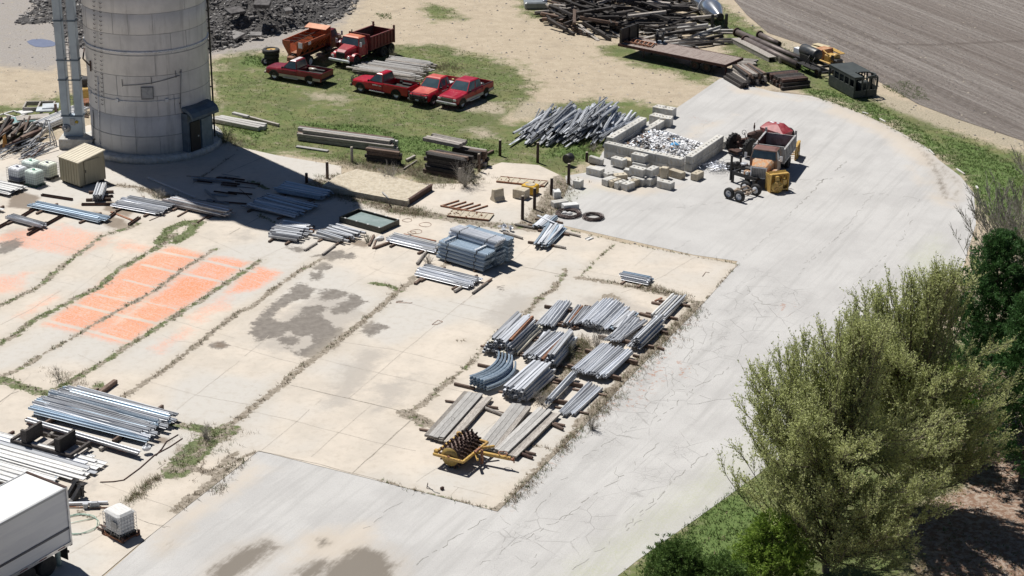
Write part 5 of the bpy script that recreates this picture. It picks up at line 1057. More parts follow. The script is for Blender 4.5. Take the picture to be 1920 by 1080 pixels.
wall_with_openings(mb, P_[0], P_[1], .1, H_, 5, 1.0, 1.6); wall_with_openings(mb, P_[3], P_[2], .1, H_, 5, .95, 1.75); wall_with_openings(mb, P_[1]+Vector((0, .03, 0)), P_[2]-Vector((0, .03, 0)), .1, H_-.05, 3, .7, 1.7); wall_with_openings(mb, P_[0]+Vector((0, .03, 0)), P_[3]-Vector((0, .03, 0)), .1, H_-.05, 2, .9, 1.7)
mb.box((0, 0, .12), (L_-.1, W_-.1, .08)); mb.build('body', M_CABD, root)
mb = MB(); hx = X-.55
mb.loft([[(-X-.05, -Y-.05, H_), (X-1.4, -Y-.05, H_), (X-1.4, Y+.05, H_), (-X-.05, Y+.05, H_)], [(-X-.05, -Y-.05, H_+.05), (X-1.4, -Y-.05, H_+.05), (X-1.4, Y+.05, H_+.05), (-X-.05, Y+.05, H_+.05)]])
mb.box((X-.68, -Y+.35, H_+.025), (1.44, .8, .05)); mb.build('roof', M_CABR, root)
mb = MB(); arc = [(X-1.4+.75+.72*math.cos(t), .35+.82*math.sin(t)) for t in [k*math.pi/8-.3 for k in range(12)]]
mb.tube([(x, y, H_+.03) for x, y in arc], .07, 6); [mb.tube([(x, y, .2), (x, y, H_)], .05, 5) for x, y in arc[::2]]; mb.bbox((X-.7, .2, .8), (.7, .8, 1.0), .1); mb.bbox((-.7, 0, .8), (2.2, 1.9, 1.2), .1); mb.build('ring_frame_and_light_block', M_CABD, root)  # large dark box added inside the shell to stop light showing through the windows
# ---- truck chassis with tank
q = G(1532, 140); hd = heading((1505, 118), (1570, 146)); root = empty('tank_chassis', (q.x, q.y+1.0, 0), hd, 'black truck chassis carrying a cylindrical tank behind the burnt cab shell', 'truck chassis')
mb = MB(); [mb.box((.3, y, .75), (5.4, .12, .24)) for y in (-.5, .5)]; [mb.box((x, 0, .75), (.12, 1.1, .2)) for x in (-2.2, -1, 0, 1.2, 2.6)]; mb.box((.2, -.9, .7), (2.6, .9, .06)); mb.box((2.6, 0, .7), (.2, 2.4, .14)); mb.build('frame', M_BLACK, root)
mb = MB(); tr = Matrix.Rotation(.62, 4, 'Z'); mb.lathe([(.1, -1.15), (.48, -1.15), (.52, -1.05), (.52, 1.05), (.48, 1.15), (.1, 1.15)], 22, 0, 'X', (-1.2, .2, 1.45), T=None); mb.build('tank', wm('charcoal_tank_metal', (.045, .05, .055), (.09, .085, .08), 3, .45, .3, 0), root)
mb = MB(); mb.box((-.9, -.6, 1.05), (1.5, .06, .6)); [mb.tube([(x, -1.0, .7), (x+.1, -.6, 1.5)], .035, 5) for x in (-.3, .5)]; mb.build('bracket', M_BLACK, root)
for x in (-1.9, 1.6):
    for y in (-.9, .9): wheel(root, x, y, .42, .25, M_DRUST, side=-1 if y < 0 else 1)
# ---- yellow machine wreck
q = G(1552, 122); hd = heading((1512, 100), (1590, 128)); root = empty('loader_wreck', (q.x-.3, q.y+1.6, 0), hd, 'rusty cream and yellow machine wreck lying at the edge of the field', 'machine wreck')
C_CREAM = paint('cream_panel_paint', (.58, .50, .33), (.50, .41, .26), .6, 0, 2)
mb = MB(); mb.loft([[(-2.2, -1.0, .2), (-.2, -1.0, .2), (-.2, 1.3, .2), (-2.2, 1.3, .2)], [(-2.2, -.9, .75), (-.1, -.7, .95), (-.1, 1.3, .95), (-2.0, 1.2, .85)]]); mb.box((-1.2, .9, .98), (1.8, .7, .06), ry=-.06); mb.build('hood', C_CREAM, root)
mb = MB(); mb.loft([[(-.7, -1.0, .2), (.7, -1.0, .2), (.7, .8, .2), (-.7, .8, .2)], [(-.6, -.9, 1.05), (.6, -.7, 1.15), (.6, .7, 1.2), (-.6, .7, 1.1)]]); mb.build('engine_cover', paint('rust_stained_cream_paint', (.38, .17, .08), (.48, .30, .17), .7, 0, 2.5), root)
mb = MB(); mb.box((.9, .9, .95), (1.7, .5, .07), ry=.08); mb.bbox((1.4, -.2, .6), (.9, .9, .7), .12); mb.lathe([(.05, 0), (.35, 0), (.35, .5), (.05, .55)], 16, 0, 'X', (1.8, -.2, .8)); mb.bbox((1.0, -1.0, .3), (2.6, .2, .25), .04); mb.tube([(.6, -.4, 1.1), (1.6, -.6, .9)], .07, 6); mb.build('arm', C_YEL, root)
mb = MB(); mb.bbox((2.5, -.3, .4), (.5, .9, .7), .1); mb.box((2.3, -.8, .9), (.3, .1, .4)); mb.build('counterweight', M_BLACK, root)
mb = MB(); mb.box((-1.9, -1.2, .55), (.8, .5, .6)); mb.build('fender', P_WHT, root)
# ---- silver bin lying down, posts
a_, b_ = G(1262, -28), G(1350, 52); d = b_-a_; hd = math.atan2(d.y, d.x); L_ = d.length
root = empty('aluminium_bin', (a_.x, a_.y, 0), hd, 'shiny aluminium bin with a cone end lying by the dark timber heap', 'bin')
mb = MB(); mb.lathe([(.1, 0), (.95, 0), (1.0, .1), (1.0, L_-4.2), (.97, L_-4.15), (1.0, L_-4.1), (.98, L_-2.4), (.35, L_-.4), (.3, L_-.2)], 28, 0, 'X', (0, 0, 1.02)); mb.build('shell', wm('brushed_aluminium', (.72, .73, .74), (.60, .61, .62), 1.5, .22, .9, 0, (.2, 2, 2), .02), root)
mb = MB(); mb.lathe([(1.0, L_-4.25), (1.05, L_-4.25), (1.05, L_-4.1), (1.0, L_-4.1)], 28, 0, 'X', (0, 0, 1.02)); mb.box((L_-3.6, .45, 1.93), (.9, .5, .06)); mb.build('band', M_GALV, root)
mb = MB(); mb.lathe([(.28, L_-.35), (.38, L_-.3), (.38, L_-.1), (.2, L_-.05)], 20, 0, 'X', (0, 0, 1.02)); mb.build('outlet', M_BLACK, root)
mb = MB(); [mb.box((x, 0, .1), (.3, 1.7, .2)) for x in (3, L_-4)]; mb.build('cradle', M_DRUST, root)
# ================= STOCK PILES =================
def sec_mesh(kind, L=1.0):
    """cross-section (y,z) extruded along x, centred; z=0 is the underside"""
    mb = MB()
    def ext(poly, mi=0): mb.loft([[(-L/2, y, z) for y, z in poly], [(L/2, y, z) for y, z in poly]], mi)
    kind = {'bearer': 'timber', 'tie': 'timber'}.get(kind, kind)
    if kind == 'wbeam':
        t = .006; top = [(-.156, .0), (-.138, .01), (-.112, .115), (-.070, .115), (-.018, .0), (.018, .0), (.070, .115), (.112, .115), (.138, .01), (.156, .0)]
        n = len(top); low = [(y, z-t*1.6) for y, z in top]
        for i in range(n-1): ext([top[i], top[i+1], low[i+1], low[i]])
    elif kind == 'wside':   # W-beam standing on its edge
        t = .006; top = [(0, 0), (.018, .012), (.082, .045), (.082, .095), (.01, .135), (.01, .178), (.082, .215), (.082, .268), (.018, .298), (0, .312)]
        for i in range(len(top)-1): a, b = top[i], top[i+1]; ext([a, b, (b[0]-t*1.6, b[1]), (a[0]-t*1.6, a[1])])
    elif kind == 'ipost': [mb.box((0, 0, z), (L, .10, .008)) for z in (.004, .148)]; mb.box((0, 0, .076), (L, .008, .14))
    elif kind == 'hpost': [mb.box((0, y, .05), (L, .008, .10)) for y in (-.072, .072)]; mb.box((0, 0, .05), (L, .14, .008))
    elif kind == 'channel': mb.box((0, 0, .064), (L, .15, .008)); [mb.box((0, y, .03), (L, .008, .06)) for y in (-.071, .071)]
    elif kind == 'pipe':
        r = .06; n = 10
        mb.loft([[(x, q*math.cos(2*math.pi*j/n), r+q*math.sin(2*math.pi*j/n)) for j in range(n)] for x, q in ((-L/2+.08/1, r*.8), (-L/2, r*.8), (-L/2, r), (L/2, r), (L/2, r*.8), (L/2-.08, r*.8))], 0, True, False)
    elif kind == 'tube': 
        for y, z, dy, dz in ((0, .004, .15, .008), (0, .146, .15, .008), (-.071, .075, .008, .134), (.071, .075, .008, .134)): mb.box((0, y, z), (L, dy, dz))
        mb.box((0, 0, .075), (L-.3, .13, .13))
    elif kind == 'plate': mb.box((0, 0, .006), (L, .30, .012)); mb.box((0, -.148, .02), (L, .01, .04)); mb.box((0, .148, .02), (L, .01, .04))
    elif kind == 'timber':
        w = .12; rr = []
        for x, k in ((-L/2, .93), (-L/2+.04, 1), (-L/6, .99), (L/5, 1.01), (L/2-.04, 1), (L/2, .94)):
            dy, dz = random.uniform(-.006, .006), random.uniform(-.004, .004)
            rr.append([(x+random.uniform(-.01, .01), y*k+dy, .12+z*k+dz) for y, z in ((-w, -.095), (-.1, -w), (.1, -w), (w, -.095), (w, .1), (.095, w), (-.095, w), (-w, .1))])
        mb.loft(rr)
    elif kind == 'pole':
        n = 9; mb.loft([[(x, r*math.cos(2*math.pi*j/n)+dy, .11+r*math.sin(2*math.pi*j/n)) for j in range(n)] for x, r, dy in ((-L/2, .085, 0), (-L/2+.03, .10, 0), (0, .095, .015), (L/2-.03, .08, 0), (L/2, .07, 0))])
    elif kind == 'plank':
        mb.loft([[(x, y*k, .03+z*k) for y, z in ((-.14, -.03), (.14, -.03), (.14, .03), (-.14, .03))] for x, k in ((-L/2, .96), (-L/2+.03, 1), (L/2-.03, 1), (L/2, .97))])
    elif kind == 'rod': mb.tube([(-L/2, 0, .03), (0, .03, .03), (L/2, 0, .03)], .028, 6)
    return mb
NAMES = {'wbeam': ('guard_rail', 'guard rail'), 'wside': ('guard_rail', 'guard rail'), 'ipost': ('steel_post', 'steel post'), 'hpost': ('steel_post', 'steel post'), 'channel': ('steel_channel', 'steel channel'),
  'pipe': ('steel_pipe', 'steel pipe'), 'tube': ('steel_tube', 'steel tube'), 'plate': ('metal_sheet', 'metal sheet'), 'timber': ('timber', 'timber'), 'pole': ('wooden_pole', 'wooden pole'), 'plank': ('plank', 'plank'), 'rod': ('steel_rod', 'steel rod'), 'bearer': ('wood_bearer', 'bearer'), 'tie': ('crosstie', 'crosstie')}
_cache = {}
def piece(kind, mat, L, base):
    TK = ('timber', 'pole', 'plank', 'bearer', 'tie'); Lq = round(L*2)/2 if kind in TK else 1.0
    key = (kind, mat.name, Lq if kind in TK else round(base, 1), random.randint(0, 2) if kind in ('timber', 'pole', 'tie') else 0)
    if key not in _cache:
        Lm = key[2]; _cache[key] = (sec_mesh(kind, max(Lm, .5)).mesh(NAMES[kind][0], mat), max(Lm, .5))
    return _cache[key]
def put(kind, mat, L, loc, rz, tilt=0, roll=0, label=None, group=None, base=3.8, sc=(1, 1)):
    me, Lm = piece(kind, mat, L, base); o = bpy.data.objects.new(NAMES[kind][0], me); COL.objects.link(o)
    o.location = loc; o.rotation_euler = Euler((roll, -tilt, rz), 'XYZ') if not tilt else (Matrix.Rotation(rz, 3, 'Z') @ Matrix.Rotation(-tilt, 3, 'Y') @ Matrix.Rotation(roll, 3, 'X')).to_euler()
    o.scale = (L/Lm, sc[0], sc[1]); return tag(o, label, NAMES[kind][1], group)
H = {'wbeam': .095, 'wside': .315, 'ipost': .153, 'hpost': .103, 'channel': .07, 'pipe': .122, 'tube': .152, 'plate': .045, 'timber': .243, 'pole': .2, 'plank': .062, 'rod': .06, 'tie': .243}
WD = {'wbeam': .325, 'wside': .10, 'ipost': .105, 'hpost': .155, 'channel': .155, 'pipe': .124, 'tube': .155, 'plate': .31, 'timber': .25, 'pole': .2, 'plank': .29, 'rod': .07, 'tie': .25}
PILE_LABELS = {}
def pile(label, group, a, b, span, layers, kinds, mats, L=None, z0=.03, dun=.14, jit=.03, shift=.15, slack=1.08, taper=.6, sc=(1, 1), fill=1.0, dmat=None, dlab=None):
    """a,b pixels of the two ends of the pile's ground centreline; span metres across; kinds/mats lists"""
    A, B = G(*a), G(*b); d = B-A; L0 = L or d.length; rz = math.atan2(d.y, d.x); n_ = Vector((-math.sin(rz), math.cos(rz), 0)); u = d.normalized(); mid = (A+B)/2
    if dun:
        for k, f in enumerate((-.30, .30)):
            c = mid+u*L0*f; Ld = span+.9
            put('bearer', dmat or M_BROWNW, Ld, (c.x, c.y, z0), rz+math.pi/2+random.uniform(-.06, .06), label=dlab or f'dark bearer timber under the {group}', group=f'bearers under the {group}', sc=(.6, dun/.24))
    z = z0+dun; cnt = 0
    for l in range(layers):
        kind = kinds[l % len(kinds)] if isinstance(kinds, list) else kinds
        w = WD[kind]*sc[0]*slack*(1.07 if kind == 'wbeam' else 1.12 if kind == 'tube' else 1); sp = span-2*taper*WD[kind]*l*.5; n = max(1, int(sp/w)); h = H[kind]*sc[1]
        for i in range(n):
            if random.random() > fill: continue
            off = (i-(n-1)/2)*w+random.uniform(-.02, .02); ln = L0*random.choice([1, 1, 1, .97, .9]) if kind != 'plank' else L0*random.uniform(.93, 1)
            c = mid+n_*off+u*random.uniform(-shift, shift); m = random.choices(mats, [.25 if q_ is M_RUST else 1 for q_ in mats])[0]
            kz = z+random.uniform(0, .03 if kind in ('wbeam', 'tube', 'hpost') else .012)+(i % 2)*.004
            ln_ = label if isinstance(label, str) else label[0]; lb = ln_
            if m in (M_RUST, M_DRUST) and m is not mats[0]: lb = 'rust brown '+NAMES[kind][1]+' among the '+group
            g_ = group if lb == ln_ else 'rust brown pieces among the '+group
            put(kind, m, ln, (c.x, c.y, kz), rz+random.uniform(-jit, jit), random.uniform(-.006, .006), random.gauss(0, .13 if l == layers-1 else .05) if kind in ('wbeam', 'ipost', 'hpost', 'tube') else random.uniform(-.02, .02), lb, g_, base=L0, sc=sc); cnt += 1
        z += h*(.42 if kind == 'wbeam' else 1.0)+.004
    return z
GA = [M_GALV, M_GALV, M_GALVD]; GB = [M_GALV, M_GALVD, M_BLUE]; GR = [M_GALV, M_GALVD, M_GALV, M_RUST]
# -- shaded and half-shaded piles right of the silo
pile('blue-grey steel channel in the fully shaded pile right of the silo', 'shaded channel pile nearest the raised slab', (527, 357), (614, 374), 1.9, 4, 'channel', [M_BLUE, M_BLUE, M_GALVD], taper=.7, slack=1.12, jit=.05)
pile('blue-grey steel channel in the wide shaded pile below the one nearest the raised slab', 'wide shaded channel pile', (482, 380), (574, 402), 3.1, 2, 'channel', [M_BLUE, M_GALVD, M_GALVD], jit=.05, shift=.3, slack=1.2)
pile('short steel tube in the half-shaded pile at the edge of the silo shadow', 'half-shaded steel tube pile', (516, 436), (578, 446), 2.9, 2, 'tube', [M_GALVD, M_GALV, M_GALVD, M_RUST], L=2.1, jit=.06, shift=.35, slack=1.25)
pile('short brownish steel tube in the fanned pile left of the black tray', 'fanned brownish tube pile', (610, 438), (665, 452), 2.3, 2, 'tube', [M_GALVD, M_GALVD, M_RUST, M_GALV], L=2.3, jit=.12, shift=.4, slack=1.3, dun=.1)
pile('white-topped guard rail in the narrow pile between the black tray and the tall stack', 'narrow guard rail pile by the tall stack', (733, 450), (823, 472), 1.6, 3, 'wbeam', [M_GALV, M_GALV, M_WHITE], jit=.015)
pile('galvanised guard rail in the low pile in front of the tall strapped stack', 'low guard rail pile before the tall stack', (792, 512), (892, 537), 1.9, 3, 'wbeam', [M_GALV, M_GALV, M_GALVD], jit=.035, shift=.25)
def bar(kind, label, a, b, mat, group=None, z=.03, sc=(1, 1)):
    A, B = G(a[0], a[1], z), G(b[0], b[1], z); d = B-A; return put(kind, mat, d.length, (A+B)/2, math.atan2(d.y, d.x), label=label, group=group, sc=sc)
bar('timber', 'left of the two short grey beams jutting from the fanned tube pile', (571, 471), (594, 457), M_GREYW, sc=(.6, .6)); bar('timber', 'right of the two short grey beams jutting from the fanned tube pile', (605, 479), (628, 462), M_GREYW, sc=(.6, .6))
bar('timber', 'short dark timber with a round end below the left corner of the black tray', (692, 462), (701, 443), M_BROWNW, sc=(.6, .6)); bar('timber', 'long brown timber running under the narrow guard rail pile', (702, 467), (740, 453), M_BROWNW, sc=(.7, .7)); bar('timber', 'thin brown timber next to the short dark one below the black tray', (699, 467), (706, 449), M_BROWNW, sc=(.4, .4))
bar('channel', 'long thin rusty rail lying behind the narrow guard rail pile', (757, 440), (817, 453), M_RUST)
bar('timber', 'dark timber end jutting left of the low guard rail pile', (778, 534), (796, 519), M_BROWNW, sc=(.8, .6)); bar('pole', 'pale wooden log sticking out below the low guard rail pile', (852, 549), (878, 534), M_GREYW); bar('pole', 'upper of the two loose logs right of the low guard rail pile', (903, 539), (922, 525), M_BROWNW, sc=(.8, .8)); bar('pole', 'lower of the two loose logs right of the low guard rail pile', (886, 552), (914, 532), M_GREYW, sc=(.8, .8)); bar('pole', 'grey log leaning from the left side of the tall strapped stack', (782, 497), (801, 472), M_GREYW)
# -- tall strapped stack: each strapped bundle is one thing
A, B = G(818, 488), G(910, 516); d = B-A; L0 = 3.85; rz = math.atan2(d.y, d.x); u = d.normalized(); n_ = Vector((-math.sin(rz), math.cos(rz), 0)); base = (A+B)/2
def bundle(loc, rz, L, W, Hh, mat, label, kind='wbeam'):
    r = empty('rail_bundle', loc, rz, label, 'bundle', 'strapped bundles in the tall stack')
    n = max(2, int(W/.33)); m = max(2, int(Hh/.05))
    rows = {}
    for i in range(n):
        mb = MB(); t = .006
        top = [(-.156, .0), (-.142, .018), (-.112, .075), (-.062, .075), (-.022, .01), (.022, .01), (.062, .075), (.112, .075), (.142, .018), (.156, .0)]
        y0 = (i-(n-1)/2)*.33
        for k in range(m):
            z = .03+k*(Hh-.1)/(m-1); x0 = random.uniform(-.05, .05)
            pr = top+[(y, zz-.02) for y, zz in top[::-1]]
            mb.loft([[(-L/2+x0, y0+y, z+zz) for y, zz in pr], [(L/2+x0, y0+y, z+zz) for y, zz in pr]])
        mb.build('rail_stack', mat, r)
    for x in (-L*.3, L*.3): mb = MB(); mb.box((x, 0, Hh/2), (.035, W+.02, Hh+.012)); mb.build('strap', M_BLACK, r)
    return r
z = .15; hs = [.24, .24, .24, .24, .22]
for c in range(2):
    for k in range(7 if c else 5):
        h = .23; sh = random.uniform(-.12, .12); off = n_*(.55+c*1.12+random.uniform(-.03, .03))+u*sh
        p = base+off; zz = .17+k*.262; h = .205
        rowname = ['lowest', 'second', 'third', 'fourth', 'fifth', 'sixth', 'topmost'][k]
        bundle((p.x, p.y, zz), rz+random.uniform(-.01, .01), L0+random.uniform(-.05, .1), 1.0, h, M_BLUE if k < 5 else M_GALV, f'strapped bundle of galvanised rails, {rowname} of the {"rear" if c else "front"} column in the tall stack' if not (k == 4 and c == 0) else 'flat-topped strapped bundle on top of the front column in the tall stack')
p = base+n_*2.75+u*.15
for k in range(6): bundle((p.x, p.y, .17+k*.262), rz, L0-.1, .95, .23, M_BLUE, f'strapped bundle of galvanised rails, {["lowest","second","third","fourth","fifth","topmost"][k]} of the far right column in the tall stack')
for s_ in (-1.35, 1.2):
    q = base+u*s_+n_*.55; put('channel', M_GALV, 1.15, (q.x, q.y, .17+5*.262), rz+math.pi/2, label='galvanised cross bar lying on the front column of the tall stack', group='cross bars on the tall stack')
for s_ in (-1.2, 1.2):
    q = base+u*s_+n_*1.6; put('timber', M_BROWNW, 3.4, (q.x, q.y, .03), rz+math.pi/2, label='bearer timber under the tall strapped stack', group='bearers under the tall strapped stack', sc=(.7, .55))
# -- left piles
pile('pale blue sheet rail in the strapped sheaf left of the short stacked bundle', 'pale blue strapped sheaf', (62, 388), (197, 417), 1.35, 3, 'wbeam', [M_BLUE, M_BLUE, M_BLUE], jit=.03, shift=.25, dun=.14)
pile('grey guard rail in the small pile lying across two long brown beams at the left', 'small grey rail pile on brown beams', (16, 412), (84, 430), .8, 2, 'hpost', [M_GALVD, M_GALV], jit=.03)
pile('short galvanised rail in the tight bundle pointing at the camera beside the tan shed', 'tight bundle beside the tan shed', (192, 358), (183, 383), .85, 9, 'wbeam', [M_GALVD, M_GALV, M_WHITE], L=2.6, jit=.01, shift=.06, taper=0, dun=.2)
pile('galvanised guard rail in the spread pile between the tight bundle and the long pinkish pile', 'spread galvanised pile', (228, 382), (312, 398), 2.3, 3, 'wbeam', [M_GALV, M_GALV, M_GALVD], jit=.07, shift=.3)
pile('long pinkish grey steel channel in the strapped pile at the silo shadow edge', 'long pinkish channel pile', (318, 384), (428, 408), 1.1, 6, 'channel', [wm('pinkish_grey_steel', (.44, .40, .39), (.33, .29, .28), 3, .5, .3, .2), M_GALV], jit=.012, shift=.3, taper=.2)
pile('white sheet in the pile at the left edge beside the caged totes', 'white sheet pile at the left edge', (-50, 345), (30, 362), 2.2, 5, 'plate', [M_WHITE, M_WHITE, M_GALV], L=4.4, jit=.04, shift=.15, dun=.14)
pile('white sheet on the ground at the left edge below the totes', 'low white sheets at the left edge', (-60, 385), (4, 400), 1.0, 2, 'plate', [M_WHITE], L=3, jit=.02)
for lb, a, b in (('brown steel beam lying under the left end of the pale blue sheaf', (42, 407), (84, 382)), ('long brown steel beam running from the pale blue sheaf towards the orange paint', (52, 442), (133, 397)), ('short brown steel beam lying above the pale blue sheaf', (78, 367), (136, 376)), ('brown steel beam leaving the frame at the left', (-14, 434), (26, 413)),
   ('upper black beam crossing under the tight bundle', (172, 376), (212, 369)), ('lower black beam crossing under the tight bundle', (153, 385), (216, 385)), ('crooked dark beam below the spread galvanised pile', (203, 411), (217, 400)), ('dark beam with a cut end below the spread galvanised pile', (242, 423), (262, 409))):
    bar('hpost', lb, a, b, M_DRUST, sc=(1.2, 1.6))
bar('plank', 'thin rusty board leaning from the spread galvanised pile to the ground', (208, 398), (254, 416), M_RUST, sc=(.6, 1)); bar('channel', 'long pale grey pole lying across the weeds in the silo shadow', (277, 333), (366, 371), M_GALV, z=.15, sc=(.7, 1)); bar('channel', 'thin brown bar below the spread galvanised pile', (280, 414), (333, 392), M_BROWNW, sc=(.5, .5))
for lb, a, b in (('left brown bearer sticking out below the long pinkish pile', (333, 407), (356, 394)), ('right brown bearer sticking out below the long pinkish pile', (370, 418), (395, 402))): bar('timber', lb, a, b, M_BROWNW, sc=(.4, .4))
for k in range(30):   # thin bars scattered in the shade
    x, y = random.uniform(372, 470), random.uniform(328, 392); a_ = random.choice([.0, .1, .15, .2, -.9, -.1]) ; ln = random.uniform(1.2, 2.6)
    if x > 445 and y > 370: continue
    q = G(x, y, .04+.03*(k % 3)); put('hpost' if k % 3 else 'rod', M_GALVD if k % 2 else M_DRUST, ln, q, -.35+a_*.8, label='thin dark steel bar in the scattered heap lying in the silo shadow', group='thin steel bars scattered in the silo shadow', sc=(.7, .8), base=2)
# -- bottom left
pile('long galvanised guard rail in the big pile left of the weed patch', 'big guard rail pile at the lower left', (95, 757), (303, 812), 3.7, 5, 'wbeam', [M_GALV, M_GALVD, M_GALVD, M_BLUE], L=7.4, jit=.03, shift=.45, dun=.28, taper=1.0, slack=1.05, dmat=M_BROWNW)
bar('timber', 'thick brown timber end sticking out behind the big guard rail pile', (186, 742), (217, 719), M_BROWNW, sc=(1.1, 1.1)); bar('timber', 'pale timber end below the big guard rail pile', (188, 846), (208, 833), M_GREYW, sc=(.9, .8)); bar('timber', 'dark timber end near the black frame below the big guard rail pile', (92, 822), (106, 809), M_GREYW, sc=(.8, .8))
A, B = G(50, 787, .35), G(262, 850, .35); d = B-A; rzz = math.atan2(d.y, d.x)
put('wbeam', M_GALVD, d.length, (A+B)/2, rzz, 0, .3, 'long dull guard rail along the near side of the big pile', None, base=7.4, sc=(1, 1.0))
A, B = G(52, 790, .22), G(240, 845, .22); put('wbeam', M_RUST, (B-A).length, (A+B)/2, rzz, 0, .7, 'long rust streaked guard rail under the dull one beside the big pile', None, base=7.0, sc=(.7, .8))
A, B = G(50, 790, .12), G(258, 853, .12); put('timber', M_DRUST, d.length, (A+B)/2, rzz, label='long dark beam under the near side of the big guard rail pile', sc=(.8, .8))
for (x, y), lb in (((316, 792), 'white plastic bucket at the right end of the big guard rail pile'), ((275, 843), 'white round jug at the lower right corner of the big guard rail pile')):
    q = G(x, y, .25); simple('plastic_jug', lb, 'jug', P_WHT, lambda m: (m.bbox((0, 0, .1), (.45, .34, .32), .1), m.lathe([(.06, 0), (.06, .06), (.03, .08)], 10, 0, 'Z', (0, 0, .26))), q, .4)
pile('long white steel panel in the stack above the trailer roof', 'white panel stack above the trailer', (-60, 825), (165, 888), 2.6, 3, 'plate', [M_WHITE, M_WHITE, M_WHITE, M_GALV], L=8.2, jit=.012, shift=.5, dun=.12, slack=1.1, dmat=M_DRUST)
pile('long white steel panel in the stack touching the trailer roof edge', 'white panel stack beside the trailer', (-110, 858), (88, 915), 2.0, 3, 'plate', [M_WHITE, M_WHITE, M_GALV], L=7.5, jit=.012, shift=.3, dun=.12, slack=1.1, dmat=M_DRUST)
pile('white panel offcut lying at the corner of the black timber frame', 'white offcuts by the black timber frame', (140, 850), (170, 860), .8, 2, 'plate', [M_WHITE], L=1.4, jit=.03, dun=0)
q = G(96, 905, .15); simple('folded_sheet', 'small pale blue folded sheet at the trailer roof corner', 'sheet', M_BLUE, lambda m: (m.box((0, 0, .04), (.5, .4, .03), ry=.2), m.box((.1, .2, .08), (.4, .3, .03), ry=-.25)), q, .3)
A, B = G(22, 838), G(138, 868); d = B-A; q = (A+B)/2; rz2 = math.atan2(d.y, d.x); L_ = d.length
root = empty('timber_cradle', (q.x, q.y, .03), rz2, 'black timber frame with two upright block walls between the rail pile and white panels', 'frame')
mb = MB(); mb.box((0, 0, .22), (L_, .16, .40)); mb.box((0, 1.7, .12), (L_-.4, .12, .2)); [mb.box((x, .9, .14), (.16, 1.8, .2)) for x in (-L_/2+.1, -.1, L_/2-.3)]; mb.box((L_/2-.1, .7, .42), (.14, 1.7, .14)); mb.box((-L_/2+.1, .6, .42), (.14, 1.3, .14)); mb.build('frame', M_TARW, root)
for x in (-1.1, 1.05):
    mb = MB(); mb.box((x, .75, .65), (.16, 1.3, .8)); mb.box((x-.02, .05, .65), (.34, .16, .95)); mb.build('bolster', M_TARW, root)
mb = MB(); mb.box((1.5, .8, .16), (1.0, 1.1, .05)); mb.box((-.5, .8, .16), (.9, 1.1, .05)); mb.build('plate', M_GREYW, root)
# -- centre right storage yard
Y = 'in the storage yard left of the grey road'
pile('galvanised rail in the upright sheaf at the upper left of the storage yard', 'upper left rail sheaf of the yard', (1022, 618), (1058, 575), 1.25, 4, 'wbeam', [M_GALV, M_GALV, M_GALVD], L=3.9, jit=.05, shift=.2, dun=.2)
pile('grey pipe in the short sheaf right of the upper left rails of the yard', 'pipe sheaf behind the upper left rails', (1070, 612), (1092, 586), .9, 2, 'pipe', [M_GALVD, M_RUST, M_GALVD], L=3.0, jit=.04, dun=.1)
pile('galvanised guard rail in the dense pile at the top middle of the yard', 'dense top middle pile of the yard', (1108, 620), (1148, 580), 2.3, 7, 'wbeam', [M_GALV, M_GALV, M_GALVD, M_GALV], L=3.8, jit=.03, shift=.2, dun=.22, taper=.7)
pile('dark shaded channel in the low pile right of the dense top middle pile', 'low shaded pile of the yard', (1158, 618), (1180, 598), .9, 3, 'channel', [M_BLUE, M_GALVD], L=2.8, jit=.04, dun=.1)
pile('galvanised guard rail in the crossed pile right of the bare shrub in the yard', 'crossed pile of the yard', (1147, 651), (1194, 607), 1.5, 4, 'wbeam', [M_GALV, M_GALV, M_GALVD], L=3.7, jit=.12, shift=.25, dun=.22)
pile('long galvanised rail in the slim pile at the right edge of the yard', 'slim right edge pile of the yard', (1188, 660), (1237, 613), .9, 6, 'hpost', [M_GALV, M_GALVD, M_GALV], L=3.9, jit=.02, shift=.2, dun=.2)
pile('grey pipe in the small loose pile at the far right corner of the yard', 'loose pipes at the far right corner of the yard', (1230, 606), (1274, 562), 1.15, 2, ['tube', 'pipe'], [M_GALVD, M_GALV, M_WHITE], L=3.7, jit=.02, shift=.15, slack=1.5, dun=.16)
bar('timber', 'upper brown bearer left of the loose pipes at the far right corner', (1222, 569), (1242, 573), M_BROWNW, sc=(.7, .6)); bar('timber', 'lower brown bearer left of the loose pipes at the far right corner', (1199, 590), (1222, 596), M_BROWNW, sc=(.8, .7)); bar('plank', 'small rusty stick above the loose pipes at the far right corner', (1228, 565), (1241, 559), M_RUST, sc=(.4, 1))
pile('rail with a dark open end in the thick pile at the left of the yard', 'thick left pile of the yard', (938, 666), (982, 622), 2.1, 6, 'tube', [M_GALV, M_GALVD, M_GALV, wm('cream_painted_steel', (.60, .57, .48), (.50, .47, .40), 3, .6, 0, .1), M_GALV, M_RUST], L=4.1, jit=.035, shift=.35, dun=.1, taper=1.0)
pile('grey rail in the disordered pile in the middle of the yard', 'disordered middle pile of the yard', (1000, 682), (1042, 640), 1.6, 4, ['tube', 'wbeam'], [M_GALVD, M_GALV, M_GALV, M_RUST], L=3.7, jit=.14, shift=.3, dun=.1)
pile('pale rail in the pile overlapping the disordered middle pile of the yard', 'pale pile right of the disordered one', (1032, 695), (1070, 650), .9, 6, 'tube', [M_GALV, M_GALVD, M_GALV], L=3.9, jit=.03, shift=.15, dun=.1)
pile('galvanised rail in the wide tidy pile at the right of the yard', 'wide tidy pile of the yard', (1106, 710), (1153, 667), 2.5, 4, 'wbeam', [M_GALV, M_GALV, M_GALVD, M_GALV], L=4.0, jit=.025, shift=.15, dun=.26, taper=.4, slack=.9)
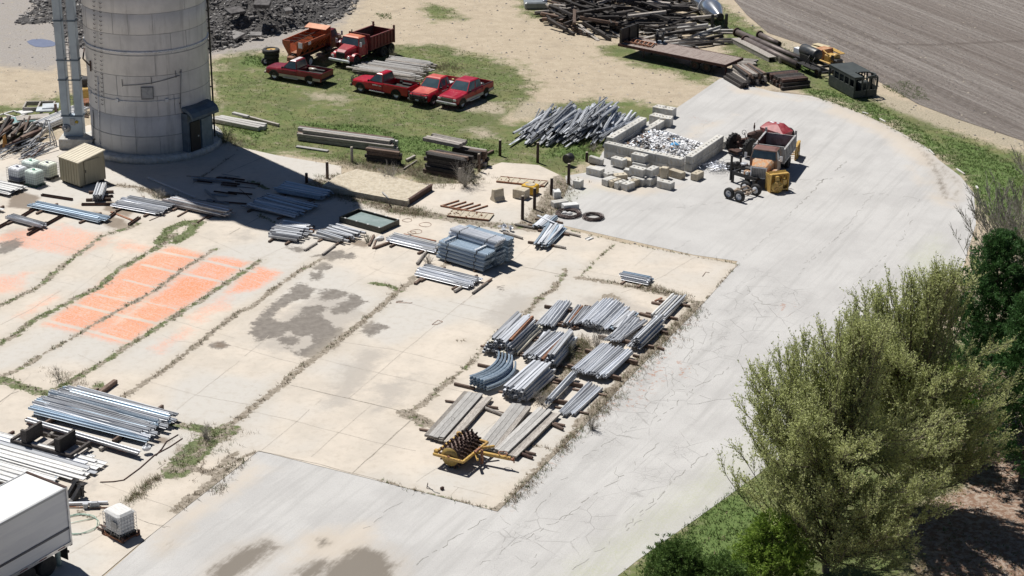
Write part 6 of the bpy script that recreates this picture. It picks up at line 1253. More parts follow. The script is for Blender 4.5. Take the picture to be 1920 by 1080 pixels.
pile('rail in the pile below the disordered piles, right of the curved rails', 'pile beside the curved rails', (964, 755), (1018, 702), 1.7, 5, 'tube', [M_GALV, M_GALV, M_GALVD, M_GALV], L=3.9, jit=.05, shift=.22, dun=.1, taper=.9)
pile('galvanised rail in the compact pile above the right plank stack', 'compact pile above the planks', (1030, 763), (1074, 716), .75, 6, 'wbeam', [M_GALV, M_GALVD, M_GALV], L=4.0, jit=.02, shift=.15, dun=.24, taper=.1)
pile('galvanised rail in the loose row at the lower right of the yard', 'loose row at the lower right of the yard', (1062, 781), (1114, 729), 1.1, 1, 'wbeam', [M_GALV, M_GALV, M_GALVD], L=4.2, jit=.05, shift=.2, slack=1.05, dun=.1)
for k, (a, b, lb) in enumerate((((1070, 621-2), (1085, 617), 'timber end beside the upper left rail sheaf of the yard'), ((1232, 655-2), (1244, 657), 'timber end right of the slim right edge pile'), ((1187, 668), (1198, 671), 'timber end right of the wide tidy pile'), ((1075, 655), (1090, 658), 'timber end right of the pale pile'))): bar('timber', lb, a, b, M_BROWNW, sc=(.6, .6))
# curved rails
def curved(label, c0, R_, a0, a1, z, mat):
    mb = MB(); n = 14; top = [(-.156, .0), (-.112, .082), (-.062, .082), (-.022, .01), (.022, .01), (.062, .082), (.112, .082), (.156, .0)]
    pr = [(zz+.0, y+.16) for y, zz in top]+[(zz-.012, y+.16) for y, zz in top[::-1]]
    rings = []
    for i in range(n+1):
        t = a0+(a1-a0)*i/n; rings.append([(math.cos(t)*(R_+r), math.sin(t)*(R_+r), h) for r, h in pr])
    m_ = Vector((math.cos((a0+a1)/2)*R_, math.sin((a0+a1)/2)*R_, 0)); rings = [[(x-m_.x, y-m_.y, h) for x, y, h in r] for r in rings]; mb.loft(rings)
    o = mb.build('curved_guard_rail', mat, loc=(c0[0]+m_.x, c0[1]+m_.y, z)); return tag(o, label, 'guard rail', 'curved guard rails in the yard')
# circle through the photographed arc: ends and middle
p0, pm, p1 = G(880, 730), G(915, 715), G(934, 683)
def circ(a, b, c):
    ax, ay, bx, by, cx, cy = a.x, a.y, b.x, b.y, c.x, c.y; D = 2*(ax*(by-cy)+bx*(cy-ay)+cx*(ay-by))
    ux = ((ax*ax+ay*ay)*(by-cy)+(bx*bx+by*by)*(cy-ay)+(cx*cx+cy*cy)*(ay-by))/D; uy = ((ax*ax+ay*ay)*(cx-bx)+(bx*bx+by*by)*(ax-cx)+(cx*cx+cy*cy)*(bx-ax))/D
    return ux, uy, math.hypot(ax-ux, ay-uy)
cx_, cy_, R_ = circ(p0, pm, p1)
a0 = math.atan2(p0.y-cy_, p0.x-cx_); a1 = math.atan2(p1.y-cy_, p1.x-cx_)
if a0 - a1 > math.pi: a1 += 2*math.pi
if a1 - a0 > math.pi: a0 += 2*math.pi
step_ = (G(965, 690)-G(934, 683)).normalized()
step_.z = 0
for k in range(6):
    for l in range(2):
        sh = Vector((G(965, 692).x-p1.x, G(965, 692).y-p1.y, 0))*(k/5.0)
        curved('pale blue curved guard rail in the nested set left of the straight rails', (cx_+sh.x, cy_+sh.y), R_+random.uniform(-.02, .02), a0, a1, .22+l*.33 if k < 5 else .22, M_BLUE)
for k, (a, b) in enumerate((((896, 686), (932, 694)), ((889, 706), (912, 711)), ((852, 722), (890, 731)))): bar('timber', ['uppermost of the three bearers left of the curved rails', 'middle of the three bearers left of the curved rails', 'lowest of the three bearers left of the curved rails'][k], a, b, M_BROWNW, sc=(.6, .7))
# planks
def plankstack(nm, a, b, n, z, drop=(), L=None, w=.29, lay=1):
    A, B = G(*a), G(*b); d = B-A; rz = math.atan2(d.y, d.x); n_ = Vector((-math.sin(rz), math.cos(rz), 0)); u = d.normalized(); mid = (A+B)/2; L = L or d.length
    for l in range(lay):
        for i in range(n):
            if (l, i) in drop: continue
            c = mid+n_*((i-(n-1)/2)*w)+u*random.uniform(-.12, .12)
            put('plank', M_PALEW if (l == lay-1 and (i % 5)) else M_GREYW, L, (c.x, c.y, z+l*.064), rz+random.uniform(-.008, .008), label=f'weathered grey plank in the {nm}', group=nm, sc=(w/.30, 1))
        # bearers
    for f in (-.33, .33):
        c = mid+u*L*f; put('pole', M_BROWNW, n*w+1.3, (c.x, c.y, .03), rz+math.pi/2+random.uniform(-.1, .1), label=f'round bearer log under the {nm}', group=f'bearer logs under the {nm}', sc=(.8, .7))
plankstack('left plank stack above the sheepsfoot roller', (827, 826), (892, 752), 6, .17, ((2, 0), (2, 1), (1, 1), (2, 5)), 5.7, lay=3)
plankstack('middle plank stack right of the sheepsfoot roller', (918, 845), (974, 774), 4, .17, ((1, 3),), 5.3, lay=3)
plankstack('right plank stack beside the weedy yard edge', (951, 855), (1026, 783), 5, .17, ((2, 1), (1, 1), (2, 0)), 5.5, .27, lay=3)
bar('pole', 'pale log lying between the left and middle plank stacks', (908, 768), (945, 782), M_GREYW); bar('pole', 'pale log lying behind the sheepsfoot roller frame', (864, 814), (901, 826), M_GREYW); bar('pole', 'dark log end jutting right of the right plank stack', (974, 853), (999, 862), M_DRUST); bar('pole', 'dark log end near the yard edge right of the planks', (1029, 796), (1056, 808), M_BROWNW)
# small piles near the top
pile('short galvanised rail in the small bundle alone on the pale slab by the road', 'lone small bundle on the pale slab', (1166, 522), (1220, 533), 1.15, 5, 'wbeam', [M_GALV, M_GALV, M_BLUE, M_GALVD], L=1.9, jit=.02, shift=.15, dun=.1, taper=.2)
pile('long steel channel in the pile lying across two pale logs below the wire coils', 'channel pile below the wire coils', (1012, 470), (1045, 430), 1.35, 4, 'channel', [M_GALV, M_BLUE, M_GALVD], L=3.9, jit=.07, shift=.25, dun=.16)
pile('short galvanised bar in the flat pile behind the channel pile', 'flat short bars behind the channel pile', (1008, 434), (1036, 410), 1.15, 3, 'channel', [M_GALV, M_BLUE], L=2.3, jit=.03, shift=.1, dun=.1)
A = G(1024, 412, .35); put('channel', M_GALV, 1.9, A, -.9, label='single bar lying crosswise on the flat short bars')
for lb, a, b in (('upper pale log under the channel pile', (966, 423), (1002, 430)), ('right end of the upper log under the channel pile', (1060, 438), (1088, 445)), ('lower log end right of the channel pile', (1040, 463), (1061, 467)), ('grey log lying left of the channel pile', (944, 438), (980, 449))): bar('pole', lb, a, b, M_GREYW, sc=(.9, .9))
bar('plate', 'small white metal offcut right of the channel pile', (1100, 450), (1110, 446), M_WHITE, sc=(1, 2))
# -- steel heap on the grass
def heap(label, group, cpx, rx, ry, hd, n, kinds, mats, lens, hmax, spread, rot=0, tmax=.35, sc=(1, 1)):
    c = G(*cpx)
    for k in range(n):
        while True:
            uu, vv = random.uniform(-1, 1), random.uniform(-1, 1)
            if uu*uu+vv*vv < 1: break
        x = c.x+uu*rx*math.cos(rot)-vv*ry*math.sin(rot); y = c.y+uu*rx*math.sin(rot)+vv*ry*math.cos(rot)
        L = random.uniform(*lens); top = hmax*(1-(uu*uu+vv*vv)**.8); z = random.uniform(.15, 1)*top+.05; kind = random.choice(kinds)
        tl = random.gauss(0, .5)*tmax; tl = max(-tmax, min(tmax, tl)); z = max(z, abs(math.sin(tl))*L/2*.92+.02)
        put(kind, random.choice(mats), L, (x, y, z), hd+random.gauss(0, spread), tl, random.uniform(-.8, .8) if kind not in ('timber', 'plank') else random.uniform(-.3, .3), label, group, base=3, sc=sc)
heap('loose galvanised steel post in the big tangled heap left of the block bin', 'tangled steel heap left of the block bin', (1046, 242), 2.6, 2.2, heading((985, 268), (1050, 205)), 110, ['hpost', 'channel', 'tube'], [M_GALV, M_GALVD, M_GALVD, M_GALVD], (4.6, 7.0), 1.5, .085, .2, .06)
heap('loose galvanised steel post in the big tangled heap left of the block bin', 'tangled steel heap left of the block bin', (1118, 242), 2.5, 2.4, heading((1085, 278), (1150, 212)), 100, ['hpost', 'channel', 'tube', 'wbeam'], [M_GALV, M_GALVD, M_GALVD, M_GALV], (4.2, 6.6), 1.9, .13, .2, .11)
for a, b in (((958, 271), (1000, 240)), ((985, 268), (1020, 245)), ((1060, 277), (1095, 250)), ((1150, 290-15), (1195, 243)), ((1165, 262), (1200, 238)), ((955, 273), (990, 252))):
    bar('channel', 'outlying galvanised bar at the foot of the tangled steel heap', a, b, M_GALV, 'outlying bars of the tangled steel heap', z=.15)
# -- dark timber heap at the top
heap('dark tarred timber in the large jumbled heap behind the flatbed trailer', 'jumbled dark timber heap', (1100, 38), 3.7, 7.0, heading((1050, 40), (1095, 48)), 130, ['timber', 'timber', 'pole', 'plank'], [M_TARW, M_TARW, M_TARW, M_BROWNW, M_TARW, M_GREYW, M_TARW], (1.8, 4.0), 2.6, .6, 0, .35, sc=(1.2, 1.2))
heap('dark tarred timber in the large jumbled heap behind the flatbed trailer', 'jumbled dark timber heap', (1205, 28), 5.4, 8.5, heading((1150, 50), (1210, 52)), 160, ['timber', 'timber', 'pole', 'plank'], [M_TARW, M_TARW, M_TARW, M_GREYW, M_TARW], (2.2, 5.0), 2.4, .5, 0, .3, sc=(1.2, 1.2))
heap('grey board in the low spread between the dark heap and the flatbed trailer', 'grey boards by the flatbed trailer', (1285, 75), 3.6, 4.0, heading((1240, 70), (1320, 62)), 34, ['plank', 'timber'], [M_GREYW, M_TARW, M_PALEW], (3, 5.5), .9, .3, 0, .15)
# short bundle of poles in front
for k in range(14):
    q = G(1085, 62); put('pole', M_PALEW if k % 3 else M_BROWNW, 2.0, (q.x+(k % 6)*.17-.2, q.y-(k % 6)*.08, .05+(k//6)*.17), heading((1072, 52), (1104, 66)), label='light brown pole in the short bundle in front of the dark timber heap', group='short bundle of light brown poles', sc=(.7, .8))
# -- other timber piles
def tpile(label, group, a, b, span, layers, mats, sc, kind='tie', **kw): return pile(label, group, a, b, span, layers, kind, mats, sc=sc, dun=kw.pop('dun', 0), **kw)
tpile('tarred timber in the right-hand squared stack under the flatbed trailer end', 'tarred timbers beside the road end', (1452, 160), (1500, 155), 3.6, 3, [M_TARW, M_TARW, M_DRUST], (1.25, 1.1), L=2.75, jit=.03, shift=.12, taper=1.2)
tpile('pale-topped tarred timber in the left stack at the road end', 'pale-topped timbers at the road end', (1388, 140), (1418, 160), 2.4, 4, [M_BROWNW, M_TARW, M_GREYW], (1.0, 1.0), L=3.3, jit=.05, shift=.2, taper=.6)
tpile('black tarred timber lying at the left foot of the road end stacks', 'black timbers at the left foot of the road end stacks', (1366, 148), (1395, 166), .9, 2, [M_TARW], (1.1, 1.1), L=3.2, jit=.03)
tpile('short grey timber just right of the flatbed trailer end', 'short grey timbers by the flatbed end', (1385, 122), (1408, 124), 2.2, 2, [M_GREYW, M_TARW], (.8, .8), L=1.9, slack=1.6)
for lb, a, b, r in (('lower of the long brown flanged pipes lying by the field', (1397, 76), (1497, 124), .33), ('middle long brown flanged pipe lying by the field', (1381, 61), (1513, 117), .30), ('short brown flanged pipe lying nearest to the field', (1424, 66), (1461, 84), .27)):
    A, B = G(a[0], a[1], r), G(b[0], b[1], r); d = B-A; root = empty('flanged_pipe', (A.x, A.y, 0), math.atan2(d.y, d.x), lb, 'pipe'); L_ = d.length
    mb = MB(); mb.lathe([(r*.85, .3), (r*.85, 0), (r, 0), (r, L_), (r*.85, L_), (r*.85, L_-.3)], 20, 0, 'X', (0, 0, r+.05)); mb.build('pipe_wall', wm('brown_grey_pipe_steel', (.135, .11, .10), (.09, .07, .065), 2, .55, .3, .1), root)
    mb = MB(); mb.lathe([(r, -.02), (r+.13, -.02), (r+.13, .1), (r, .1)], 20, 0, 'X', (0, 0, r+.05)); mb.build('flange', M_DRUST, root)
A, B = G(1378, 80), G(1448, 116); d = B-A; simple('steel_girder', 'flat grey steel girder lying below the long brown pipes', 'girder', M_GREYW, lambda m: (m.box((0, 0, .42), (d.length, .8, .06)), m.box((0, -.35, .2), (d.length, .06, .4)), m.box((0, .35, .2), (d.length, .06, .4))), (A+B)/2, math.atan2(d.y, d.x))
for k, (x, y) in enumerate(((1335, 54), (1361, 53))): q = G(x, y); simple('thick_post', ['left', 'right'][k]+' black post standing at the cone end of the aluminium bin', 'post', M_BLACK, lambda m: (m.bbox((0, 0, .7), (.28, .28, 1.45), .03), m.box((0, 0, .04), (.5, .5, .08))), q)
tpile('long weathered grey pole in the pile behind the red pickups', 'long grey poles behind the pickups', (672, 128), (795, 146), 3.4, 2, [M_GREYW, M_PALEW, M_GREYW], (1.1, 1.0), kind='pole', L=6.3, jit=.05, shift=.6, slack=1.35)
tpile('weathered grey pole in the shorter group behind the long poles', 'shorter grey poles behind the long ones', (728, 118), (812, 130), 2.4, 2, [M_GREYW, M_PALEW], (1.2, 1.1), kind='pole', L=4.2, jit=.06, shift=.5, slack=1.6)
tpile('long squared grey timber in the stack on the lawn below the pickups', 'long squared timbers on the lawn', (557, 258), (748, 283), 1.7, 3, [M_GREYW, M_PALEW, M_BROWNW], (1.35, 1.15), L=8.2, jit=.015, shift=.35, slack=1.1)
tpile('pale board lying in front of the long squared timbers', 'pale boards before the long timbers', (556, 276), (620, 286), .6, 1, [M_PALEW], (1.2, 1.5), kind='plank', L=2.9)
tpile('black squared timber in the short stack right of the long timbers', 'short black timber stack on the lawn', (688, 300), (752, 309), 1.0, 4, [M_TARW, M_TARW, M_BROWNW], (1.25, 1.05), L=2.8, jit=.02, taper=.2)
tpile('big squared tarred timber in the tall stack beside the bare shrub', 'tall tarred timber stack', (803, 318), (880, 333), 1.9, 5, [M_TARW, M_TARW, M_BROWNW], (1.3, 1.2), L=3.3, jit=.03, shift=.2, taper=.3)
tpile('big grey-topped timber on top of the tall tarred stack', 'grey-topped timbers crowning the tall stack', (806, 296), (872, 310), 1.5, 1, [M_GREYW], (1.3, 1.2), L=3.2, z0=.95+.55, jit=.03, shift=.2)
tpile('squared tarred timber in the rear part of the tall stack', 'rear timbers of the tall stack', (852, 303), (908, 312), 1.3, 4, [M_TARW, M_BROWNW, M_GREYW], (1.3, 1.2), L=2.6, jit=.04, shift=.15, taper=.2)
tpile('long pale squared timber lying right of the silo door', 'long pale timbers right of the silo', (401, 226), (498, 244), 1.3, 1, [M_PALEW, M_PALEW], (1.5, 1.4), L=5.0, jit=.03, shift=.3, slack=1.15)
bar('timber', 'short grey timber on top of the long pale timbers right of the silo', (437, 214), (466, 221), M_PALEW, z=.35, sc=(1.3, .8)); bar('timber', 'thin dark timber behind the long pale timbers right of the silo', (455, 219), (523, 237), M_GREYW, sc=(.9, .9)); bar('timber', 'small timber piece on the weeds left of the tall tarred stack', (762, 303), (778, 295), M_GREYW, sc=(.8, .8)); bar('timber', 'thin stick timber between the two black stacks', (757, 318), (782, 302), M_GREYW, sc=(.4, .4)); bar('timber', 'small timber offcut right of the tall tarred stack', (912, 291), (925, 285), M_BROWNW, sc=(.8, .8))
bar('rod', 'forked white branch lying on the raised slab', (717, 362), (730, 377), M_PALEW, z=.48, sc=(2, 2))
# -- scrap left of the elevator
heap('dark weathered board in the heap at the left edge below the window frames', 'dark boards at the left edge', (18, 258), 3.6, 2.2, heading((0, 290), (60, 235)), 42, ['plank', 'timber', 'pole'], [M_BROWNW, M_GREYW, M_TARW, M_DRUST], (2.5, 4.5), 1.2, .16, 0, .15)
heap('thin grey bar in the low dark heap above the caged totes', 'thin bars above the totes', (45, 284), 2.0, 1.6, heading((10, 292), (70, 262)), 40, ['channel', 'rod', 'hpost'], [M_GALVD, M_DRUST, M_GALV, M_BLACK], (1.6, 3.2), .75, .18, 0, .12, sc=(.7, .7))
pile('long white pipe in the sloping pile behind the elevator legs', 'white pipes behind the elevator', (82, 242), (152, 212), 1.8, 3, 'pipe', [M_GALV, M_WHITE, M_WHITE], L=5.2, jit=.03, shift=.4, slack=1.6, sc=(1.3, 1.3), dun=.1)
root = empty('sawhorse', G(93, 268), heading((78, 262), (110, 272)), 'grey steel A-frame sawhorse standing left of the elevator boot', 'sawhorse')
mb = MB(); [mb.tube([(x0, y0, 0), (x1, 0, 1.85)], .045, 6) for x0, y0, x1 in ((-.75, -.5, -.2), (-.2, .55, -.15), (.1, .55, .1), (.75, -.5, .15))]; mb.tube([(-.3, 0, 1.85), (.3, 0, 1.85)], .06, 6); mb.build('frame', M_GALVD, root)
mb = MB(); mb.box((0, -.5, .04), (1.7, .09, .07)); mb.tube([(-.6, -.4, .35), (-.1, .5, .35)], .03, 5); mb.tube([(.6, -.4, .35), (.1, .5, .35)], .03, 5); mb.build('brace', M_GALVD, root)
C_TEAL = paint('faded_teal_board_paint', (.20, .34, .34), (.16, .28, .29), .6); C_PGREY = paint('pale_grey_panel_paint', (.50, .54, .56), (.42, .45, .47), .6)
def panel_item(name, lb, cat, x, y, z, w, d, mat, rz, frame=False, h=.10):
    q = G(x, y, z)
    if frame: fn = lambda m: ([m.box((0, s_*d/2, h/2), (w, .12, h)) for s_ in (-1, 1)], [m.box((s_*w/2, 0, h/2), (.12, d+.12, h)) for s_ in (-1, 0, 1)])
    else: fn = lambda m: (m.box((0, 0, h/2), (w, d, h)), m.box((w*.1, 0, h+.006), (w*.7, d*.9, .012)))
    simple(name, lb, cat, mat, fn, q, rz)
h1 = heading((0, 215), (35, 205))
panel_item('window_unit', 'white empty window frame lying at the left edge of the scrap', 'window frame', 18, 218, .25, 2.0, 1.5, M_WHITE, h1, True); panel_item('board', 'tan board under the white window frame at the left edge', 'board', 8, 226, .05, 1.6, 1.0, M_CONCT, h1)
panel_item('board', 'faded teal board lying in the middle of the scrap', 'board', 38, 226, .35, 2.2, 1.6, C_TEAL, .45); panel_item('board', 'grey board overlapping the teal board', 'board', 62, 221, .45, 2.6, 1.2, M_GREYW, .35)
panel_item('open_crate', 'black-lined open grey frame at the back of the scrap', 'frame', 74, 203, .3, 2.3, 1.7, M_GREYW, .1, True, .35); panel_item('board', 'pale grey panel on top of the scrap nearest the elevator', 'board', 95, 200, .7, 1.3, 1.3, C_PGREY, .2); panel_item('board', 'pale grey panel lying below the black-lined frame', 'board', 84, 206, .6, 1.3, 1.2, C_PGREY, .15); panel_item('board', 'crumpled white sheet between the window frame and the grey frame', 'sheet', 48, 211, .3, 1.0, .9, M_WHITE, .6)
q = G(106, 222); simple('short_post', 'short dark post standing among the panels left of the elevator', 'post', M_BROWNW, lambda m: m.lathe([(.12, 0), (.12, 1.2), (.1, 1.22)], 10), q)
q = G(10, 278); simple('orange_marker', 'small orange bent plate sticking up from the dark boards', 'plate', paint('orange_plate_paint', (.55, .26, .06)), lambda m: m.loft([[(-.2, 0, 0), (.2, 0, 0), (.12, .05, 1.1), (-.1, .05, .9)], [(-.2, .04, 0), (.2, .04, 0), (.12, .09, 1.1), (-.1, .09, .9)]]), q, .4)
q = G(160, 190); root = empty('skid_loader', (q.x+.2, q.y, 0), 1.9, 'yellow and black loader mostly hidden behind the silo wall', 'loader')
mb = MB(); mb.bbox((0, 0, .9), (1.9, 1.1, .9), .1); mb.build('body', C_YEL, root); mb = MB(); mb.bbox((.2, 0, 1.6), (1.0, .95, .8), .08); mb.build('cab', M_BLACK, root)
for x in (-.6, .6):
    for y in (-.7, .7): wheel(root, x, y, .42, .28, M_DRUST, side=-1 if y < 0 else 1)
q = G(1004, 14); root = empty('covered_crate', (q.x, q.y, 0), .1, 'grey plastic covered crate lying left of the dark timber heap', 'crate')
mb = MB(); mb.bbox((0, 0, .35), (2.3, 1.7, .7), .12); mb.bbox((.9, -.3, .75), (.5, .5, .3), .1, 1); mb.build('cover', [paint('dull_grey_plastic_sheet', (.26, .28, .29), (.19, .21, .22), .35), P_BLUE], root)
q = G(148, 208); root = empty('rusty_grate', (q.x+.9, q.y, 0), .4, 'rusty brown grate with a tripod leg between the elevator and the silo', 'grate')
mb = MB(); [mb.box((0, -.5+k*.2, .9), (1.2, .1, .08)) for k in range(6)]; [mb.tube([(x, y, 0), (x*.8, y*.8, .9)], .05, 5) for x in (-.5, .5) for y in (-.4, .4)]; mb.build('slat', M_RUST, root)
# ================= CONCRETE BLOCKS, POSTS, SMALL THINGS =================
def block_mesh(L, W, Hh, nh=2, seed=0, hr=.07, bev=.03):
    mb = MB(); mb.bbox((0, 0, Hh/2), (L, W, Hh), bev, 0)
    for k in range(nh):
        x = (k-(nh-1)/2)*L/max(nh, 1)*.9 if nh > 1 else 0
        mb.lathe([(hr*.9, Hh-.12), (hr*.9, Hh+.004), (hr*1.05, Hh+.003), (hr*1.05, Hh-.1)], 12, 1, 'Z', (x, 0, 0)); mb.lathe([(.0, Hh+.002), (hr*.9, Hh+.002), (hr*.88, Hh-.02)], 12, 1, 'Z', (x, 0, 0))
    return mb
BM = {}
def block(label, group, loc, rz, L=1.2, W=.6, Hh=.6, nh=2, mat=None, tilt=0, roll=0):
    mat = mat or M_CONC; key = (round(L, 2), W, Hh, nh, mat.name)
    if key not in BM: BM[key] = block_mesh(L, W, Hh, nh).mesh('concrete_block', [mat, M_HOLE])
    o = bpy.data.objects.new('concrete_block', BM[key]); COL.objects.link(o); o.location = loc
    o.rotation_euler = (Matrix.Rotation(rz, 3, 'Z') @ Matrix.Rotation(tilt, 3, 'Y') @ Matrix.Rotation(roll, 3, 'X')).to_euler(); return tag(o, label, 'concrete block', group)
def bwall(label, group, a, b, n, courses, flip=0):
    A, B = G(*a), G(*b); d = B-A; rz = math.atan2(d.y, d.x); L = d.length/n; u = d.normalized()
    for c in range(courses):
        for i in range(n):
            p = A+u*L*(i+.5+(.25 if c % 2 == 0 and i < n-1 else 0)*0); p = p+Vector((random.uniform(-.015, .015), random.uniform(-.015, .015), 0))
            block(label+(', lower course' if c == 0 else ', upper course'), group+(' lower course' if c == 0 else ' upper course'), (p.x, p.y, .012+c*.605), rz+random.uniform(-.012, .012), L-.02, .6, .6, 2, M_CONC)
bwall('moulded concrete block in the front wall of the rubbish bin', 'front wall of the rubbish bin', (1135, 294), (1280, 326), 6, 2)
bwall('moulded concrete block in the right wall of the rubbish bin', 'right wall of the rubbish bin', (1290, 322), (1349, 281), 6, 2)
bwall('moulded concrete block in the left wall of the rubbish bin', 'left wall of the rubbish bin', (1142, 286), (1206, 247), 5, 2)
bwall('single low concrete block continuing the right wall beside the old tractor', 'low blocks right of the bin', (1351, 279), (1364, 270), 1, 1)
bwall('single low concrete block continuing the left wall of the bin', 'low blocks beyond the left wall', (1210, 256), (1240, 238), 2, 1)
h1 = heading((1210, 256), (1240, 238)); h2 = heading((1135, 294), (1280, 326))
for lb, x, y, hz in (('left block of the nearer pair behind the bin', 1231, 232, h2), ('right block of the nearer pair behind the bin', 1249, 236, h2+.3), ('left block of the far pair behind the bin', 1237, 216, h2), ('right block of the far pair behind the bin', 1254, 219, h2+.1)):
    q = G(x, y); block('whitish concrete '+lb, None, (q.x, q.y, .012), hz, .95, .9, .75, 3)
LB = [ # label, base pixel, heading px, L, W, H, z, holes, mat
 ('tilted grey concrete slab block leaning left of the bin corner', (1117, 312), (1, .0), 1.15, .35, .5, .05, 0, 0, .12), ('long low concrete block at the far left of the loose blocks', (1116, 332), (1, .12), 1.3, .6, .55, 0, 0, 0, 0),
 ('pale concrete block lying behind the double-holed block', (1170, 304), (1, .0), 1.2, .6, .6, 0, 0, 0, 0), ('block with two big holes on top beside the bin front wall', (1160, 318), (1, .2), 1.15, .6, .62, .12, 2, 0, 0), ('cream concrete block half hidden behind the double-holed block', (1178, 316), (1, .2), .9, .6, .6, 0, 0, 1, 0),
 ('lower block of the leaning pair against the bin front wall', (1201, 322), (1, .1), 1.2, .6, .55, 0, 0, 0, 0), ('upper block of the leaning pair with three red-rimmed holes', (1199, 320), (1, .1), 1.2, .6, .58, .56, 3, 0, 0), ('block standing behind the leaning pair against the wall', (1213, 312), (1, .1), .9, .5, .6, .35, 0, 0, .15),
 ('flat mottled block left of the central stack', (1145, 337), (1, -.5), .95, .6, .4, 0, 2, 0, 0), ('flat mottled block with pinkish top left of the central stack', (1163, 340), (1, -.4), .95, .6, .4, 0, 2, 1, 0), ('small grey block end behind the central stack', (1178, 333), (1, 0), .6, .5, .5, 0, 0, 0, 0),
 ('lower block of the central stack of loose blocks', (1198, 350), (1, .15), 1.1, .6, .55, 0, 0, 0, 0), ('upper block of the central stack of loose blocks', (1196, 346), (1, .15), 1.25, .62, .6, .56, 3, 0, 0),
 ('upper block of the turned stack right of the central stack', (1222, 346), (1, -.75), 1.1, .6, .58, .55, 2, 0, 0), ('lower darker block of the turned stack right of the central stack', (1219, 350), (1, -.75), 1.0, .6, .55, 0, 0, 0, 0),
 ('upright tan block standing right of the turned stack', (1246, 338), (1, 0), .55, .45, .85, 0, 0, 1, 0), ('rough broken tan block against the bin corner', (1269, 337), (1, .2), 1.2, .5, .55, 0, 0, 1, .03), ('small tan block beside the upright tan block', (1237, 334), (1, 0), .45, .4, .65, 0, 0, 1, 0),
 ('pale block at the left end of the front row of loose blocks', (1142, 350), (1, -.65), 1.05, .6, .5, 0, 0, 0, 0), ('holed block second in the front row of loose blocks', (1153, 353), (1, -.65), 1.0, .36, .5, 0, 2, 1, 0), ('holed block third in the front row of loose blocks', (1163, 356), (1, -.65), 1.0, .36, .5, 0, 2, 0, 0), ('stained holed block fourth in the front row of loose blocks', (1177, 359), (1, -.65), .9, .6, .52, 0, 2, 0, 0), ('tan holed block at the right end of the front row of loose blocks', (1190, 353), (1, -.65), .9, .5, .52, 0, 2, 1, 0),
 ('lone light block with two holes at the front right of the loose blocks', (1248, 357), (1, .12), 1.2, .6, .55, 0, 2, 0, 0), ('lone block with one hole right of the bin corner', (1307, 340), (1, -.75), 1.0, .6, .55, 0, 2, 1, 0)]
for lb, (x, y), (dx, dy), L, W, Hh, z, nh, mt, tl in LB:
    q = G(x, y-4, .0); rz = -.45+(-dy)*1.35 if dy > 0 else -.45+(-dy)*1.9
    block(lb, None, (q.x, q.y, .012+z), rz, L, W, Hh, nh, M_CONCT if mt else M_CONC, tl)
# rubbish in the bin
M_LIT = [wm('white_rubbish', (.84, .85, .87), (.74, .74, .76), 8, .7, 0, 0), wm('grey_rubbish', (.30, .31, .33), (.22, .22, .23), 8, .7, 0, 0), wm('brown_rubbish', (.28, .19, .14), (.18, .12, .09), 8, .8, 0, 0), wm('blue_rubbish', (.08, .28, .55), (.10, .35, .6), 8, .5, 0, 0), wm('dark_rubbish', (.04, .04, .045), (.07, .065, .06), 8, .8, 0, 0)]
mb = MB(); binq = W2([(1150, 280), (1205, 250), (1255, 252), (1330, 278), (1282, 312)])
lo, hi_ = binq.min(0), binq.max(0); cnt = 0
while cnt < 1500:
    P = rng.uniform(lo, hi_, (1, 2)); s_ = sd_poly(P, binq)[0]
    if s_ < 0: continue
    cnt += 1; z = min(.75, .15+s_*.45)*random.uniform(.7, 1); sz = random.uniform(.08, .26)
    lf = (P[0, 0]-lo[0])/(hi_[0]-lo[0]); mi = random.choices(range(5), (14, 2, .8, .25, .3) if lf > .38 else (4, 3, 2, .2, 2))[0]
    mb.box((P[0, 0], P[0, 1], z), (sz, sz*random.uniform(.4, 1), sz*random.uniform(.1, .5)), mi, random.uniform(0, 6), None, random.uniform(-.45, .45), random.uniform(-.45, .45))
o = mb.build('rubbish', M_LIT); tag(o, 'mixed white and grey rubbish filling the block-walled bin', 'rubbish', kind='stuff')
q = G(1266, 272, .7); simple('blue_tarpaulin', 'bright blue tarpaulin scrap on the rubbish in the bin', 'tarpaulin', M_LIT[3], lambda m: (m.loft([[(-.4, -.2, 0), (-.1, -.25, .12), (.3, -.15, .02), (.4, .2, .1), (0, .25, .2), (-.3, .2, .08)], [(-.4, -.2, .03), (-.1, -.25, .15), (.3, -.15, .05), (.4, .2, .13), (0, .25, .23), (-.3, .2, .11)]]),), q)
for k, (a, b, za, zb) in enumerate((((1263, 262), (1290, 283), 1.2, .7), ((1262, 262), (1268, 284), 1.3, .6), ((1294, 284), (1311, 262), .8, 1.4))):
    A, B = G(a[0], a[1], za), G(b[0], b[1], zb); mb = MB(); mb.tube([Vector((0, 0, 0)), B-A], .035, 6); o = mb.build('plastic_pipe', M_WHITE, loc=A); tag(o, ['white plastic pipe slanting right across the bin rubbish', 'white plastic pipe slanting steeply down in the bin rubbish', 'white plastic pipe leaning on the right wall of the bin'][k], 'pipe')
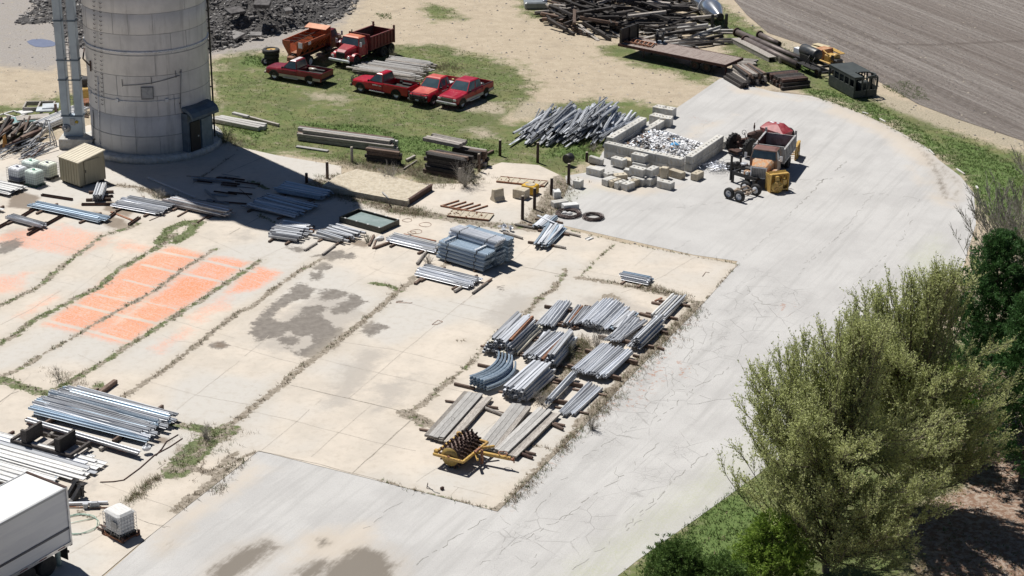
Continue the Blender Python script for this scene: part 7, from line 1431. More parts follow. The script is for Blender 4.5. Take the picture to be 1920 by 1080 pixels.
# wire tangle, drum
mb = MB(); q = G(1342, 318); M_WIRE = wm('pale_steel_wire', (.42, .45, .52), (.30, .32, .37), 5, .4, .5, 0)
for k in range(46):
    cx, cy = random.gauss(0, .62), random.gauss(0, .38); r = random.uniform(.18, .5); ph = random.uniform(0, 6); tx, ty = random.uniform(-.9, .9), random.uniform(-.9, .9); pts = []
    for j in range(12):
        t = ph+j*.55; x, y = r*math.cos(t), r*math.sin(t); pts.append((cx+x, cy+y*random.uniform(.8, 1.1), max(.03, .42-abs(cx)*.18+x*tx*.6+y*ty*.6)))
    mb.tube(pts, .011, 3, 0, False, False)
o = mb.build('wire_tangle', M_WIRE, loc=q); tag(o, 'pale tangle of loose wire between the block bin and the old dump truck', 'wire')
q = G(1374, 318); root = empty('steel_drum', (q.x, q.y, 0), .35, 'black open steel drum lying on its side right of the wire tangle', 'drum')
mb = MB(); mb.lathe([(.27, -.44), (.30, -.45), (.30, -.15), (.31, -.14), (.30, -.13), (.30, .15), (.31, .16), (.30, .17), (.30, .45), (.27, .45), (.27, -.3), (.05, -.3)], 24, 0, 'X', (0, 0, .31)); mb.build('shell', M_BLACK, root)
# coils of wire rope
for lb, x, y, R_ in (('larger coil of rusty wire rope holding white rags, lying by the loose blocks', 1066, 403, .95), ('smaller coil of dark wire rope right of the larger coil', 1112, 409, .78)):
    q = G(x, y); mb = MB()
    for k in range(26):
        r = R_*random.uniform(.62, 1.0); pts = [(r*math.cos(t*math.pi/12+k)*(1+.03*math.sin(3*t+k)), r*math.sin(t*math.pi/12+k), .03+.012*(k % 14)+.02*math.sin(t*.7+k)+.02) for t in range(25)]; mb.tube(pts, .014, 4, 0, False, False)
    o = mb.build('wire_rope_coil', wm('rusty_wire_rope', (.12, .085, .08), (.20, .15, .14), 6, .7, .2, .3), loc=(q.x, q.y, .012)); tag(o, lb, 'wire coil', 'wire rope coils')
for k, (x, y) in enumerate(((1068, 402), (1059, 401))): q = G(x, y, .12); simple('white_rag', ['rounded white rag lying in the larger wire coil', 'small flat white rag in the larger wire coil'][k], 'rag', M_WHITE, lambda m: m.loft([[(.22*math.cos(t)*(1+.2*math.sin(3*t)), .15*math.sin(t), 0) for t in [j*math.pi/4 for j in range(8)]], [(.2*math.cos(t), .14*math.sin(t), .12) for t in [j*math.pi/4 for j in range(8)]], [(.08*math.cos(t), .05*math.sin(t), .2) for t in [j*math.pi/4 for j in range(8)]]]), q)
# lone blocks near the posts
q = G(1084, 352); block('grey cube block with a single hole beside the tallest post', None, (q.x, q.y, .012), -.5, .62, .6, .6, 1, M_CONC)
q = G(1044, 371); block('upright white block with a dark handle right of a black post', None, (q.x, q.y, .03), .15, .5, .75, .55, 0, wm('whitewashed_concrete', (.66, .66, .65), (.56, .56, .56), 3, .8, 0, 0))
q = G(1049, 387); block('left of the two flat white blocks above the wire coils', None, (q.x, q.y, .012), .45, 1.15, .6, .42, 0, M_CONC)
q = G(1069, 392); block('right of the two flat white blocks above the wire coils', None, (q.x, q.y, .012), .35, 1.15, .6, .40, 0, MATS['whitewashed_concrete'], .03)
q = G(977, 371); block('plain cream concrete cube in front of the yellow box', None, (q.x, q.y, .03), -.5, 1.0, .8, .68, 0, M_CONCT)
q = G(994, 363); simple('yellow_box', 'yellow concrete box with a round basin in its top, behind the cream cube', 'basin', [paint('bright_yellow_paint', (.70, .42, .03), (.62, .36, .03), .5), M_CONCT, M_HOLE], lambda m: (m.bbox((0, 0, .34), (1.05, .85, .68), .05), m.lathe([(.34, .685), (.37, .70), (.34, .70), (.30, .69), (.22, .684), (0.01, .683)], 22, 1)), (q.x, q.y, .03), -.5)
q = G(933, 376); simple('jersey_barrier', 'short cream concrete barrier piece alone on the pale slab', 'barrier', M_CONCT, lambda m: m.loft([[(x, y, z) for y, z in ((-.34, 0), (.34, 0), (.34, .14), (.2, .34), (.12, .86), (-.12, .86), (-.2, .34), (-.34, .14))] for x in (-.42, .42)]), (q.x, q.y, .03), .55)
# racks and panels on the apron
a_, b_ = G(826, 388), G(892, 400); d = b_-a_; simple('steel_comb_rack', 'rusty comb-shaped steel rack lying flat on the pale apron', 'rack', M_RUST, lambda m: (m.box((0, 0, .06), (d.length, .10, .1)), [m.box((-d.length/2+.35+k*(d.length-.5)/4, .8, .06), (.08, 1.7, .08), rz=-.35) for k in range(5)]), ((a_+b_)/2).xyz+Vector((0, 0, .03)), math.atan2(d.y, d.x))
h3 = heading((840, 407), (925, 416)); 
for lb, x, y, w, dd in (('pale battered panel lying flat below the comb-shaped rack', 882, 405, 3.0, 1.3), ('pale slatted grate panel lying behind the yellow box', 979, 342, 3.6, 1.1)):
    q = G(x, y, .03); simple('flat_panel', lb, 'panel', [M_CONCT, M_RUST], lambda m: (m.box((0, 0, .06), (w, dd, .06)), [m.box((0, s_*dd/2, .07), (w+.05, .06, .12), 1) for s_ in (-1, 1)], [m.box((-w/2+k*w/7, 0, .10), (.07, dd, .03), 0) for k in range(8)], [m.box((random.uniform(-w/2, w/2), random.uniform(-dd/2, dd/2), .125), (.12, .05, .05), 1, random.uniform(0, 3)) for k in range(16)]), q, h3)
bar('timber', 'brown timber lying beside the slatted grate panel', (1010, 352), (1025, 343), M_BROWNW, sc=(.6, .5))
# steel tray with a green sheet
cs = [G(641, 416), G(717, 437), G(745, 424), G(668, 403)]; u = cs[1]-cs[0]; v = cs[3]-cs[0]; hd = math.atan2(u.y, u.x); L_, W_ = u.length, 2.0; cc = sum(cs, Vector())/4
root = empty('steel_tray', (cc.x, cc.y, .03), hd, 'black open steel tray with a pale green sheet inside, below the raised slab', 'tray')
mb = MB(); mb.box((0, 0, .15), (L_, W_, .06)); [mb.box((0, s_*W_/2, .2), (L_+.06, .08, .40)) for s_ in (-1, 1)]; [mb.box((s_*L_/2, 0, .2), (.08, W_, .40)) for s_ in (-1, 1)]; mb.build('tray', wm('dark_olive_steel', (.045, .05, .04), (.07, .065, .05), 4, .6, .1, 0), root)
mb = MB(); mb.box((.1, 0, .28), (L_-.6, W_-.35, .03)); mb.build('sheet', wm('pale_green_sheet', (.30, .36, .34), (.24, .30, .28), 1.5, .15, 0, 0), root)
for k in range(8): mb = MB(); mb.box((-L_/2+.5+(k % 4)*1.0, (-1)**(k//4)*W_/2, .41), (.14, .09, .03)); mb.build('bracket', M_WHITE, root)
q = G(712, 450); simple('white_bag', 'crumpled white plastic bag left of the narrow guard rail pile', 'bag', M_WHITE, lambda m: m.loft([[(.42*math.cos(t)*(1+.25*math.sin(3*t)), .3*math.sin(t)*(1+.2*math.cos(2*t)), 0) for t in [j*math.pi/5 for j in range(10)]], [(.34*math.cos(t), .22*math.sin(t), .16+.05*math.sin(2*t)) for t in [j*math.pi/5 for j in range(10)]], [(.1*math.cos(t), .06*math.sin(t), .25) for t in [j*math.pi/5 for j in range(10)]]]), (q.x, q.y, .03), .8)
for k, (x, y, r) in enumerate(((763, 413, .33), (797, 421, .42), (780, 434, .4), (772, 436, .28))):
    q = G(x, y, .05); simple('wire_hoop', ['small bent wire hoop right of the black tray', 'thin wire hoop above the tall stack corner', 'wire hoop lying by the rusty rail', 'small wire hoop touching the rusty rail'][k], 'hoop', M_RUST, lambda m: m.tube([(r*math.cos(t), r*math.sin(t), .02*math.sin(2*t)) for t in [j*math.pi/9 for j in range(19)]], .014, 4), q)
q = G(948, 432, .1); simple('foil_scrap', 'crumpled foil scrap in the weeds behind the tall stack', 'scrap', M_GALV, lambda m: [m.box((random.uniform(-.4, .4), random.uniform(-.3, .3), random.uniform(.05, .3)), (.3, .2, .02), 0, random.uniform(0, 3), None, random.uniform(-1, 1), random.uniform(-1, 1)) for k in range(12)], q)
for k, (a, m_) in enumerate((([(743, 565), (756, 564), (742, 567), (770, 568), (773, 567)], M_RUST), ([(810, 608), (820, 608), (830, 603), (821, 600), (810, 608)], M_RUST), ([(802, 905), (800, 915), (812, 918)], M_DRUST), ([(800, 910), (815, 922), (825, 925)], M_GALVD), ([(1317, 518), (1323, 510), (1330, 511)], M_RUST))):
    P = [G(x, y, .06) for x, y in a]; mb = MB(); mb.tube([p-P[0] for p in P], .015, 4); o = mb.build('bent_wire', m_, loc=P[0]); tag(o, ['thin wire scrap on the slab below the low guard rail pile', 'orange-brown bent rod in the middle of the big slab', 'bent dark wire by the weeds below the roller', 'pale thin wire by the weeds below the roller', 'short bent wire on the pale slab by the road'][k], 'wire')
q = G(829, 919); simple('brick_lump', 'small dark brick lump on the slab below the roller', 'brick', M_DRUST, lambda m: m.bbox((0, 0, .08), (.2, .14, .16), .03), (q.x, q.y, .03), .7)
# posts
M_POST = wm('dark_creosote_post', (.035, .022, .02), (.06, .035, .03), 4, .8, 0, 0, (6, 6, .5)); M_PTOP = wm('pale_post_top', (.50, .45, .36), (.40, .35, .28), 8, .9, 0, 0)
P_LB = [('dark post in the silo shadow above the shaded piles', 575, 343, .75, 0), ('brown post at the upper edge of the silo shadow', 614, 335, 1.3, 1), ('grey post in front of the long squared timbers', 660, 304, 1.2, 2), ('grey post before the right end of the tall tarred stack', 898, 322, 1.4, 1), ('short grey post before the middle of the tall tarred stack', 862, 342, 1.1, 2),
 ('dark post left of the grass corner, farthest left of the pair by the steel heap', 937.5, 292, 1.25, 0), ('dark tall post in front of the tangled steel heap', 1008, 305, 1.6, 0), ('tallest black post beside the grey cube block', 1066, 347, 1.65, 0), ('short brown post beside the leaning slab block', 1100, 303, .75, 0), ('black post just left of the upright white block', 1034, 366, 1.3, 0), ('black post right of the cream cube', 1002, 393, 1.6, 0), ('black post nearest the logs of the channel pile', 979.5, 412, 1.75, 0)]
for lb, x, y, h, mt in P_LB:
    q = G(x, y); root = empty('wooden_post', (q.x, q.y, 0), random.uniform(0, 3), lb, 'post', 'posts standing along the old slab edge')
    mb = MB(); mb.lathe([(.115, 0), (.112, h*.5), (.11, h-.02), (.10, h)], 12); mb.build('shaft', [M_POST, M_BROWNW, M_GREYW][mt], root); mb = MB(); mb.lathe([(.10, h-.005), (.098, h+.012), (.05, h+.02)], 12); mb.build('top', M_PTOP, root)
q = G(1066, 315); simple('black_mesh_basket', 'black tipped mesh basket in the weeds behind the tallest post', 'basket', M_BLACK, lambda m: (m.lathe([(.3, -.3), (.36, -.3), (.36, .3), (.3, .3)], 16, 0, 'X', (0, 0, .5)), m.tube([(.3, 0, .2), (.9, -.2, .0)], .02, 4)), (q.x, q.y+.5, .1), .9)
# rubble heap
M_RUB = wm('dark_rubble_soil', (.15, .14, .135), (.22, .205, .195), 3, .95, 0, 0, None, .6, c3=(.30, .285, .27))
g = N('dark_rubble_gravel'); n3 = g.noise(3, 6, .8); nn = g.noise(14, 4, .8); c = g.mix(g.step(n3, .38, .62), (.085, .08, .078), (.165, .155, .15)); c = g.mix(g.math('MULTIPLY', g.step(nn, .5, .7), .7), c, (.33, .31, .29)); g.bump(g.math('ADD', n3, nn), 1.0, .25); M_RUBM = g.out(c, .95)
def mound(name, label, poly, zmax, slope, mat, nchunk, sizes):
    pw = W2(poly); V, q = grid_in(pw, .35, 0.0); s_ = sd_poly(V[:, :2], pw); V[:, 2] = np.minimum(np.maximum(s_, 0)*slope, zmax*(1-np.exp(-np.maximum(s_, 0)/4)))
    ph = rng.uniform(0, 6, 8); X, Y_ = V[:, 0], V[:, 1]
    nz = sum(np.sin(X*f+ph[i])*np.cos(Y_*f*1.1+ph[-i-1])/f for i, f in enumerate((.35, .7, 1.3, 2.4)))
    V[:, 2] = np.maximum(.0, V[:, 2]+nz*.35*np.clip(s_/2, 0, 1))+rng.uniform(-.05, .05, len(V))*(s_ > .5)+.01
    me = np_mesh(name, V, q, mat, smooth=False); o = link(name, me); tag(o, label, 'rubble heap', kind='stuff')
    # broken lumps
    lo, hi_ = pw.min(0), pw.max(0); P = rng.uniform(lo, hi_, (nchunk*4, 2)); sd = sd_poly(P, pw); P = P[sd > -.7][:nchunk]; sd = sd_poly(P, pw)
    # nearest height
    zs = np.minimum(np.maximum(sd, 0)*slope, zmax*(1-np.exp(-np.maximum(sd, 0)/4)))
    nz = sum(np.sin(P[:, 0]*f+ph[i])*np.cos(P[:, 1]*f*1.1+ph[-i-1])/f for i, f in enumerate((.35, .7, 1.3, 2.4)))
    zs = np.maximum(0, zs+nz*.35*np.clip(sd/2, 0, 1))+.02
    base = np.array([[-1, -1, -1], [1, -1, -1], [1, 1, -1], [-1, 1, -1], [-.8, -.9, 1], [.9, -.7, 1], [.8, .9, 1], [-.9, .7, 1]])*.5
    F0 = np.array([[3, 2, 1, 0], [4, 5, 6, 7], [0, 1, 5, 4], [1, 2, 6, 5], [2, 3, 7, 6], [3, 0, 4, 7]]); n = len(P)
    sz = sizes[0]+(sizes[1]-sizes[0])*rng.random(n)**5; B = base[None]*(1+rng.uniform(-.25, .25, (n, 8, 3)))*sz[:, None, None]*np.stack([rng.uniform(.7, 1.4, n), rng.uniform(.6, 1.1, n), rng.uniform(.25, .7, n)], 1)[:, None, :]
    a, b = rng.uniform(0, 6.3, n), rng.uniform(-.7, .7, n)
    ca, sa, cb, sb = np.cos(a)[:, None], np.sin(a)[:, None], np.cos(b)[:, None], np.sin(b)[:, None]
    x, y, z = B[..., 0], B[..., 1], B[..., 2]; y, z = y*cb-z*sb, y*sb+z*cb; x, y = x*ca-y*sa, x*sa+y*ca
    VV = np.stack([x+P[:, :1], y+P[:, 1:], z+(zs+sz*.08)[:, None]], -1).reshape(-1, 3); FF = (F0[None]+(np.arange(n)*8)[:, None, None]).reshape(-1, 4)
    mi = np.repeat(rng.choice(3, n, p=[.62, .33, .05]), 6)
    me = np_mesh(name+'_lumps', VV, FF, [wm('dark_asphalt_lump', (.075, .07, .07), (.13, .122, .12), 3, .9, 0, 0), wm('grey_asphalt_lump', (.17, .162, .158), (.25, .238, .23), 3, .9, 0, 0), wm('pale_concrete_lump', (.42, .41, .39), (.34, .33, .31), 3, .9, 0, 0)], mi)
    o = link('rubble_lumps', me); tag(o, 'broken lumps scattered over the '+label, 'rubble', kind='stuff')
mound('rubble_heap', 'big dark asphalt rubble heap right of the silo top', [(330, -60), (720, -60), (665, -10), (652, 22), (610, 42), (560, 52), (520, 62), (470, 72), (430, 88), (388, 96), (340, 100), (330, 60)], 3.6, .42, M_RUBM, 15000, (.06, .42))
mound('rubble_heap', 'smaller rubble heap left of the silo top', [(62, -40), (170, -40), (168, 60), (155, 92), (143, 88), (110, 40), (75, 20)], 1.6, .4, M_RUBM, 2200, (.06, .4))
mound('rubble_spread', 'thin spread of pale stones left of the smaller rubble heap', [(28, 40), (60, 20), (100, -10), (105, 40), (60, 46)], .15, .05, M_RUBM, 500, (.06, .35))
for lb, x, y, z, s3 in (('large tilted slab lump on the rubble heap nearest the silo', 441, 20, 1.9, (1.7, 1.2, .22)), ('dark pyramid-like slab near the top of the rubble heap', 492, 8, 2.6, (1.5, 1.1, .4)), ('flat pale slab low on the rubble heap', 440, 66, .5, (1.7, 1.3, .2)), ('small pale flat slab at the foot of the rubble heap', 480, 64, .5, (1.1, .8, .15)), ('rounded pale lump high on the rubble heap', 540, 20, 1.6, (.8, .6, .4))):
    q = G(x, y, z); simple('concrete_slab_lump', lb, 'slab lump', MATS['grey_asphalt_lump' if 'pale' in lb else 'dark_asphalt_lump'], lambda m: m.bbox((0, 0, 0), s3, .04), q, random.uniform(-.8, .8)).rotation_euler[0] = random.uniform(.15, .4)

# stones and clods lying loose on the dirt lot and the field edge
n = 12000; P = rng.uniform([-60, 95], [45, 190], (n*3, 2)); gm = mask(P, GRASS); P = P[(gm < .2) & (sd_poly(P, W2(ASPH)) < 0) & (sd_poly(P, W2(PAD)) < 0)][:n]; n = len(P)
F0 = np.array([[0, 1, 4], [1, 2, 4], [2, 3, 4], [3, 0, 4]]); sz = .02+.10*rng.random(n)**4; B = np.array([[-1, -1, 0], [1, -1, 0], [1, 1, 0], [-1, 1, 0], [0, 0, .9]])[None]*rng.uniform(.5, 1.3, (n, 5, 3))*sz[:, None, None]
VV = (B+np.c_[P, np.zeros(n)][:, None, :]).reshape(-1, 3); FF = (F0[None]+(np.arange(n)*5)[:, None, None]).reshape(-1, 3)
o = link('loose_stones', np_mesh('loose_stones', VV, FF, [wm('tan_stone', (.42, .37, .30), (.32, .28, .23), 3, .9, 0, 0), MATS['dark_asphalt_lump']], np.repeat(rng.choice(2, n, p=[.6, .4]), 4))); tag(o, 'loose small stones strewn over the dirt lot', 'stones', kind='stuff')
# ================= VEGETATION =================
def leafmat(name, c1, c2, rough=.6, trans=.25):
    g = N(name); n = g.noise(1.2, 4, .6); ge = g.n('ShaderNodeNewGeometry'); col = g.mix(ge.outputs['Random Per Island'], c1, c2)
    col = g.mix(g.math('MULTIPLY', g.step(n, .4, .6), .35), col, tuple(x*.7 for x in c1)); g.out(col, rough)
    try: g.b.inputs['Specular IOR Level'].default_value = .25
    except Exception: pass
    if trans:
        t = g.n('ShaderNodeBsdfTranslucent'); g.put(t.inputs[0], col); m = g.n('ShaderNodeMixShader'); m.inputs[0].default_value = trans
        g.t.links.new(g.b.outputs[0], m.inputs[1]); g.t.links.new(t.outputs[0], m.inputs[2]); g.t.links.new(m.outputs[0], g.t.nodes['Material Output'].inputs[0])
    return g.m
M_GREEN = leafmat('weed_leaf', (.075, .115, .028), (.16, .20, .065)); M_DRY = leafmat('dry_stalk', (.30, .235, .15), (.42, .35, .25)); M_DRYD = leafmat('dead_brown_stalk', (.19, .15, .11), (.30, .245, .18)); M_LUSHB = leafmat('fresh_grass_blade', (.075, .14, .03), (.15, .22, .06))
def blades(name, P, hmin, hmax, spread, nb, width, mats, mi, kind_label, cat):
    """P: Nx3 roots; nb thin triangles at each"""
    n = len(P); R_ = np.repeat(P, nb, 0); m = len(R_); a = rng.uniform(0, 2*math.pi, m); r = rng.random(m)*spread; h = rng.uniform(hmin, hmax, m)*rng.uniform(.5, 1, m)
    root = R_+np.c_[np.cos(a)*r, np.sin(a)*r, np.zeros(m)]; b = rng.uniform(0, 2*math.pi, m); lean = rng.uniform(.2, 1.3, m)*h
    w = np.c_[-np.sin(b), np.cos(b), np.zeros(m)]*width*rng.uniform(.6, 1.3, m)[:, None]; tip = root+np.c_[np.cos(b)*lean, np.sin(b)*lean, h]
    V = np.stack([root-w, root+w, tip], 1).reshape(-1, 3); F = np.arange(m*3).reshape(-1, 3)
    o = link(name, np_mesh(name, V, F, mats, np.repeat(mi, nb))); return tag(o, kind_label, cat, kind='stuff')
P, mi = [], []
for l, w, gr in SEAMS:
    Q = [G(*p) for p in l]
    for a, b in zip(Q[:-1], Q[1:]):
        k = int((b-a).length*(4+7*w)); 
        for i in range(k):
            p = a.lerp(b, random.random()); s_ = random.gauss(0, w*.24); d = (b-a).normalized(); cl = math.sin(p.x*1.7+p.y*.9)+math.sin(p.x*.6-p.y*1.3)
            if cl < -.5 and random.random() < .7: continue
            P.append((p.x-d.y*s_, p.y+d.x*s_, .03)); mi.append(0 if random.random() < gr*.6 else (1 if random.random() < .45 else 2))
blades('seam_weeds', np.array(P), .05, .24, .10, 5, .016, [M_GREEN, M_DRY, M_DRYD], mi, 'low green and dry weeds growing along the concrete seams', 'weeds')
def poly_pts(polys, n, z=.0):
    out = []
    for p in polys:
        pw = W2(p); lo, hi_ = pw.min(0), pw.max(0); lo = np.maximum(lo, [-60, 62]); hi_ = np.minimum(hi_, [85, 200]); A_ = np.prod(hi_-lo); k = int(n*A_); Q = rng.uniform(lo, hi_, (k, 2)); Q = Q[sd_poly(Q, pw) > .1]; out.append(Q)
    Q = np.concatenate(out); return np.c_[Q, np.full(len(Q), z)]
Q = poly_pts(GRASS, 9); f = np.sin(Q[:, 0]*.5+Q[:, 1]*.3)+np.sin(Q[:, 0]*.23-Q[:, 1]*.41)+rng.normal(0, .7, len(Q)); Q = Q[f > -.6]
Q = Q[(sd_poly(Q[:, :2], W2(ASPH)) < 0) & (sd_poly(Q[:, :2], W2(PAD)) < 0)]
blades('lawn_grass', Q, .05, .16, .18, 4, .022, [M_GREEN, M_DRY], rng.choice(2, len(Q), p=[.78, .22]), 'patchy short grass growing on the lawns around the yard', 'grass')
Q = poly_pts(LUSH, 26); Q = Q[(sd_poly(Q[:, :2], W2(ASPH))+rng.exponential(.25, len(Q))*-1 < 0)]
blades('lush_grass', Q, .08, .22, .16, 4, .022, [M_LUSHB, M_GREEN], rng.choice(2, len(Q), p=[.7, .3]), 'bright fresh grass along the curved pavement and under the trees', 'grass')
# taller dead weeds
TALL = [([(640, 300), (700, 312), (760, 318), (840, 345), (890, 335)], 2.2, 500, .5), ([(600, 340), (640, 330)], 1.2, 80, .4), ([(1058, 690), (1080, 660), (1095, 640)], 1.3, 300, .5), ([(1000, 745), (1020, 730)], 1.2, 160, .5), ([(1100, 800), (1150, 740), (1240, 650), (1305, 580)], 1.0, 330, .4), ([(950, 950), (1010, 890), (1090, 805)], .5, 130, .3),
  ([(100, 700), (150, 730)], 1.2, 60, .8), ([(340, 880), (380, 840), (420, 812)], 2.0, 110, .3), ([(400, 925), (455, 862)], .4, 50, .3), ([(300, 372), (350, 380), (260, 355)], 1.0, 200, .4), ([(440, 265), (400, 258), (470, 275)], 1.6, 180, .6), ([(1180, 530), (1290, 560)], .7, 160, .4), ([(1010, 420), (1040, 380), (1064, 340)], 1.6, 220, .4), ([(600, 360), (690, 378), (760, 398), (800, 402)], 1.6, 420, .4), ([(780, 300), (800, 345)], .8, 90, .6), ([(860, 130), (820, 130), (720, 120)], 2.0, 140, .5), ([(240, 945), (296, 893)], .45, 90, .4), ([(790, 130), (860, 122)], 1.5, 100, .5), ([(1120, 275), (1100, 280)], 1.2, 60, .5), ([(1240, 262), (1215, 262)], .8, 50, .4)]
P, mi = [], []
for l, w, n, h in TALL:
    Qs = [G(*p) for p in l]
    for k in range(n):
        i = random.randrange(len(Qs)-1); p = Qs[i].lerp(Qs[i+1], random.random()); P.append((p.x+random.gauss(0, w*.35), p.y+random.gauss(0, w*.35), .02)); mi.append(random.choices((0, 1, 2), (.3, .3, .4))[0])
blades('dead_weeds', np.array(np.repeat(np.array(P), 2, 0)+np.c_[rng.normal(0, .15, (2*len(P), 2)), np.zeros(2*len(P))]),   .08, .34, .18, 5, .011, [M_GREEN, M_DRY, M_DRYD], np.repeat(mi, 2), 'tall dead brown weeds standing at slab edges and around the timber stacks', 'weeds')
# ---- branching trees
def perp(d):
    a = np.cross(d, [0, 0, 1.0]); n = np.linalg.norm(a); a = a/n if n > 1e-3 else np.array([1.0, 0, 0]); return a, np.cross(d, a)
class Tree:
    def __init__(s): s.V = []; s.F = []; s.nv = 0; s.tw = []
    def limb(s, p, d, L, r, segs=5, wander=.12, up=.12, n=5, end=.35):
        pts = [p.copy()]; dirs = [d]
        for i in range(segs):
            d = d+rng.normal(0, wander, 3)+np.array([0, 0, up]); d /= np.linalg.norm(d); p = p+d*L/segs; pts.append(p.copy()); dirs.append(d)
        a, b = perp(dirs[0]); rings = []
        for i, q in enumerate(pts):
            rr = r*(1-(1-end)*i/segs); an = np.arange(n)*2*np.pi/n; rings.append(q+np.cos(an)[:, None]*a*rr+np.sin(an)[:, None]*b*rr)
        base = s.nv; s.V.append(np.concatenate(rings)); s.nv += n*len(pts)
        idx = np.arange(n); nx = (idx+1) % n
        for i in range(segs): s.F.append(np.stack([base+i*n+idx, base+i*n+nx, base+(i+1)*n+nx, base+(i+1)*n+idx], 1))
        return pts, dirs
    def mesh(s, name, mat): return np_mesh(name, np.concatenate(s.V), np.concatenate(s.F), mat)
M_BARK = wm('grey_brown_bark', (.105, .085, .065), (.17, .14, .11), 6, .9, 0, 0, (3, 3, .6), .4); M_TWIG = wm('olive_grey_twig', (.20, .19, .12), (.30, .28, .19), 3, .85, 0, 0, None, 0); M_PTWIG = wm('pale_grey_twig', (.44, .41, .36), (.33, .30, .27), 3, .85, 0, 0, None, 0)
M_BUD = leafmat('opening_bud_leaf', (.46, .51, .19), (.68, .72, .37), .55, .45)
def leaves(name, C, D, size, mat, parent, jitter=.5, ratio=.55):
    n = len(C); a = D+rng.normal(0, jitter, (n, 3)); a /= np.linalg.norm(a, axis=1)[:, None]; b = np.cross(a, rng.normal(0, 1, (n, 3))); b /= np.linalg.norm(b, axis=1)[:, None]+1e-9
    L = size*rng.uniform(.6, 1.3, n)[:, None]; W = L*ratio*.5; V = np.stack([C, C+a*L*.5+b*W, C+a*L, C+a*L*.5-b*W], 1).reshape(-1, 3)
    o = link(name, np_mesh(name, V, np.arange(4*n).reshape(-1, 4), mat)); o.parent = parent; return o
def budding_tree(base, Hh, rad, label, seed, nmain=34, cleared=.12, leafd=1.0, mat=None, twig=None, grp='tall budding trees beside the road', tilt=(0, 0), nsec=11, ntw=8, bare=False, lsize=.10):
    global rng
    rng = np.random.default_rng(seed); root = empty('deciduous_tree', (base.x, base.y, 0), 0, label, 'tree', grp)
    T = Tree(); pts, dirs = T.limb(np.zeros(3), np.array([tilt[0], tilt[1], 1.0]), Hh*.86, Hh*.015, 9, .05, .05, 8, .12)
    tr = link('trunk', T.mesh('trunk', M_BARK)); tr.parent = root
    B = Tree(); Tw = Tree(); C, D = [], []
    pts = np.array(pts)
    env = lambda h: rad*max(.05, math.sin(math.pi*min(1, max(.02, h))**.82)**.55)   # crown outline, widest below the middle
    for i in range(nmain):
        f = cleared+(.62-cleared)*((i*.754877) % 1)**1.4; k = f/.86*9; j = min(8, int(k)); p = pts[j]+(pts[j+1]-pts[j])*(k-j); az = i*2.399+rng.uniform(-.3, .3)
        f1 = min(.99, f+(1-f)*(.03+.97*((i*.618) % 1))); rr = env(f1)*rng.uniform(.88, 1.0)*(.5, .8, 1, .95, 1)[i % 5]; tgt = np.array([math.cos(az)*rr, math.sin(az)*rr, max(.06, f1)*Hh]); L = np.linalg.norm(tgt-p); d = (tgt-p)/L-np.array([0, 0, .26]); d /= np.linalg.norm(d)
        mp, md = B.limb(p, d, L, Hh*.0036*(1.15-f*.6), 6, .045, .10, 4, .25)
        for s_ in range(nsec):
            g_ = .2+.8*(s_+rng.random())/nsec; kk = min(5, int(g_*6)); q = mp[kk]+(mp[min(6, kk+1)]-mp[kk])*(g_*6-kk if kk < 6 else 0); dd = md[kk]+rng.normal(0, .36, 3)+np.array([0, 0, .38]); dd /= np.linalg.norm(dd)
            L2 = min(L, rad)*.29*rng.uniform(.6, 1.15)*(1.15-g_*.4); sp, sd_ = B.limb(q, dd, L2, Hh*.0014, 4, .10, .09, 3, .4)
            for t in range(ntw):
                h_ = .15+.85*(t+rng.random())/ntw; k2 = min(3, int(h_*4)); q2 = sp[k2]+(sp[k2+1]-sp[k2])*(h_*4-k2); d2 = sd_[k2]+rng.normal(0, .38, 3)+np.array([0, 0, .34]); d2 /= np.linalg.norm(d2)
                L3 = rng.uniform(.35, .95)*(Hh/13); e = q2+d2*L3; Tw.limb(q2, d2, L3, .018 if bare else .0085, 1, 0, 0, 3, .5)
                m = int(10*leafd)
                if m: tt = rng.random(m); C.append(q2+(e-q2)*tt[:, None]+rng.normal(0, .03, (m, 3))); D.append(np.repeat(d2[None], m, 0))
    o = link('branches', B.mesh('branches', M_BARK if not bare else M_PTWIG)); o.parent = root; o = link('twigs', Tw.mesh('twigs', twig or M_TWIG)); o.parent = root
    if C: leaves('foliage', np.concatenate(C), np.concatenate(D), lsize, mat or M_BUD, root, .6)
    return root
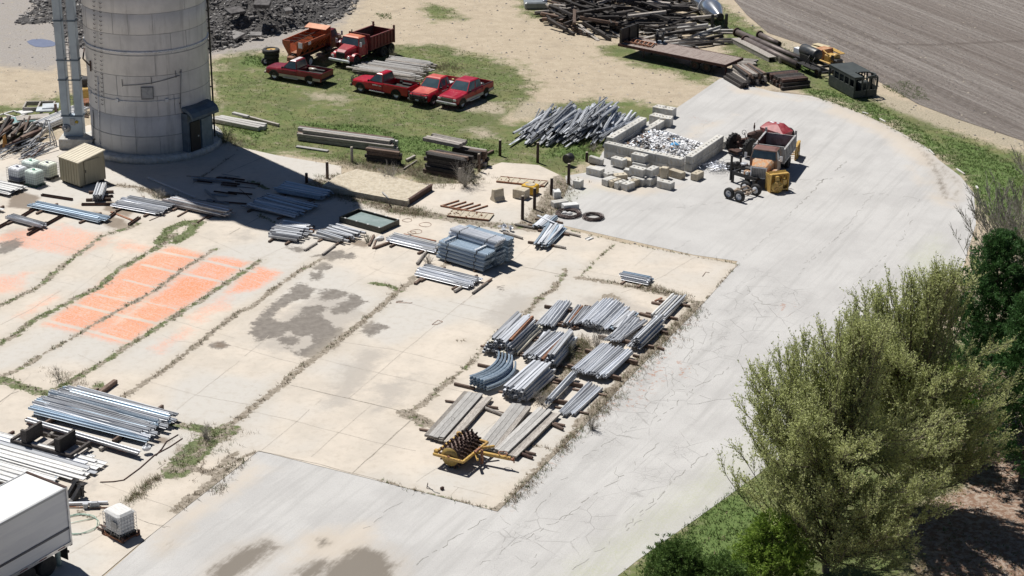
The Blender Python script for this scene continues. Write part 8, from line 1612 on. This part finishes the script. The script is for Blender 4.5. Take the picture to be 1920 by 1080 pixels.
def conifer(base, Hh, rad, label, seed, mat, clump=260, grp=None, name='pine_tree', ragged=.25, csize=.20, upright=.3, density=1.0, low=.08):
    global rng
    rng = np.random.default_rng(seed); root = empty(name, (base.x, base.y, 0), 0, label, 'tree', grp)
    T = Tree(); T.limb(np.zeros(3), np.array([0, 0, 1.0]), Hh*.95, Hh*.018, 6, .02, .05, 7, .15); tr = link('trunk', T.mesh('trunk', M_BARK)); tr.parent = root
    B = Tree(); C, D = [], []; nl = int(clump)
    for i in range(nl):
        f = low+(1-low)*(rng.random()**.8)*.98; az = rng.uniform(0, 2*math.pi); L = rad*(1-f)**.62*rng.uniform(1-ragged, 1+ragged*.6)+.25; p = np.array([0, 0, f*Hh]); d = np.array([math.cos(az), math.sin(az), upright+rng.uniform(-.15, .25)]); d /= np.linalg.norm(d)
        bp, bd = B.limb(p, d, L, .03*(1.1-f), 4, .08, .05, 3, .3)
        nt = int((6+L*7)*density)
        for t in range(nt):
            h_ = .25+.75*rng.random()**.7; k = min(3, int(h_*4)); q = bp[k]+(bp[k+1]-bp[k])*(h_*4-k); q = q+rng.normal(0, .16, 3)*(1+L*.12); m = 16; dd = bd[k]*.5+np.array([0, 0, .35])+rng.normal(0, .35, 3)
            C.append(q+rng.normal(0, .035, (m, 3))); D.append(np.repeat(dd[None], m, 0))
    o = link('branches', B.mesh('branches', M_BARK)); o.parent = root
    leaves('foliage', np.concatenate(C), np.concatenate(D), csize, mat, root, .55, .22); return root
M_PINE = leafmat('dark_pine_needle', (.04, .11, .03), (.10, .20, .06), .6, .3); M_PINE2 = leafmat('fresh_pine_needle', (.17, .28, .04), (.36, .48, .10), .55, .35); M_PINE3 = leafmat('mid_green_needle', (.08, .15, .035), (.17, .26, .07), .6, .25)
b1 = G(1548, 1072); b2 = G(1692, 950)
budding_tree(b1, 12.2, 5.2, 'nearer tall tree with opening olive buds, in front at the lower right', 11, nmain=165, nsec=11, ntw=9, cleared=.03)
budding_tree(b2, 12.3, 4.9, 'farther tall tree with opening olive buds, its trunk foot visible behind the nearer one', 23, nmain=155, nsec=11, ntw=9, cleared=.05)
conifer(G(1845, 790), 10.8, 4.3, 'dark green pine whose top rises above the budding trees at the right', 31, M_PINE, 250, 'pines behind the budding trees')
conifer(G(1915, 905), 11.0, 3.6, 'dark green pine at the right edge beside the mulch', 37, M_PINE, 230, 'pines behind the budding trees')
conifer(G(1765, 860), 5.0, 2.3, 'small bright green pine between the budding trees and the dark pines', 41, M_PINE2, 130, 'pines behind the budding trees', csize=.17)
conifer(G(1440, 1150), 4.6, 2.3, 'bright green pine top rising from the bottom edge below the nearer budding tree', 43, M_PINE2, 170, 'low pines at the bottom edge', csize=.17)
conifer(G(1262, 1160), 3.4, 2.3, 'olive green pine top with upright shoots at the bottom edge left of the bright one', 47, M_PINE3, 150, 'low pines at the bottom edge', csize=.15, upright=.9)
conifer(G(1345, 1180), 3.2, 2.0, 'small mid green pine between the two other pines at the bottom edge', 53, M_PINE3, 110, 'low pines at the bottom edge', csize=.15, upright=.6)
budding_tree(G(1905, 600), 9.5, 4.6, 'bare pale grey tree at the right edge above the dark pine', 61, nmain=44, nsec=12, ntw=9, cleared=.05, leafd=.12, twig=M_PTWIG, grp='bare trees at the right edge', bare=True, mat=M_PINE3)
budding_tree(G(1985, 480), 8.5, 4.5, 'bare grey tree mostly outside the right edge of the picture', 67, nmain=40, nsec=12, ntw=9, cleared=.05, leafd=.12, twig=M_PTWIG, grp='bare trees at the right edge', bare=True, mat=M_PINE3)
# ---- bare shrubs in the yard
def shrub(px, Hh, rad, label, seed, n=26, mat=None, green=0):
    global rng
    rng = np.random.default_rng(seed); q = G(*px); root = empty('bare_shrub', (q.x, q.y, 0), 0, label, 'shrub', 'bare shrubs around the yard'); B = Tree(); C, D = [], []
    for i in range(n):
        az = rng.uniform(0, 6.3); sp = rng.uniform(.1, .9); d = np.array([math.cos(az)*sp, math.sin(az)*sp, .8]); d /= np.linalg.norm(d); mp, md = B.limb(np.array([rng.normal(0, .06), rng.normal(0, .06), 0]), d, Hh*rng.uniform(.6, 1.1), .014, 5, .12, .03, 3, .3)
        for s_ in range(9):
            k = 1+int(rng.random()*4); dd = md[k]+rng.normal(0, .6, 3); dd /= np.linalg.norm(dd); sp_, sd_ = B.limb(mp[k], dd, Hh*.3*rng.uniform(.5, 1.2), .006, 3, .15, .02, 3, .5)
            if green: C.append(sp_[2]+rng.normal(0, .05, (green, 3))); D.append(np.repeat(dd[None], green, 0))
    o = link('branches', B.mesh('branches', mat or M_PTWIG)); o.parent = root
    if C: leaves('foliage', np.concatenate(C), np.concatenate(D), .09, M_GREEN, root)
shrub((730, 338), 1.5, 1, 'bare pale shrub between the short black stack and the raised slab', 71, 30); shrub((872, 350), 2.2, 1, 'tall bare grey shrub in front of the tall tarred stack', 72, 34); shrub((888, 345), 1.6, 1, 'bare shrub touching the right end of the tall tarred stack', 73, 20, M_TWIG)
shrub((422, 268), 1.6, 1, 'dark bare shrub beside the silo door', 74, 24, M_TWIG, 2); shrub((1118, 652), 1.3, 1, 'bare brown shrub in front of the dense top middle pile', 75, 26); shrub((1064, 668), 1.1, 1, 'bare shrub at the right side of the pale pile in the yard', 76, 24, M_TWIG); shrub((1012, 758), 1.0, 1, 'bare brown shrub above the middle plank stack', 77, 22)
shrub((846, 796), .5, 1, 'small dry weed clump left of the left plank stack', 78, 14); shrub((1110, 805), .8, 1, 'bare grey shrub on the weedy edge beside the loose row', 79, 26); shrub((795, 140), 1.0, 1, 'brown dead shrub at the right end of the long grey poles', 80, 26, M_TWIG); shrub((735, 112), 1.1, 1, 'bare shrub beside the red dump truck rear wheels', 81, 22, M_TWIG); shrub((300, 372), .9, 1, 'dry shrub at the left foot of the long pale pole in the shadow', 82, 18)
shrub((690, 455), .7, 1, 'small grey shrub in front of the black tray', 83, 16, M_TWIG); shrub((803, 495), .7, 1, 'dry clump at the left foot of the tall strapped stack', 84, 20); shrub((385, 822), .9, 1, 'bare thin shrub on the weed patch right of the big guard rail pile', 85, 20); shrub((110, 712), 1.0, 1, 'thin tall dry stalks on the slab above the big guard rail pile', 86, 8); shrub((1112, 283), .7, 1, 'small dead shrub between the steel heap and the block bin', 87, 16)
shrub((1462, 118), .9, 1, 'brown shrub between the girder and the tank chassis', 88, 24)
